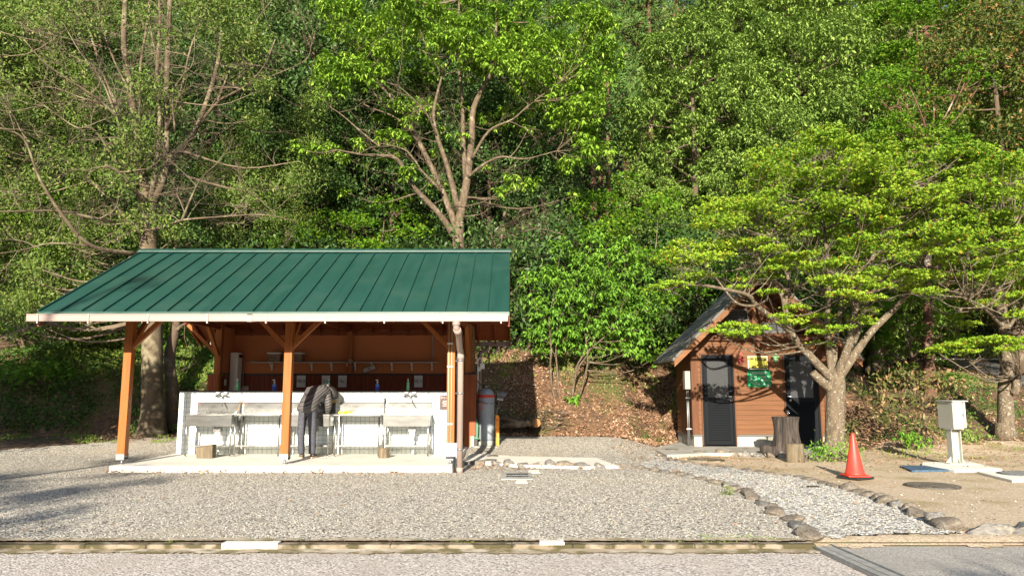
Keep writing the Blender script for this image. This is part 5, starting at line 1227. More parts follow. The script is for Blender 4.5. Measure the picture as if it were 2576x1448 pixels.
def arm(sh, el, wr): return [(upc, .10), (sh, .062), (sh.lerp(el, .5), .05), (el, .042), (el.lerp(wr, .5), .036), (wr, .026)]
chains = [[(pel, (.14, .12)), (wst, (.13, .11)), (che, (.15, .12)), (upc, .10), (nek, .055), (hd1, .07), (hd2, (.075, .09)), (hd2+Vector((.01, .02, -.08)), .055)], arm(shL, elL, wrL), arm(shR, elR, wrR)]
for hp, kn, an, to in ((hipL, knL, anL, toL), (hipR, knR, anR, toR)): chains.append([(pel, (.14, .12)), (hp, .085), (hp.lerp(kn, .5), .07), (kn, .052), (kn.lerp(an, .4), .05), (an, .035), (to, .032)])
body = skin('body', chains, M['skin'], per)
for wr, s_ in ((wrL, 1), (wrR, -1)):   # hands: palm with five fingers closed round a dish
    d = Vector((0.02*s_, 0.05, -0.075)); pm = wr+d
    ch = [[(wr, .024), (wr+d*.5, (.034, .016)), (pm, (.036, .014))]]
    hb = skin('hand', ch+[[(pm, (.036, .014)), (pm+Vector((ox, .012, -.03+abs(ox)*.2)), .0095), (pm+Vector((ox*1.1, .035, -.055+abs(ox)*.3)), .0085), (pm+Vector((ox*1.1+.006*s_, .055, -.050)), .0075)] for ox in (-.030, -.010, .010, .030)]+[[(wr+d*.5, (.034, .016)), (wr+d*.6+Vector((.040*s_, .01, -.01)), .010), (wr+d*.9+Vector((.046*s_, .03, -.02)), .0085)]], M['skin'], per, sub=1)
tr = [[(pel+Vector((0, 0, .10)), (.165, .135)), (pel, (.165, .14))]]
for hp, kn, an in ((hipL, knL, anL), (hipR, knR, anR)):
    tr.append([(pel, (.165, .14)), (hp-Vector((0, 0, .02)), .105), (hp.lerp(kn, .5), .092), (kn, .084), (kn.lerp(an, .5), .080), (an+Vector((0, 0, .02)), .072), (an-Vector((0, 0, .03)), .068)])
skin('trousers', tr, M['trousers'], per, root=1)
jk = [[(pel+Vector((-.03, -.03, -.10)), (.225, .17)), (pel+Vector((-.025, -.02, .03)), (.225, .18)), (wst+Vector((-.01, 0, .01)), (.215, .165)), (che, (.215, .165)), (upc, (.17, .13)), (nek-Vector((.03, .03, -.005)), .085)]]
for sh, el, wr in ((shL, elL, wrL), (shR, elR, wrR)): jk.append([(upc, (.17, .13)), (sh, .095), (sh.lerp(el, .5), .085), (el, .078), (el.lerp(wr, .5), .065), (wr, .048)])
jo = skin('jacket', jk, M['jacket'], per, sub=3)
skin('hood', [[(nek+Vector((-.07, -.02, .035)), (.10, .035)), (nek+Vector((-.02, 0, .075)), (.11, .04)), (nek+Vector((.05, .03, .05)), (.09, .035))]], M['hood'], per)
ha = skin('hair', [[(nek+Vector((.01, .02, .015)), .075), (hd1+Vector((.005, .0, .012)), (.105, .105)), (hd2+Vector((.010, -.005, .005)), (.118, .118)), (hd2+Vector((.012, .02, -.075)), (.098, .09))]], M['hair'], per)
m = MB()
for s_ in (-1, 1): m.add([hd2+Vector((s_*.088-.00, -.0, -.03))+Vector(q) for q in ((0, -.015, -.03), (0, .015, -.03), (s_*.014, .012, .02), (s_*.014, -.012, .02), (s_*.004, 0, -.035))], [(0, 1, 2, 3), (0, 1, 4)])
m.build('ears', M['skin'], per)
for an, to in ((anL, toL), (anR, toR)):
    skin('shoe', [[(an-Vector((0, .02, .055)), (.052, .045)), (an+Vector((0, .03, -.045)), (.05, .05)), (to+Vector((0, -.01, .0)), (.052, .034)), (to+Vector((0, .05, -.01)), (.04, .022))]], M['shoe'], per)
    d = (to-an); d.z = 0; d.normalize(); s = Vector((d.y, -d.x, 0)); c0 = Vector((an.x, an.y, 0))-d*.075
    pts = [(c0-s*.036), (c0-d*.012), (c0+s*.036), (c0+d*.18+s*.052), (c0+d*.29+s*.03), (c0+d*.30-s*.02), (c0+d*.18-s*.052)]
    MB().plate([(q.x, q.y) for q in pts], SL+0.003, SL+0.03, 'z').build('sole', M['sole'], per, bevel=0.006)
# ------------------------------------------------------------------ foliage
def unit_(v): return v/np.maximum(np.linalg.norm(v, axis=-1, keepdims=True), 1e-6)
def leaves(c, d, n, L, W, droop=0.15):
    """one folded leaf per row: base c, direction d, surface normal n"""
    d = unit_(d); s = unit_(np.cross(d, n)); n2 = np.cross(s, d)
    L = np.asarray(L).reshape(-1, 1); W = np.asarray(W).reshape(-1, 1)
    mid = c+d*L*0.45
    V = np.stack([c, mid-s*W*.5-n2*W*.12, c+d*L+np.array([0, 0, -1.0])*L*droop, mid+s*W*.5-n2*W*.12], 1)
    return V
def quads(Vs):
    V = np.concatenate([v.reshape(-1, 3) for v in Vs]); F = np.arange(len(V)).reshape(-1, 4); return V, F
def in_puff(rng, n, c, r, flat=1.0, shell=0.45, up=0.35):
    """points in the outer part of an ellipsoid, more above than below"""
    d = unit_(rng.normal(size=(n, 3))); d[:, 2] = np.where((d[:, 2] < -0.25) & (rng.random(n) < 0.6), -d[:, 2], d[:, 2])
    rr = shell+(1-shell)*rng.random(n)**0.6
    rr = rr*(1+0.18*np.sin(d[:, 0]*5+c[0]*3)*np.cos(d[:, 1]*4+c[2]*2))
    p = d*rr[:, None]*np.array([r, r, r*flat]); return np.asarray(c)+p, d
def rosettes(rng, P, D, k=6, L=0.17, W=0.055, drop=(0.15, 1.15)):
    n = len(P); a = rng.random((n, 1))*6.28+np.arange(k)[None]*6.28/k+rng.normal(0, .25, (n, k))
    e = -rng.uniform(drop[0], drop[1], (n, k))
    d = np.stack([np.cos(a)*np.cos(e), np.sin(a)*np.cos(e), np.sin(e)], -1)+D[:, None, :]*0.25
    d = d.reshape(-1, 3); c = np.repeat(P, k, 0); up = np.tile(np.array([[0, 0, 1.0]]), (len(d), 1))+rng.normal(0, .2, (len(d), 3))
    return leaves(c, d, up, L*rng.uniform(.6, 1.2, len(d)), W*rng.uniform(.7, 1.2, len(d)), 0.12)
def loose(rng, P, D, k=4, L=0.11, W=0.04, spread=0.12):
    n = len(P)*k; c = np.repeat(P, k, 0)+rng.normal(0, spread, (n, 3)); d = rng.normal(size=(n, 3)); d[:, 2] -= 0.3
    up = rng.normal(size=(n, 3))*.6+np.array([0, -.3, .8]); return leaves(c, d, up, L*rng.uniform(.6, 1.3, n), W*rng.uniform(.7, 1.3, n), 0.05)
def stars(rng, P, D, L=0.085, W=0.022, fingers=5):
    """maple leaves: five pointed fingers each, lying almost flat with drooping tips"""
    n = len(P); h = rng.random(n)*6.28; out = []; tilt = rng.normal(0, .22, (n, 2)); s = rng.uniform(.7, 1.25, n)
    for j in range(fingers):
        a = h+(j-(fingers-1)/2)*0.62; l = (1-.12*abs(j-(fingers-1)/2))
        d = np.stack([np.cos(a), np.sin(a), -0.75+tilt[:, 0]*np.cos(a)+tilt[:, 1]*np.sin(a)], -1)
        out.append(leaves(P, d, np.tile([[0, 0, 1.0]], (n, 1)), L*l*s, W*s, 0.1))
    return np.concatenate(out)
def tufts(rng, P, D, k=7, L=0.30, W=0.05):
    n = len(P)*k; c = np.repeat(P, k, 0)+rng.normal(0, .05, (n, 3)); d = np.repeat(D, k, 0)*.9+rng.normal(0, .45, (n, 3)); d[:, 2] += .25
    return leaves(c, d, rng.normal(size=(n, 3)), L*rng.uniform(.6, 1.2, n), W*rng.uniform(.7, 1.2, n), 0.08)
STY = {
    'rosette': lambda rng, P, D, s=1.0: rosettes(rng, P, D, 7, .20*s, .068*s),
    'small': lambda rng, P, D, s=1.0: loose(rng, P, D, 6, .12*s, .042*s, .14*s),
    'mid': lambda rng, P, D, s=1.0: loose(rng, P, D, 6, .16*s, .062*s, .16*s),
    'maple': lambda rng, P, D, s=1.0: stars(rng, P, D, .115*s, .036*s),
    'cedar': lambda rng, P, D, s=1.0: tufts(rng, P, D, 7, .30*s, .055*s)}
def crown_mesh(name, rng, puffs, style, dens, scale=1.0, flat=1.0, shell=0.45):
    Vs = []
    for (c, r) in puffs:
        r_, fl = (r if isinstance(r, tuple) else (r, flat))
        n = max(8, int(dens*r_*r_)); P, D = in_puff(rng, n, c, r_, fl, shell)
        Vs.append(STY[style](rng, P, D, scale))
    return np_mesh(name, *quads(Vs))
def smooth_path(pts, rad, k=4):
    """Catmull-Rom through the points"""
    P = [Vector(p) for p in pts]; P = [P[0]*2-P[1]]+P+[P[-1]*2-P[-2]]; out = []; ro = []
    for i in range(1, len(P)-2):
        for j in range(k):
            t = j/k; a, b, c, d = P[i-1], P[i], P[i+1], P[i+2]
            out.append(0.5*((2*b)+(c-a)*t+(2*a-5*b+4*c-d)*t*t+(3*b-a-3*c+d)*t**3)); ro.append(rad[i-1]*(1-t)+rad[min(i, len(rad)-1)]*t)
    out.append(P[-2]); ro.append(rad[-1]); return out, ro
def grow(mb, rnd, p, d, L, r, depth, tips=None, n=5, up=0.1, spread=0.7, kids=4, wig=0.16, segs=5):
    """a wandering twig with side twigs"""
    pts = [Vector(p)]; dirs = []; d = Vector(d).normalized()
    for i in range(segs):
        d = (d+Vector((rnd.gauss(0, wig), rnd.gauss(0, wig), rnd.gauss(0, wig)+up*.3))).normalized(); pts.append(pts[-1]+d*L/segs); dirs.append(d.copy())
    rad = [r*(1-.75*i/segs) for i in range(segs+1)]; mb.tube(pts, rad, n, caps=False)
    if tips is not None: tips.append(pts[-1])
    if depth > 0:
        for q in range(kids):
            i = rnd.randint(1, segs-1); t = rnd.random(); b = pts[i].lerp(pts[i+1], t)
            a = Vector((rnd.gauss(0, 1), rnd.gauss(0, 1), rnd.gauss(0, 1)+up)); a = (a-a.project(dirs[i])).normalized()
            grow(mb, rnd, b, dirs[i]+a*spread*rnd.uniform(.7, 1.3), L*rnd.uniform(.4, .65), max(rad[i]*.6, 0.004), depth-1, tips, max(3, n-1), up, spread, kids, wig, max(3, segs-1))
def nearest(skel, c):
    best = None
    for p, r in skel:
        q = (Vector(c)-p).length+max(0, p.z-c[2]+.3)*2.5
        if best is None or q < best[0]: best = (q, p, r)
    return best[1], best[2]
def reach(mb, rnd, skel, puffs, rr=0.035, twigs=3):
    for (c, r) in puffs:
        r_ = r[0] if isinstance(r, tuple) else r; p, pr = nearest(skel, c); c = Vector(c)
        mid = p.lerp(c, .5)+Vector((rnd.uniform(-.15, .15), rnd.uniform(-.15, .15), -.12*(c-p).length))
        r0 = min(pr*.75, rr*(0.6+.35*(c-p).length)); P, Q = smooth_path([p, mid, c-Vector((0, 0, r_*.2))], [r0, r0*.7, r0*.35], 4); mb.tube(P, Q, 5, caps=False)
        for _ in range(twigs):
            d = Vector((rnd.gauss(0, 1), rnd.gauss(0, 1), rnd.uniform(-.1, .9)))
            grow(mb, rnd, P[-3], d, r_*1.1, r0*.35, 0, None, 4, segs=3)
def limbs(mb, specs):
    """specs: list of (points, start radius, end radius); gives back skeleton points"""
    sk = []
    for pts, r0, r1 in specs:
        n = len(pts); rad = [r0+(r1-r0)*(i/(n-1))**.8 for i in range(n)]; P, Q = smooth_path(pts, rad, 5); mb.tube(P, Q, 10 if r0 > .06 else 7, caps=True); sk += list(zip(P, Q))
    return sk
class Tree:
    def __init__(s, name, label, cat, base, group=None, seed=0):
        s.t = thing(name, label, cat, tuple(base), group=group); s.rng = np.random.default_rng(seed); s.rnd = random.Random(seed); s.mb = MB(); s.tw = MB(); s.sk = []; s.puffs = []
    def limb(s, pts, r0, r1): s.sk += limbs(s.mb, [(pts, r0, r1)]); return s
    def twigs(s, every, L, r, depth=2, kids=4, up=0.1, rmax=0.2, zmin=0, spread=.8):
        sel = [q for q in s.sk if q[1] < rmax and q[0].z > zmin]
        for p, rr in sel[::every]:
            d = Vector((s.rnd.gauss(0, 1), s.rnd.gauss(0, 1), s.rnd.gauss(.3, .6)))
            grow(s.tw, s.rnd, p, d, L*s.rnd.uniform(.6, 1.3), min(r, rr*.7), depth, s.puffs if False else None, 4, up, spread, kids)
    def finish(s, bark, twigbark, leafm, style, dens, scale=1.0, flat=1.0, shell=.45, reachr=.035, tw=3):
        reach(s.mb if False else s.tw, s.rnd, s.sk, s.puffs, reachr, tw)
        s.mb.build('trunk', bark, s.t); s.tw.build('branches', twigbark, s.t)
        me = crown_mesh('crown', s.rng, s.puffs, style, dens, scale, flat, shell); link_mesh('crown', me, leafm, s.t, True); return s.t

LM = {}
LM['lime'] = leaf_material('lime_leaf', (0.095, 0.205, 0.018), (0.26, 0.42, 0.045), c3=(0.34, 0.48, 0.08), trans=.25)
LM['fresh'] = leaf_material('fresh_leaf', (0.068, 0.175, 0.020), (0.20, 0.37, 0.040), c3=(0.18, 0.38, 0.06), trans=.22)
LM['mid'] = leaf_material('mid_leaf', (0.095, 0.175, 0.034), (0.265, 0.39, 0.078), c3=(0.32, 0.43, 0.11), trans=.22)
LM['olive'] = leaf_material('olive_leaf', (0.058, 0.105, 0.020), (0.155, 0.225, 0.042), c3=(0.22, 0.23, 0.07), trans=.2, c3frac=.08)
LM['dark'] = leaf_material('dark_leaf', (0.022, 0.055, 0.014), (0.080, 0.15, 0.036), c3=(0.13, 0.21, 0.06), trans=.15, c3frac=.08, rough=.4)
LM['cedar'] = leaf_material('cedar_needles', (0.040, 0.095, 0.024), (0.120, 0.215, 0.045), c3=(0.16, 0.20, 0.05), trans=.12)
LM['maple'] = leaf_material('maple_leaf', (0.105, 0.235, 0.020), (0.36, 0.50, 0.045), c3=(0.40, 0.20, 0.03), trans=.28, c3frac=.04)
LM['mapleg'] = leaf_material('green_maple_leaf', (0.050, 0.150, 0.012), (0.16, 0.31, 0.022), c3=(0.26, 0.34, 0.03), trans=.25)
LM['red'] = leaf_material('reddish_leaf', (0.035, 0.075, 0.015), (0.12, 0.15, 0.025), c3=(0.26, 0.14, 0.05), trans=.22, c3frac=.12)
LM['fern'] = leaf_material('undergrowth_leaf', (0.030, 0.080, 0.016), (0.095, 0.19, 0.030), c3=(0.20, 0.22, 0.06), trans=.2)
LM['litter'] = leaf_material('dead_leaf', (0.17, 0.085, 0.045), (0.42, 0.26, 0.165), c3=(0.50, 0.38, 0.26), trans=.1, rough=.7)
LM['grass'] = leaf_material('grass_blade', (0.08, 0.13, 0.02), (0.20, 0.27, 0.04), trans=.2)

def A(*pts, Y=None, dY=None):
    """picture points -> world points at depth Y, sliding by dY along the limb"""
    n = len(pts); return [at(p[0], p[1], (p[2] if len(p) > 2 else Y)) for p in pts]
def pf(px, py, Y, r, flat=None):
    c = at(px, py, Y); return (tuple(c), (r, flat) if flat else r)

# --- big left tree with many bare limbs
Y1 = 20.35; DY = 2.25
b = at(382, 1085, Y1); b.z = float(H(b.x, Y1))-.05
T = Tree('broadleaf_tree', 'large mottled tree with bare spreading limbs, trunk seen beside the left pavilion post', 'tree', b, seed=1)
T.limb([b, b+Vector((0, 0, .25)), at(383, 1000, Y1), at(382, 800, Y1), at(374, 640, Y1), at(374, 560, Y1), at(376, 520, Y1)], .34, .21)
T.mb.tube([b+Vector((0, 0, -.1)), b+Vector((0, 0, .15)), b+Vector((0, 0, .5)), b+Vector((0, 0, .9))], [.50, .40, .33, .28], 12)
for pts, r0, r1 in [
    ([(376, 530, 22.6), (355, 430, 22.7), (345, 340, 22.9), (330, 240, 23.0), (312, 120, 23.2), (316, -20, 23.3)], .18, .09),
    ([(378, 530, 22.6), (410, 450, 22.5), (418, 380, 22.4), (420, 200, 22.2), (425, 60, 22.0), (430, -70, 22)], .15, .07),
    ([(385, 520, 22.6), (430, 410, 23), (490, 330, 23.3), (540, 190, 23.6), (555, 90, 23.9), (550, -40, 24)], .13, .05),
    ([(490, 330, 23.3), (545, 260, 22.9), (620, 215, 22.5), (665, 165, 22.2), (692, 100, 22)], .07, .02),
    ([(620, 215, 22.5), (700, 185, 22.2), (770, 150, 22), (785, 100, 21.9)], .035, .012),
    ([(376, 540, 22.6), (350, 495, 22.0), (305, 440, 21.4), (265, 415, 21)], .11, .05),
    ([(374, 440, 22.7), (320, 380, 22), (295, 300, 21.4), (260, 262, 21), (215, 228, 20.6), (120, 165, 20.2), (60, 100, 20)], .08, .015),
    ([(260, 262, 21), (200, 245, 20.6), (130, 220, 20.4), (70, 225, 20.2)], .035, .01),
    ([(295, 300, 21.4), (255, 200, 21), (200, 130, 20.7), (160, 60, 20.5)], .04, .01),
    ([(372, 600, 22.6), (330, 560, 23), (290, 520, 23.3), (215, 440, 23.8), (150, 380, 24)], .09, .03),
    ([(345, 640, 22.2), (230, 618, 21), (160, 545, 20.4), (100, 450, 20), (60, 350, 19.7), (0, 322, 19.5)], .085, .02),
    ([(230, 618, 21), (130, 612, 20.6), (60, 628, 20.3), (-20, 640, 20)], .04, .012),
    ([(290, 560, 22), (220, 545, 21.4), (140, 530, 21), (0, 532, 20.6), (-60, 520, 20.5)], .06, .02),
    ([(380, 580, 22.5), (440, 560, 22), (470, 552, 21.7), (560, 545, 21.3), (660, 540, 21), (745, 556, 20.8)], .06, .012),
    ([(455, 560, 21.9), (480, 500, 21.6), (505, 450, 21.4), (545, 412, 21.2)], .055, .015),
    ([(440, 330, 22), (435, 240, 21.6), (460, 190, 21.3), (485, 160, 21.1), (490, 90, 21)], .04, .01),
    ([(310, 300, 23), (265, 200, 23.3), (220, 60, 23.6), (200, -30, 23.8)], .07, .03),
    ([(372, 660, 22.6), (300, 700, 21.6), (220, 820, 20.6), (110, 815, 20), (20, 840, 19.6)], .09, .02),
    ([(376, 520, 22.6), (392, 420, 22.3), (402, 300, 22.1), (395, 180, 22), (402, 60, 22), (398, -50, 22)], .10, .04),
    ([(368, 510, 22.8), (342, 400, 23), (350, 300, 23), (352, 180, 23), (370, 60, 23), (380, -40, 23)], .09, .03),
    ([(418, 330, 22.3), (455, 230, 22), (480, 120, 21.7), (520, 20, 21.6), (540, -40, 21.6)], .05, .02),
    ([(330, 240, 23), (282, 140, 22.6), (250, 40, 22.4), (246, -40, 22.4)], .05, .02),
    ([(420, 210, 22.2), (385, 110, 22), (372, 0, 22)], .04, .015),
    ([(545, 260, 22.9), (590, 150, 22.8), (640, 60, 22.7), (700, -20, 22.6)], .045, .015),
    ([(350, 470, 22.6), (300, 420, 22), (240, 330, 21.5), (190, 320, 21.2), (110, 265, 21)], .07, .015)]:
    T.limb([at(p[0], p[1], p[2]-DY) for p in pts], r0*.78, r1*.8)
T.twigs(3, 1.25, .016, depth=2, kids=5, rmax=.16, zmin=4.5)
rn = random.Random(77)
for i in range(125):
    px = rn.uniform(-160, 800); py = rn.uniform(-90, 640)
    if (px > 520 and py > 560) or (230 < px < 560 and 120 < py < 560 and rn.random() < .6): continue
    T.puffs.append(pf(px, py, rn.uniform(18.8, 24.5), rn.uniform(.4, .85)))
for i in range(26): T.puffs.append(pf(rn.uniform(-150, 330), rn.uniform(610, 800), rn.uniform(19.5, 22.5), rn.uniform(.35, .7)))
for px, py in ((360, 530), (330, 560), (410, 560), (440, 590), (300, 590), (350, 60), (430, 100), (250, 70), (380, 40)): T.puffs.append(pf(px, py, 19.7, .38))
T.finish(M['barkt'], M['twig'], LM['olive'], 'small', 250, 1.0, .8, shell=.15, reachr=.02, tw=3)

# --- second thin trunk beside it
b = at(430, 1062, 21.0); b.z = float(H(b.x, 21.0))-.1
T = Tree('broadleaf_tree', 'slimmer dark leaning tree just right of the large mottled trunk', 'tree', b, seed=2)
T.limb([b, at(432, 980, 21.0), at(426, 900, 21.0), at(440, 830, 21.0), at(448, 740, 21.2), at(440, 600, 21.3)], .20, .10)
T.limb([at(440, 835, 21.0), at(465, 815, 20.8), at(500, 822, 20.7)], .06, .03); T.twigs(3, .8, .015, 1, 3)
for i in range(16): T.puffs.append(pf(rn.uniform(380, 560), rn.uniform(560, 830), rn.uniform(21, 22.6), rn.uniform(.4, .7)))
T.finish(M['bark'], M['bark'], LM['dark'], 'small', 150, 1.0, .8, shell=.2)

# --- middle tree behind the roof with bright drooping leaves
Y2 = 23.2
b = at(1152, 900, Y2); b.z = float(H(b.x, Y2))-.1
T = Tree('broadleaf_tree', 'vase shaped tree with bright drooping leaves rising behind the middle of the green roof', 'tree', b, seed=3)
T.limb([b, at(1152, 800, Y2), at(1153, 690, Y2), at(1153, 620, Y2), at(1152, 560, Y2)], .24, .19)
for pts, r0, r1 in [
    ([(1150, 610, 23.2), (1110, 545, 22.8), (1040, 470, 22.2), (1000, 402, 21.8), (950, 392, 21.5), (905, 388, 21.3), (850, 378, 21)], .12, .02),
    ([(1150, 580, 23.2), (1112, 480, 23.4), (1055, 360, 23.6), (1015, 290, 23.8), (980, 240, 24), (945, 205, 24.1)], .12, .04),
    ([(1153, 530, 23.2), (1125, 420, 23), (1100, 345, 22.8), (1090, 290, 22.7), (1100, 235, 22.6), (1112, 190, 22.6)], .10, .03),
    ([(1152, 570, 23.2), (1175, 450, 23.2), (1186, 350, 23.2), (1192, 270, 23.2), (1230, 190, 23.3), (1245, 100, 23.3), (1250, -20, 23.3)], .15, .05),
    ([(1172, 470, 23.3), (1165, 350, 23.6), (1162, 250, 23.8), (1150, 120, 24), (1155, 0, 24)], .09, .04),
    ([(1178, 445, 23.1), (1215, 415, 22.7), (1260, 395, 22.4), (1320, 400, 22.1), (1400, 380, 21.9)], .06, .015),
    ([(1186, 400, 23.1), (1230, 330, 22.7), (1290, 300, 22.4), (1330, 265, 22.2), (1410, 205, 22)], .055, .015),
    ([(1110, 480, 23), (1060, 430, 23.4), (1040, 400, 23.6), (1000, 370, 23.8), (850, 345, 24)], .05, .015),
    ([(1055, 360, 23.6), (1000, 300, 23), (930, 270, 22.6), (870, 240, 22.4)], .045, .012),
    ([(1100, 345, 22.8), (1075, 290, 22.2), (1040, 250, 21.9), (1000, 215, 21.7)], .04, .012),
    ([(1015, 290, 23.8), (960, 260, 23.3), (900, 175, 23), (840, 130, 22.9)], .04, .012),
    ([(1000, 402, 21.8), (930, 350, 21.5), (860, 290, 21.3), (830, 270, 21.2)], .035, .01)]:
    T.limb([at(*p) for p in pts], r0, r1)
T.twigs(4, 1.1, .018, depth=2, kids=4, rmax=.12, zmin=5)
top = [(830, 30), (860, 85), (880, 20), (930, 55), (905, 120), (850, 150), (805, 195), (840, 205), (900, 175), (930, 195), (960, 130), (985, 40), (1020, 15), (1060, 60), (1100, 25), (1150, 55), (1120, 105), (1170, 105), (1200, 60),
       (1215, 125), (1260, 110), (1250, 150), (1310, 110), (1340, 70), (1365, 120), (1400, 40), (1410, 110), (1440, 160), (1480, 90), (1500, 140), (1290, 165), (1350, 170), (1330, 215), (1390, 205), (1400, 245), (1440, 215), (1470, 260), (1520, 60), (1500, 200), (1520, 110), (1470, 30), (1330, 20), (1260, 40), (1545, 170), (1360, 270), (1420, 290), (1480, 310), (1500, 370), (1465, 350)]
for px, py in top: T.puffs.append(pf(px+rn.uniform(-12, 12), py+rn.uniform(-10, 10), rn.uniform(21.0, 23.6), rn.uniform(.42, .68)))
for px, py in ((745, 370), (790, 375), (830, 370), (970, 340), (1000, 335), (1010, 350), (860, 390), (900, 360)): T.puffs.append(pf(px, py, 21.3, .28))
for i in range(34): T.puffs.append(pf(rn.uniform(840, 1480), rn.uniform(230, 500), rn.uniform(21.5, 25), rn.uniform(.2, .38)))
for i in range(36): T.puffs.append(pf(rn.uniform(830, 1480), rn.uniform(-60, 330), rn.uniform(23.5, 26.5), rn.uniform(.5, .8)))
T.finish(M['barkp'], M['barkp'], LM['lime'], 'rosette', 230, 1.0, .8, shell=.25, reachr=.02, tw=3)

# --- generic crowns: a set of trees grown at the origin, then copied over the hillside
def kind_tree(name, label, cat, height, cr, style, leafm, bark, seed, npuff=34, base=.3, dens=95, scale=1.0, pr=(.8, 1.25), flat=.75, trunk=.22, group=None, lean=0, leafz=1.0):
    T = Tree(name, label, cat, (0, 0, 0), seed=seed, group=group); r = T.rnd
    T.limb([Vector((0, 0, -.5)), Vector((0, 0, height*.3)), Vector((lean*.5, .1, height*.6)), Vector((lean, 0, height*.92))], trunk, trunk*.2)
    z0 = height*base; H_ = height-z0
    for i in range(npuff):
        u = (i+.5)/npuff; z = z0+H_*u; rad = cr*math.sin(math.pi*min(.98, .12+.80*u))**.7
        a = i*2.39996; q = rad*math.sqrt(r.uniform(.25, 1)); pr_ = r.uniform(*pr)
        T.puffs.append(((lean*u+q*math.cos(a), q*math.sin(a), z), pr_))
    for i in range(6):
        a = i*1.05+r.random(); z = z0+H_*r.uniform(.05, .5); T.limb([Vector((lean*.4, 0, z)), Vector((math.cos(a)*cr*.4, math.sin(a)*cr*.4, z+cr*.35)), Vector((math.cos(a)*cr*.8, math.sin(a)*cr*.8, z+cr*.55))], trunk*.4, .02)
    T.finish(bark, bark, leafm, style, dens, scale, flat, shell=.4, reachr=.03, tw=2); return T.t
def cedar_tree(seed, label, group):
    T = Tree('cedar_tree', label, 'cedar', (0, 0, 0), seed=seed, group=group); r = T.rnd; h = 19.0
    T.limb([Vector((0, 0, -.5)), Vector((0, 0, 7)), Vector((.1, 0, 13)), Vector((0, 0, h-1))], .24, .05)
    for i in range(60):
        u = i/60; z = 6.5+12.2*u; rad = 2.1*(1-u)**.7+.25; a = i*2.39996; q = rad*r.uniform(.45, 1.0); T.puffs.append(((q*math.cos(a), q*math.sin(a), z), r.uniform(.45, .75)))
    T.finish(M['barkr'], M['barkr'], LM['cedar'], 'cedar', 95, 1.0, .8, shell=.3, reachr=.03, tw=1); return T.t
PALE = {}
LANDM = [(-90, 'beyond the left edge'), (60, 'at the left edge'), (240, 'left of the big mottled trunk'), (400, 'behind the big mottled trunk'), (560, 'above the left part of the green roof'), (720, 'above the left middle of the green roof'), (900, 'above the middle of the green roof'), (1020, 'just left of the vase shaped tree'), (1150, 'behind the vase shaped tree'), (1300, 'above the right end of the green roof'), (1400, 'right of the green roof'),
         (1470, 'left of the gap with bare trunks'), (1530, 'at the gap with bare trunks'), (1580, 'just right of the bare trunk gap'), (1640, 'right of the bare trunk gap'), (1700, 'left of the hut ridge'), (1790, 'above the hut eave'), (1870, 'above the hut ridge'), (2020, 'above the hut doors'), (2120, 'above the right hut door'), (2190, 'above the big maple trunk'), (2250, 'behind the notice board'), (2470, 'beyond the upper road'), (2600, 'at the right edge')]
def whereabouts(px, Y):
    l = min(LANDM, key=lambda q: abs(q[0]-px))[1]
    return ('nearest row' if Y < 27.4 else 'second row' if Y < 30 else 'third row' if Y < 35 else 'fourth row' if Y < 38.5 else 'fifth row' if Y < 44 else 'high row' if Y < 49 else 'topmost row')+', '+l
def place(kind, px, Y, label, group, s=1.0, rz=None, zoff=0.0):
    if label.endswith('*'): label = label[:-1]+', '+whereabouts(px, Y)
    x = (px-CX)/FPX*Y; z = float(H(x, Y))+zoff
    rz = rn.uniform(0, 6.28) if rz is None else rz
    if kind not in PALE:
        PALE[kind] = KINDS[kind](label, group); o = PALE[kind]; o.location = (x, Y, z); o.rotation_euler = (0, 0, rz); o.scale = (s, s, s); return o
    return dup(PALE[kind], (x, Y, z), rz, label, s, group)
KINDS = {
    'dark': lambda l, g: kind_tree('broadleaf_tree', l, 'tree', 11, 3.4, 'mid', LM['dark'], M['bark'], 31, npuff=46, base=.06, dens=150, group=g),
    'olive': lambda l, g: kind_tree('broadleaf_tree', l, 'tree', 12, 3.5, 'small', LM['olive'], M['bark'], 32, npuff=50, base=.12, dens=210, group=g, scale=1.2),
    'bright': lambda l, g: kind_tree('broadleaf_tree', l, 'tree', 12, 3.5, 'rosette', LM['mid'], M['bark'], 33, npuff=84, base=.08, dens=230, group=g, scale=.98, pr=(.55, 1.0)),
    'fresh': lambda l, g: kind_tree('young_tree', l, 'tree', 5, 2.0, 'maple', LM['mapleg'], M['bark'], 34, npuff=24, base=.05, dens=260, group=g, pr=(.5, .85), flat=.5, trunk=.08, scale=1.1),
    'maple': lambda l, g: kind_tree('maple_tree', l, 'tree', 11, 3.6, 'maple', LM['mapleg'], M['barkr'], 35, npuff=52, base=.18, dens=420, group=g, pr=(.7, 1.15), flat=.35, scale=1.25),
    'red': lambda l, g: kind_tree('maple_tree', l, 'tree', 11, 3.4, 'mid', LM['red'], M['bark'], 36, npuff=46, base=.12, dens=170, group=g, flat=.45, scale=.9),
    'cedar': lambda l, g: cedar_tree(37, l, g),
    'bush': lambda l, g: kind_tree('shrub', l, 'shrub', 2.6, 1.2, 'mid', LM['dark'], M['bark'], 38, npuff=16, base=.05, dens=130, group=g, pr=(.4, .65), trunk=.04, scale=.85),
    'bushb': lambda l, g: kind_tree('shrub', l, 'shrub', 2.4, 1.2, 'rosette', LM['fresh'], M['bark'], 39, npuff=15, base=.05, dens=130, group=g, pr=(.4, .65), trunk=.04, scale=.8)}
g_d = 'dark evergreen trees on the slope behind the pavilion'; g_o = 'olive green trees behind the big left tree'; g_b = 'bright broadleaf trees on the middle slope'; g_c = 'cedars high on the slope in the middle'
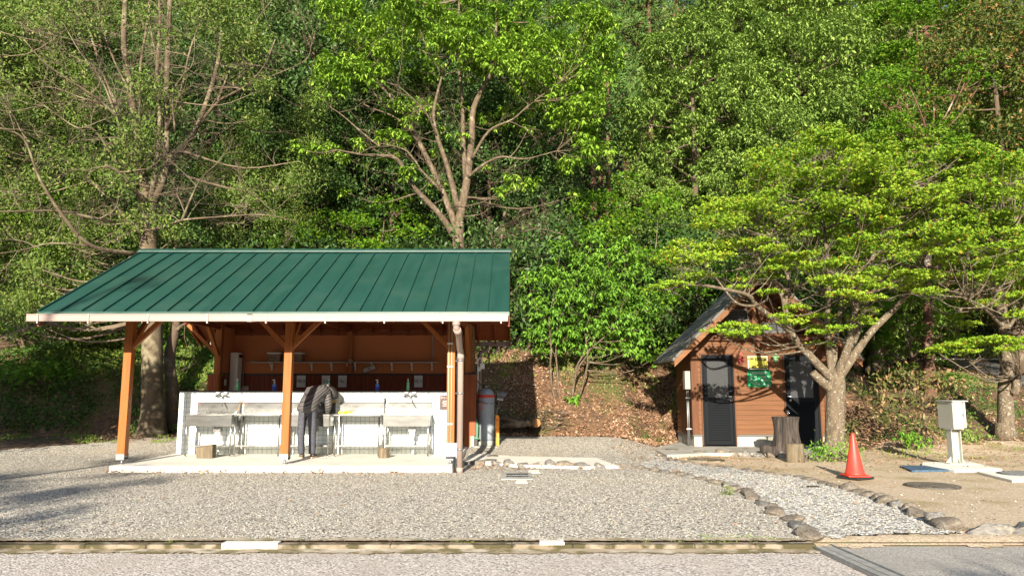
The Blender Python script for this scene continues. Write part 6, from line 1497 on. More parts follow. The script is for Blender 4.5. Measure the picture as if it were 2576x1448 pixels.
# hillside behind the left tree
for i, (px, Y, k, s) in enumerate([(60, 27, 'olive', 1.0), (330, 28, 'dark', 1.05), (560, 26.5, 'dark', 1.0), (760, 27.5, 'dark', 1.1), (980, 26.5, 'dark', .9), (1230, 26.2, 'dark', .8), (-90, 25, 'olive', 1.0), (200, 31, 'olive', 1.2), (470, 32, 'olive', 1.2), (700, 33, 'olive', 1.25), (920, 31, 'dark', 1.2), (1150, 31, 'dark', 1.25), (1340, 29, 'dark', 1.0),
                                (0, 37, 'olive', 1.35), (250, 39, 'dark', 1.4), (500, 41, 'dark', 1.4), (760, 40, 'dark', 1.45), (1010, 39, 'olive', 1.4), (1260, 37, 'dark', 1.3), (640, 25.2, 'olive', .62), (-60, 31, 'olive', 1.2)]):
    place(k, px, Y, 'dark evergreen tree*' if k == 'dark' else 'olive green tree*', g_d if k == 'dark' else g_o, s)
for i, (px, Y, s) in enumerate([(1500, 36, .95), (1585, 38, 1.0), (1650, 36, .95), (1530, 43, 1.1), (1620, 45, 1.15), (1720, 42, 1.05), (1450, 45, 1.15), (1790, 47, 1.2), (1560, 52, 1.3), (1690, 53, 1.3), (1380, 50, 1.2), (1860, 54, 1.3), (2020, 50, 1.2), (2180, 50, 1.2), (1525, 33, .78), (1300, 55, 1.4), (1130, 56, 1.4), (950, 55, 1.4), (760, 56, 1.4)]):
    place('cedar', px, Y, 'tall cedar with reddish trunk*', g_c, s)
for i, (px, Y, s, lab) in enumerate([(1760, 29, .98, 'broad bright green tree with drooping leaves right of the cedars'), (2040, 30.5, 1.22, 'tallest bright green drooping tree, its crown above the toilet hut roof'), (1960, 26, .70, 'bright green tree low behind the left side of the hut roof'),
                                     (2210, 28, .95, 'bright green drooping tree between the tallest one and the maples'), (1640, 27.5, .55, 'small bright tree in front of the cedar trunks'), (1880, 36, 1.35, 'bright green tree at the back, left of the tallest one'), (2110, 40, 1.5, 'bright green tree farthest back on the right slope')]):
    place('bright', px, Y, lab, g_b, s)
for (px, Y, s, lab) in [(2290, 31, 1.05, 'green layered maple high on the right slope'), (2400, 34, 1.35, 'green layered maple farthest back on the right slope'), (2330, 38, 1.5, 'tall green maple at the top of the right slope'), (2230, 50, 2.0, 'very tall green maple in the gap at the top right'), (2420, 52, 2.1, 'green maple behind the very tall one at the top right'), (2150, 25.5, .52, 'low green maple behind the hut'), (2480, 38, 1.1, 'green maple above the upper road'), (2350, 36.5, .65, 'small green maple at the far side of the upper road')]:
    place('maple', px, Y, lab, None, s)
for (px, Y, s, lab) in [(2560, 25.5, 1.12, 'dark tree with reddish young leaves at the right edge'), (2640, 29, 1.4, 'tall reddish leaved tree behind the one at the right edge')]:
    place('red', px, Y, lab, None, s, zoff=.8)
for (px, Y, s, lab) in [(2470, 35.5, .75, 'dark evergreen tree beyond the upper road'), (2250, 36, .8, 'dark evergreen tree behind the notice board'), (2120, 34, .8, 'dark evergreen tree behind the hut'), (2600, 36, .9, 'dark evergreen tree beyond the upper road at the right edge')]:
    place('dark', px, Y, lab, g_d, s)
# undergrowth: young trees and shrubs between trunks
for (px, Y, k, s, lab) in [(960, 23.8, 'fresh', .98, 'fresh green young maple above the middle of the pavilion roof'), (880, 24.5, 'fresh', .92, 'fresh green young maple left of the vase shaped tree'), (60, 24.3, 'fresh', 1.1, 'yellow green young maple at the left edge behind the big tree'), (240, 25.0, 'fresh', .9, 'fresh green young maple behind the big left trunk'), (700, 24.6, 'fresh', .85, 'fresh green young maple right of the big left tree'), (1500, 24.2, 'fresh', .95, 'fresh green young maple right of the vase shaped tree'), (1760, 23.8, 'fresh', .85, 'fresh green young maple left of the hut roof'), (2290, 23.0, 'fresh', .7, 'fresh green young maple behind the big maple trunk'), (1580, 24.6, 'fresh', 1.15, 'tall fresh green maple below the cedar trunks')]:
    place(k, px, Y, lab, None, s)
for (px, Y, k, s, lab) in [(1330, 23.4, 'bush', 1.35, 'dark leaved shrub right behind the pavilion roof end'), (1230, 23.2, 'bush', 1.5, 'dark leaved shrub by the snapped trunk'), (1420, 24.0, 'bush', 1.6, 'dark leaved shrub behind the multi-stemmed bush'), (1050, 24, 'bush', 1.4, 'dark leaved shrub left of the vase shaped tree'), (560, 24.0, 'bush', 1.3, 'dark leaved shrub behind the roof, left half'), (780, 23.5, 'bush', 1.4, 'dark leaved shrub behind the middle post line'), (130, 23.6, 'bush', 1.2, 'dark leaved shrub at the left edge'), (1640, 24.2, 'bush', 1.3, 'dark leaved shrub left of the hut'), (1700, 25, 'bush', 1.7, 'larger dark leaved shrub left of the hut'), (2080, 23.5, 'bush', 1.0, 'dark leaved shrub behind the hut, right side'), (300, 23.9, 'bush', 1.2, 'dark leaved shrub left of the big trunk'), (2400, 35, 'bush', 1.4, 'dark leaved shrub beyond the upper road'), (2500, 35, 'bush', 1.4, 'dark leaved shrub farther right beyond the upper road'),
                           (2300, 35, 'bush', 1.4, 'dark leaved shrub beyond the notice board'), (1880, 24, 'bush', 1.6, 'dark leaved shrub hidden behind the hut roof'), (2570, 35.2, 'bushb', 1.2, 'green shrub beyond the upper road at the right edge'), (430, 24.2, 'bushb', .9, 'green shrub behind the slim dark tree'), (1290, 24.8, 'bushb', 1.2, 'green shrub above the right end of the roof'), (1490, 23.2, 'bushb', 1.1, 'bright green shrub right of the roof end')]:
    place(k, px, Y, lab, 'shrubs under the trees', s)

# --- multi-stemmed bright bush right of the pavilion
b = at(1430, 1063, 21.6); b.z = float(H(b.x, 21.6))-.05
T = Tree('multi_stemmed_bush', 'bright green bush on several thin bare stems in the dead leaves right of the pavilion', 'bush', b, seed=5)
for pts in ([(1428, 1062), (1410, 1010), (1402, 940), (1398, 880), (1402, 810)], [(1432, 1060), (1440, 990), (1452, 930), (1478, 890), (1500, 840)], [(1436, 1062), (1456, 1000), (1470, 950), (1478, 900), (1470, 830)], [(1424, 1060), (1392, 990), (1384, 920), (1386, 880), (1380, 800)], [(1430, 1060), (1438, 1010), (1446, 950), (1462, 900), (1540, 830)]):
    T.limb([at(p[0], p[1], 21.6-.12*i) for i, p in enumerate(pts)], .045, .018)
for px, py, r in [(1400, 700, .62), (1350, 760, .5), (1370, 830, .42), (1440, 760, .6), (1500, 700, .6), (1560, 740, .55), (1620, 770, .5), (1600, 830, .45), (1540, 800, .5), (1480, 830, .45), (1420, 840, .4), (1360, 880, .3), (1460, 660, .5), (1530, 650, .5), (1600, 690, .5), (1650, 730, .35), (1610, 880, .32), (1640, 800, .3), (1410, 620, .4), (1570, 620, .45), (1490, 600, .4), (1330, 700, .35), (1395, 880, .22), (1560, 870, .3), (1345, 840, .35), (1400, 860, .32), (1450, 870, .3), (1500, 880, .3), (1550, 850, .4), (1590, 875, .35), (1630, 850, .35), (1640, 900, .25), (1420, 800, .5), (1500, 770, .55), (1570, 790, .5), (1370, 790, .45)]:
    T.puffs.append(pf(px, py, rn.uniform(20.6, 22.2), r*1.08))
T.finish(M['barkp'], M['barkp'], LM['fresh'], 'rosette', 210, .88, .7, shell=.3, reachr=.018, tw=2)
# snapped pale trunk and leafless brush right of the roof end
b = at(1252, 760, 23.3); b.z = float(H(b.x, 23.3))
T = Tree('dead_tree', 'snapped pale dead trunk with bare twigs above the right end of the roof', 'dead tree', b, seed=6)
T.limb([b, at(1256, 640, 23.2), at(1262, 590, 23.2), at(1270, 530, 23.2)], .08, .05)
for pts in ([(1262, 600, 23.2), (1300, 590, 22.8), (1350, 575, 22.4), (1420, 590, 22)], [(1255, 650, 23.2), (1300, 610, 22.8), (1360, 590, 22.6), (1410, 600, 22.4)], [(1256, 640, 23.2), (1230, 580, 23), (1220, 560, 23)], [(1285, 650, 23), (1310, 625, 22.8), (1380, 590, 22.6)]): T.limb([at(*p) for p in pts], .03, .01)
T.twigs(2, .9, .012, 2, 4); T.mb.build('trunk', M['barkp'], T.t); T.tw.build('branches', M['barkp'], T.t)

# --- the big yellow green maple beside the hut
Ym = 16.7
b = at(2098, 1142, Ym); b.z = 0.0
T = Tree('maple_tree', 'spreading yellow green maple with lichened forked trunk right of the toilet hut', 'maple', b, seed=7)
T.limb([b+Vector((0, 0, -.05)), at(2099, 1120, Ym), at(2100, 1050, Ym), at(2102, 975, Ym), at(2100, 935, Ym)], .225, .20)
T.mb.tube([b+Vector((0, 0, -.05)), b+Vector((0, 0, .12)), b+Vector((0, 0, .35))], [.30, .25, .215], 12)
for pts, r0, r1 in [
    ([(2100, 985, 16.7), (2078, 968, 16.65), (2055, 948, 16.6), (2044, 936, 16.6)], .12, .085),
    ([(2098, 958, 16.7), (2058, 917, 16.6), (2005, 860, 16.4), (1985, 830, 16.3), (1950, 805, 16.1), (1905, 770, 15.8), (1885, 745, 15.6), (1850, 733, 15.4), (1745, 715, 15), (1680, 728, 14.8)], .11, .02),
    ([(1985, 830, 16.3), (1975, 780, 16.3), (1965, 740, 16.3), (1935, 705, 16.2), (1915, 675, 16.2), (1900, 620, 16.1)], .07, .03),
    ([(1972, 770, 16.3), (1985, 720, 16.5), (1975, 680, 16.6), (1960, 640, 16.7)], .05, .03),
    ([(2094, 945, 16.7), (2084, 880, 16.6), (2080, 800, 16.5), (2085, 700, 16.4), (2075, 600, 16.3), (2062, 500, 16.2)], .09, .03),
    ([(2099, 942, 16.8), (2098, 880, 17), (2110, 800, 17.2), (2125, 720, 17.4), (2150, 620, 17.6), (2160, 500, 17.8)], .085, .03),
    ([(2106, 942, 16.7), (2136, 860, 16.5), (2150, 780, 16.3), (2170, 700, 16.1), (2215, 600, 15.9), (2240, 480, 15.8)], .10, .03),
    ([(2108, 950, 16.7), (2150, 890, 16.7), (2190, 835, 16.6), (2245, 780, 16.5), (2300, 720, 16.3), (2370, 660, 16.1), (2450, 610, 15.9), (2550, 570, 15.8)], .11, .025),
    ([(2122, 905, 17), (2155, 840, 17.5), (2180, 760, 18), (2230, 680, 18.4), (2280, 560, 18.6)], .08, .03),
    ([(2300, 720, 16.3), (2380, 730, 15.8), (2450, 760, 15.3), (2520, 790, 15)], .035, .01),
    ([(1905, 770, 15.8), (1850, 760, 15.4), (1790, 690, 15.2), (1720, 660, 15)], .035, .01),
    ([(2085, 750, 16.5), (2040, 700, 15.9), (1990, 640, 15.5), (1900, 560, 15.2)], .045, .012),
    ([(2150, 780, 16.3), (2130, 730, 15.6), (2120, 700, 15), (2100, 690, 14.6)], .04, .01)]:
    T.limb([at(*p) for p in pts], r0, r1)
T.twigs(5, 1.0, .018, depth=2, kids=3, rmax=.09, zmin=3.3)
# layered sprays
outline = [(1640, 720), (1700, 610), (1760, 545), (1860, 470), (1920, 380), (2010, 330), (2120, 320), (2260, 350), (2380, 330), (2480, 370), (2600, 400), (2640, 600), (2600, 720), (2450, 700), (2330, 650), (2200, 640), (2060, 590), (1960, 610), (1880, 600), (1820, 640), (1740, 690)]
ox = np.array([p[0] for p in outline]); 
k_ = 0
while k_ < 360:
    px, py = rn.uniform(1630, 2640), rn.uniform(315, 720)
    if not inpoly(np.array([px]), np.array([py]), outline)[0]: continue
    T.puffs.append(pf(px, py, rn.uniform(14.2, 19.4), rn.uniform(.24, .54), rn.uniform(.20, .46))); k_ += 1
for px, py, Y, r in [(1690, 712, 14.8, .45), (1640, 722, 14.7, .3), (1750, 690, 15, .45), (1720, 655, 15, .4), (1800, 640, 15.2, .45), (2090, 700, 14.6, .5), (2150, 705, 14.6, .48), (2210, 715, 14.8, .35), (2120, 735, 14.6, .42), (2180, 745, 14.7, .35), (2060, 665, 15, .5), (2110, 660, 15, .5), (2000, 640, 15.2, .45),
                     (1860, 835, 15.3, .42), (1800, 828, 15.2, .32), (1900, 822, 15.4, .35), (1850, 815, 15.3, .4), (1960, 790, 15.4, .3), (1990, 805, 15.4, .35), (2110, 820, 15.6, .35), (2055, 790, 15.6, .35), (1930, 730, 15.4, .3), (2060, 830, 15.7, .3), (2000, 770, 15.5, .35), (2280, 700, 15.4, .45), (2340, 690, 15.3, .45), (2060, 860, 16.4, .3)]+[(rn.uniform(1850, 2420), rn.uniform(600, 735), rn.uniform(14.6, 17.8), rn.uniform(.22, .42)) for _ in range(46)]+[(rn.uniform(2030, 2200), rn.uniform(735, 830), rn.uniform(15.4, 17.4), rn.uniform(.18, .30)) for _ in range(9)]:
    T.puffs.append(pf(px, py, Y, r, .20))
T.finish(M['barkm'], M['barkm'], LM['maple'], 'maple', 640, .86, .2, shell=.05, reachr=.018, tw=3)
p = at(2041, 936, 16.6); d = (at(2044, 936, 16.6)-at(2055, 948, 16.6)).normalized()
o = MB().tube([at(2044, 936, 16.6)+d*.001, at(2044, 936, 16.6)+d*.008], [.084, .08], 14).build('sawn_stub', M['stumppale'], T.t)
# --- unseen trees that shade the gravel, and one added to shade the left bank
T = Tree('broadleaf_tree', 'dense unseen tree added outside the left edge to shade the bank', 'tree', (-14.2, 13.2, 0), seed=41)
T.limb([Vector((-14.2, 13.2, -.1)), Vector((-14.1, 13.2, 2)), Vector((-14, 13.2, 5.6))], .2, .08)
for i in range(46): T.puffs.append(((rn.uniform(-19, -11.7), rn.uniform(11.8, 14.2), rn.uniform(2.4, 5.5)), rn.uniform(.6, .95)))
for i in range(5): T.puffs.append(((rn.uniform(-10.8, -9.9), rn.uniform(12.0, 13.0), rn.uniform(2.9, 5.2)), rn.uniform(.35, .5)))
T.finish(M['bark'], M['bark'], LM['olive'], 'mid', 230, 1.2, .8)
T = Tree('broadleaf_tree', 'sparse tall tree beside the road, left of and behind the viewer', 'tree', (-10.5, -6, -.06), seed=42)
T.limb([Vector((-11.5, -6.5, -.1)), Vector((-11, -6.2, 4)), Vector((-10.2, -6, 8)), Vector((-9.6, -6, 10.8))], .16, .04)
for x, y, z, r in [(-8.6, -6, 5.1, .6), (-7.2, -6.2, 5.3, .45), (-9.6, -6, 5.9, .7), (-7.9, -5.8, 6.3, .45), (-6.7, -6.1, 4.7, .35), (-9.0, -6, 6.8, .4), (-10.2, -6, 5.0, .8), (-11, -6, 6.4, .9), (-9.45, -6, 10.75, .33), (-9.15, -6, 10.45, .22), (-9.3, -6, 4.6, .5), (-10.6, -6, 7.7, .6), (-8.2, -5.6, 5.6, .7), (-9.3, -6.4, 5.3, .7), (-10.2, -5.7, 5.9, .8), (-7.6, -6.4, 4.9, .5), (-8.8, -5.5, 4.7, .6), (-10.0, -6.3, 4.5, .6), (-8.4, -6.1, 6.0, .5)]: T.puffs.append(((x, y, z), (r, .35)))
T.finish(M['bark'], M['bark'], LM['olive'], 'mid', 150, .9, .35, shell=.1)
T = Tree('broadleaf_tree', 'sparse tree beside the road, right of and behind the viewer', 'tree', (8.5, -6, -.06), seed=43)
T.limb([Vector((8.5, -6, -.1)), Vector((8.2, -6, 3)), Vector((7.5, -6, 5.5))], .16, .04)
for x, y, z, r in [(3.6, -6, 4.2, .5), (4.6, -6, 4.45, .65), (5.4, -6, 4.2, .6), (2.7, -6, 4.1, .35), (6.3, -6, 4.4, .7), (4.2, -6.3, 4.7, .3), (5.6, -6, 4.75, .4), (7.2, -6, 4.6, .7)]: T.puffs.append(((x, y, z), (r, .35)))
T.finish(M['bark'], M['bark'], LM['olive'], 'mid', 150, .9, .35, shell=.1)
# --- second maple at the right edge
b = at(2530, 1112, 19.9); b.z = float(H(b.x, 19.9))-.05
T = Tree('maple_tree', 'maple with knobbly mottled trunk at the right edge behind the cabinet', 'maple', b, seed=8)
T.limb([b, at(2530, 1060, 19.9), at(2528, 980, 19.9), at(2534, 900, 19.9), at(2524, 820, 19.9), at(2512, 740, 19.9), at(2506, 650, 19.9), at(2510, 560, 19.9)], .23, .09)
T.mb.tube([b, b+Vector((0, 0, .2)), b+Vector((0, 0, .45))], [.30, .26, .22], 12)
T.limb([at(2550, 990, 19.7), at(2556, 970, 19.65), at(2552, 950, 19.7)], .10, .09)
for pts in ([(2520, 820, 19.9), (2490, 790, 19.4), (2450, 750, 19), (2420, 730, 18.8)], [(2515, 760, 19.9), (2440, 770, 19.2), (2380, 790, 18.8), (2330, 760, 18.6)], [(2525, 840, 19.9), (2560, 790, 19.7), (2600, 740, 19.5)]): T.limb([at(*p) for p in pts], .06, .02)
for px, py, Y, r in [(2350, 875, 18, .35), (2400, 865, 18, .45), (2450, 855, 18, .5), (2500, 850, 17.8, .5), (2560, 858, 17.8, .5), (2610, 850, 18, .5), (2430, 880, 18, .35), (2540, 875, 17.6, .4), (2430, 810, 18.6, .35), (2470, 760, 18.8, .5), (2400, 790, 18.8, .3), (2560, 740, 18.6, .55), (2520, 700, 18.8, .5), (2600, 700, 18.8, .6), (2440, 700, 18.8, .5), (2380, 690, 18.8, .4), (2560, 650, 19, .6), (2480, 640, 19, .6), (2600, 780, 18.4, .5), (2570, 790, 18, .45)]:
    T.puffs.append(pf(px, py, Y, r, .22))
for i in range(30): T.puffs.append(pf(rn.uniform(2380, 2700), rn.uniform(430, 760), rn.uniform(18, 21.5), rn.uniform(.4, .7), .22))
T.twigs(4, .8, .014, 1, 3, rmax=.12)
T.finish(M['barkm'], M['barkm'], LM['maple'], 'maple', 560, 1.0, .22, shell=.1, reachr=.018)
# reddish cedar trunk, dark stump-like trunk behind
b = at(2336, 940, 22.8); b.z = float(H(b.x, 22.8))-.1
T = Tree('cedar_tree', 'reddish bare cedar trunk between the big maple and the right edge maple', 'cedar', b, seed=9)
T.limb([b, at(2336, 900, 22.8), at(2334, 800, 22.8), at(2334, 700, 22.8), at(2332, 560, 22.9), at(2331, 440, 23), at(2330, 350, 23.1)], .20, .05)
T.limb([at(2334, 870, 22.8), at(2300, 850, 22.5), at(2250, 820, 22.2)], .03, .012)
for i in range(40): T.puffs.append(pf(rn.uniform(2190, 2480), rn.uniform(150, 520), rn.uniform(22, 24), rn.uniform(.5, .8)))
T.twigs(4, .7, .012, 1, 3); T.finish(M['barkr'], M['barkr'], LM['mapleg'], 'maple', 240, 1.1, .4)
b = at(2195, 935, 26.5); b.z = float(H(b.x, 26.5))-.2
T = Tree('broadleaf_tree', 'thick dark trunk in the shade behind the big maple, left of the notice board', 'tree', b, seed=10)
T.limb([b, at(2195, 900, 26.5), at(2196, 800, 26.5), at(2200, 650, 26.6)], .32, .22)
for i in range(14): T.puffs.append(pf(rn.uniform(2100, 2290), rn.uniform(600, 800), rn.uniform(26, 28), rn.uniform(.5, .9)))
T.finish(M['bark'], M['bark'], LM['dark'], 'mid', 110, 1.0, .7)
# trunks of the cedar stand visible at mid height
for (px, py, Y, r, wl) in ((1494, 480, 27.2, .13, 'thickest, left'), (1514, 478, 28.3, .09, 'thin middle'), (1533, 475, 27.6, .10, 'right'), (1478, 470, 30, .12, 'farther back, leftmost')):
    x = (px-CX)/FPX*Y; z = float(H(x, Y)); t = thing('cedar_tree', f'{wl} bare cedar trunk in the dark gap right of the roof', 'cedar', (x, Y, z), group='bare cedar trunks in the gap')
    MB().tube([(x, Y, z-.3), (x+.05, Y, z+5), (x+.1, Y, z+10.5)], [r*1.25, r, r*.6], 9).build('trunk', M['barkr'], t)
    rng = np.random.default_rng(int(px)); pu = [((x+rng.normal(0, .6), Y+rng.normal(0, .6), z+8.2+i*.5), .6) for i in range(6)]
    link_mesh('crown', crown_mesh('crown', rng, pu, 'cedar', 90), LM['cedar'], t, True)

# --- brown-green shrub left of the cabinet, sapling, weeds
b = at(2330, 1105, 18.6); b.z = float(H(b.x, 18.6))-.02
T = Tree('withered_shrub', 'straggly half withered shrub behind the cream cabinet', 'shrub', b, seed=12)
for i in range(9):
    a = rn.uniform(-1, 1); T.limb([b+Vector((a*.1, 0, 0)), b+Vector((a*.45, rn.uniform(-.2, .2), .7)), b+Vector((a*1.0, rn.uniform(-.4, .3), 1.3))], .025, .008)
for px, py, r in [(2230, 960, .4), (2280, 950, .4), (2330, 965, .42), (2380, 975, .38), (2260, 1010, .4), (2310, 1020, .4), (2200, 1000, .35), (2360, 1030, .3), (2290, 1060, .3), (2240, 1050, .28), (2410, 965, .25), (2340, 1080, .2)]:
    T.puffs.append(pf(px, py, rn.uniform(18.2, 19.0), r))
T.twigs(2, .5, .008, 1, 3)
LM['withered'] = leaf_material('half_withered_leaf', (0.06, 0.085, 0.025), (0.17, 0.17, 0.05), c3=(0.30, 0.19, 0.10), trans=.2, c3frac=.35)
T.finish(M['bark'], M['bark'], LM['withered'], 'mid', 130, .8, .8, shell=.2, reachr=.012, tw=1)
def plantlet(px, py, Y, r, lab, leafm, style='small', n=3, dens=200, scale=.7, name='weed', cat='plant', seed=1):
    p = at(px, py, Y); z = float(H(p.x, Y)); t = thing(name, lab, cat, (p.x, Y, z)); rng = np.random.default_rng(seed)
    pu = [((p.x+rng.normal(0, r*.5), Y+rng.normal(0, r*.3), z+r*.45+abs(rng.normal(0, r*.2))), r*.6) for _ in range(n)]
    link_mesh('foliage', crown_mesh('foliage', rng, pu, style, dens/max(r, .1), scale, .8, .1), leafm, t, True)
    m = MB(); [m.tube([(p.x, Y, z), (c[0], c[1], c[2])], [.01, .005], 4) for c, _ in pu]; m.build('stems', M['bark'], t)
plantlet(2085, 1165, 15.9, .32, 'green weeds at the foot of the big maple trunk', LM['fresh'], n=5, dens=150, seed=3)
plantlet(2290, 1090, 18.2, .40, 'low green plant under the withered shrub', LM['fresh'], 'rosette', n=4, dens=90, seed=4)
plantlet(2445, 1090, 19.0, .28, 'low green weeds right of the cream cabinet', LM['mid'], n=4, dens=120, seed=5)
plantlet(1438, 1020, 21.2, .28, 'young green sprout at the foot of the multi-stemmed bush', LM['fresh'], 'rosette', n=3, dens=70, scale=.8, seed=6)
plantlet(1835, 1237, 10.9, .10, 'tuft of green weed beside the left border stones', LM['grass'], n=2, dens=60, scale=.35, seed=7)
plantlet(100, 925, 21.9, .9, 'bright ferny bush on the shaded bank at far left', LM['fresh'], 'maple', n=6, dens=300, scale=1.1, seed=8, name='fern', cat='fern')
plantlet(230, 880, 23.0, .9, 'bright ferny bush higher on the bank beside the big trunk', LM['grass'], 'maple', n=6, dens=260, scale=1.1, seed=9, name='fern', cat='fern')
T = Tree('sapling', 'thin bare sapling on the bank right of the gas cylinder', 'sapling', at(1326, 962, 22.4), seed=13)
b = at(1326, 965, 22.4); b.z = float(H(b.x, 22.4)); T.limb([b, b+Vector((0, 0, .3)), b+Vector((-.02, 0, .62))], .014, .009)
for dx in (-.32, .05, .30): T.limb([b+Vector((-.02, 0, .5)), b+Vector((dx*.6, 0, .75)), b+Vector((dx, 0, .98))], .009, .004)
T.twigs(3, .25, .004, 1, 2, rmax=1); T.mb.build('trunk', M['barkp'], T.t); T.tw.build('branches', M['barkp'], T.t)

# ------------------------------------------------------------------ fallen leaves, grass, trees beside the camera
def scatter(rng, n, xr, yr, keep, size=(.05, .11), lift=.01, tilt=.55, Lr=2.2):
    x = rng.uniform(*xr, n); y = rng.uniform(*yr, n); k = keep(x, y); x, y = x[k], y[k]; n = len(x)
    z = H(x, y)+lift+rng.random(n)*.02; L = rng.uniform(*size, n)
    a = rng.random(n)*6.28; d = np.stack([np.cos(a), np.sin(a), rng.normal(0, tilt, n)], -1); up = np.stack([rng.normal(0, tilt, n), rng.normal(0, tilt, n)-.2, np.ones(n)], -1)
    return leaves(np.stack([x, y, z], -1), d, up, L, L/Lr, -.05)
rng = np.random.default_rng(99)
def dens_keep(x, y): return rng.random(len(x)) < np.clip(.55+.9*vnoise(x, y, .9, 4), .12, 1)
S = [scatter(rng, 62000, (-1, 9.5), (20.2, 25.0), dens_keep, (.05, .11), .02, .7),
     scatter(rng, 42000, (8, 22), (18.6, 31), lambda x, y: dens_keep(x, y) & ~inpoly(x, y, uroad), (.05, .11), .02, .6),
     scatter(rng, 9000, (-16, -6), (19, 26), dens_keep, (.04, .08), .02, .6),
     scatter(rng, 5000, (2.5, 16), (13.5, 19.5), lambda x, y: (rng.random(len(x)) < np.clip((y-12.5)/7+.35*vnoise(x, y, 1.2, 2), 0.05, 1)) & ~((x > 4.4) & (x < 8.2) & (y > 17.0)), (.04, .09), .02, .4),
     scatter(rng, 900, (-12, 4), (8, 20), lambda x, y: (rng.random(len(x)) < .35) & ~((x < -1) & (x > -7.5) & (y > 13.7)), (.03, .07), .018, .3),
     scatter(rng, 500, (4, 14), (7.8, 14), lambda x, y: rng.random(len(x)) < .6, (.03, .07), .012, .3),
     scatter(rng, 420, (-7.4, -1.0), (13.55, 13.82), lambda x, y: rng.random(len(x)) < np.clip(.5+vnoise(x, y*0, 2.2, 1), .1, 1), (.05, .10), .02, .5),
     scatter(rng, 260, (-.9, 2.4), (14.2, 15.1), lambda x, y: rng.random(len(x)) < .8, (.04, .09), .02, .5)]
V, F = quads(S)
tag(link_mesh('fallen_leaves', np_mesh('fallen_leaves', V, F), LM['litter']), kind='stuff')
def pebbles(n, xr, yr, keep, size, hf=H):
    x = rng.uniform(*xr, n); y = rng.uniform(*yr, n); k = keep(x, y); x, y = x[k], y[k]; n = len(x)
    c = np.stack([x, y, hf(x, y)+.006], -1); r = rng.uniform(*size, n)[:, None]*rng.uniform(.6, 1.2, (n, 3)); a = rng.random(n)*6.28
    ax = np.stack([np.cos(a), np.sin(a), rng.normal(0, .2, n)], -1)*r[:, :1]; ay = np.stack([-np.sin(a), np.cos(a), rng.normal(0, .2, n)], -1)*r[:, 1:2]; az = np.stack([rng.normal(0, .25, n), rng.normal(0, .25, n), np.ones(n)], -1)*r[:, 2:]*.7
    t = c+az; b_ = c-az*.3
    return np.concatenate([np.stack([t, c+ax, (c+ax+c+ay)/2-az*.1, c+ay], 1), np.stack([t, c+ay, (c+ay+c-ax)/2-az*.1, c-ax], 1), np.stack([t, c-ax, (c-ax+c-ay)/2-az*.1, c-ay], 1), np.stack([t, c-ay, (c-ay+c+ax)/2-az*.1, c+ax], 1)])
inlot = lambda x, y: inpoly(x, y, lot_poly) & (y > KY+.05) & ~((x > -7.4) & (x < -1) & (y > 13.75))
V, F = quads([pebbles(42000, (-9, 5.5), (KY, 13.7), inlot, (.006, .014)), pebbles(9000, (-14, 3.5), (13.7, 20), inlot, (.008, .017)), pebbles(9000, (2.2, 6.5), (7.7, 13.5), lambda x, y: inpoly(x, y, path_poly), (.010, .024)), pebbles(500, (3, 9), (7.8, 13), lambda x, y: inpoly(x, y, dirt_poly), (.008, .022), H)])
M['pebble'] = material('loose_pebbles', (0.34, 0.315, 0.27), 0.9, col2=(0.21, 0.193, 0.162), nscale=40, island=.6)
tag(link_mesh('loose_gravel', np_mesh('loose_gravel', V, F), M['pebble']), kind='stuff')
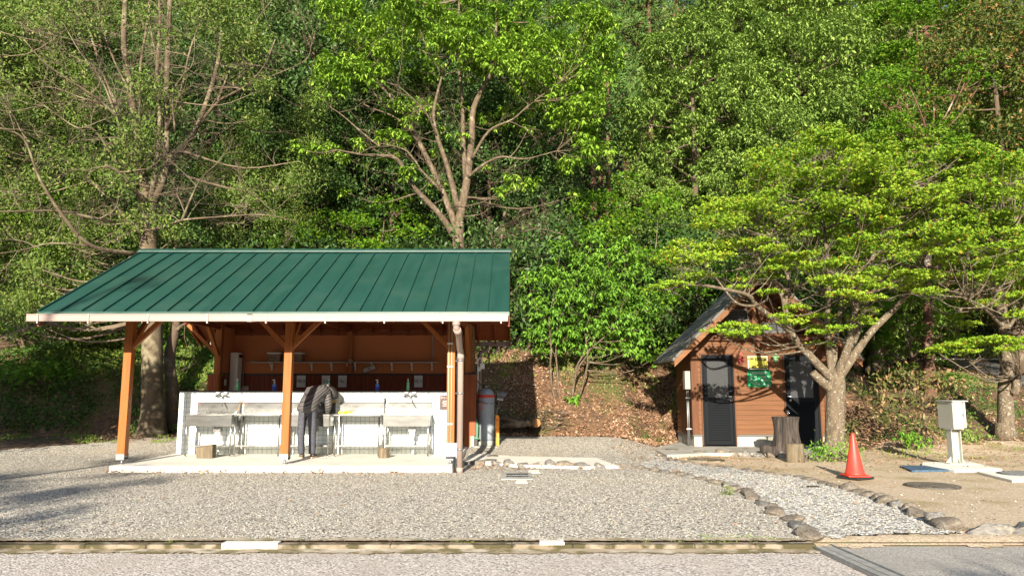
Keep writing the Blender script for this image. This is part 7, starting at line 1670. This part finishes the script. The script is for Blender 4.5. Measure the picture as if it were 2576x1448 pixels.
def grass(n, xr, yr, keep, h=(.06, .16)):
    x = rng.uniform(*xr, n); y = rng.uniform(*yr, n); k = keep(x, y); x, y = x[k], y[k]; n = len(x); z = Hbase(x, y)
    d = np.stack([rng.normal(0, .45, n), rng.normal(0, .45, n), np.ones(n)], -1); L = rng.uniform(*h, n)
    return leaves(np.stack([x, y, z-.01], -1), d, np.stack([rng.normal(0, .3, n), -np.ones(n), np.zeros(n)], -1), L, L*.16+.004, .1)
G_ = [grass(16000, (-15, -6.5), (22.2, 27), lambda x, y: vnoise(x, y, .8, 1) > -.35, (.10, .30)), grass(9000, (-1, 9), (22.3, 25), lambda x, y: vnoise(x, y, .9, 6) > .15, (.08, .2)), grass(6000, (-15, -7), (19.0, 21.5), lambda x, y: vnoise(x, y, .8, 9) > .2, (.05, .13)),
      grass(5000, (8.5, 17), (16.3, 20.5), lambda x, y: vnoise(x, y, 1.1, 3) > .2, (.04, .11)), grass(3000, (16, 30), (33.4, 36), lambda x, y: x > 0, (.15, .4)), grass(900, (1.9, 3.2), (7.6, 7.95), lambda x, y: vnoise(x, y, 2.2, 3) > .1, (.015, .04)), grass(5000, (-9, 3), (7.52, 7.76), lambda x, y: vnoise(x, y*0, 1.6, 7) > .35, (.01, .035))]
def cover(n, xr, yr, keep, h, L, W):
    x = rng.uniform(*xr, n); y = rng.uniform(*yr, n); k = keep(x, y); x, y = x[k], y[k]; n = len(x)
    P = np.stack([x, y, H(x, y)+rng.uniform(0, h, n)*np.clip(.6+vnoise(x, y, 1.3, 8), .15, 1.3)], -1)
    return loose(rng, P, P, 3, L, W, .05)
cv = [cover(15000, (-16, -6.6), (20.6, 26.5), lambda x, y: vnoise(x, y, .7, 12) > -.45, .28, .10, .045), cover(9000, (8.8, 16.5), (19.5, 29), lambda x, y: (vnoise(x, y, .8, 5) > -.05) & ~inpoly(x, y, uroad), .22, .09, .035),
      cover(6000, (-1, 9), (22.6, 26.5), lambda x, y: vnoise(x, y, .8, 2) > -.1, .30, .10, .04), cover(5000, (14, 34), (33.8, 37), lambda x, y: x > 0, .5, .16, .06), cover(2500, (1.5, 4.5), (20.9, 23), lambda x, y: vnoise(x, y, 1.1, 7) > .2, .10, .06, .025)]
V, F = quads(cv)
tag(link_mesh('ground_cover', np_mesh('ground_cover', V, F), LM['fern']), kind='stuff')
V, F = quads(G_)
tag(link_mesh('grass', np_mesh('grass', V, F), LM['grass']), kind='stuff')
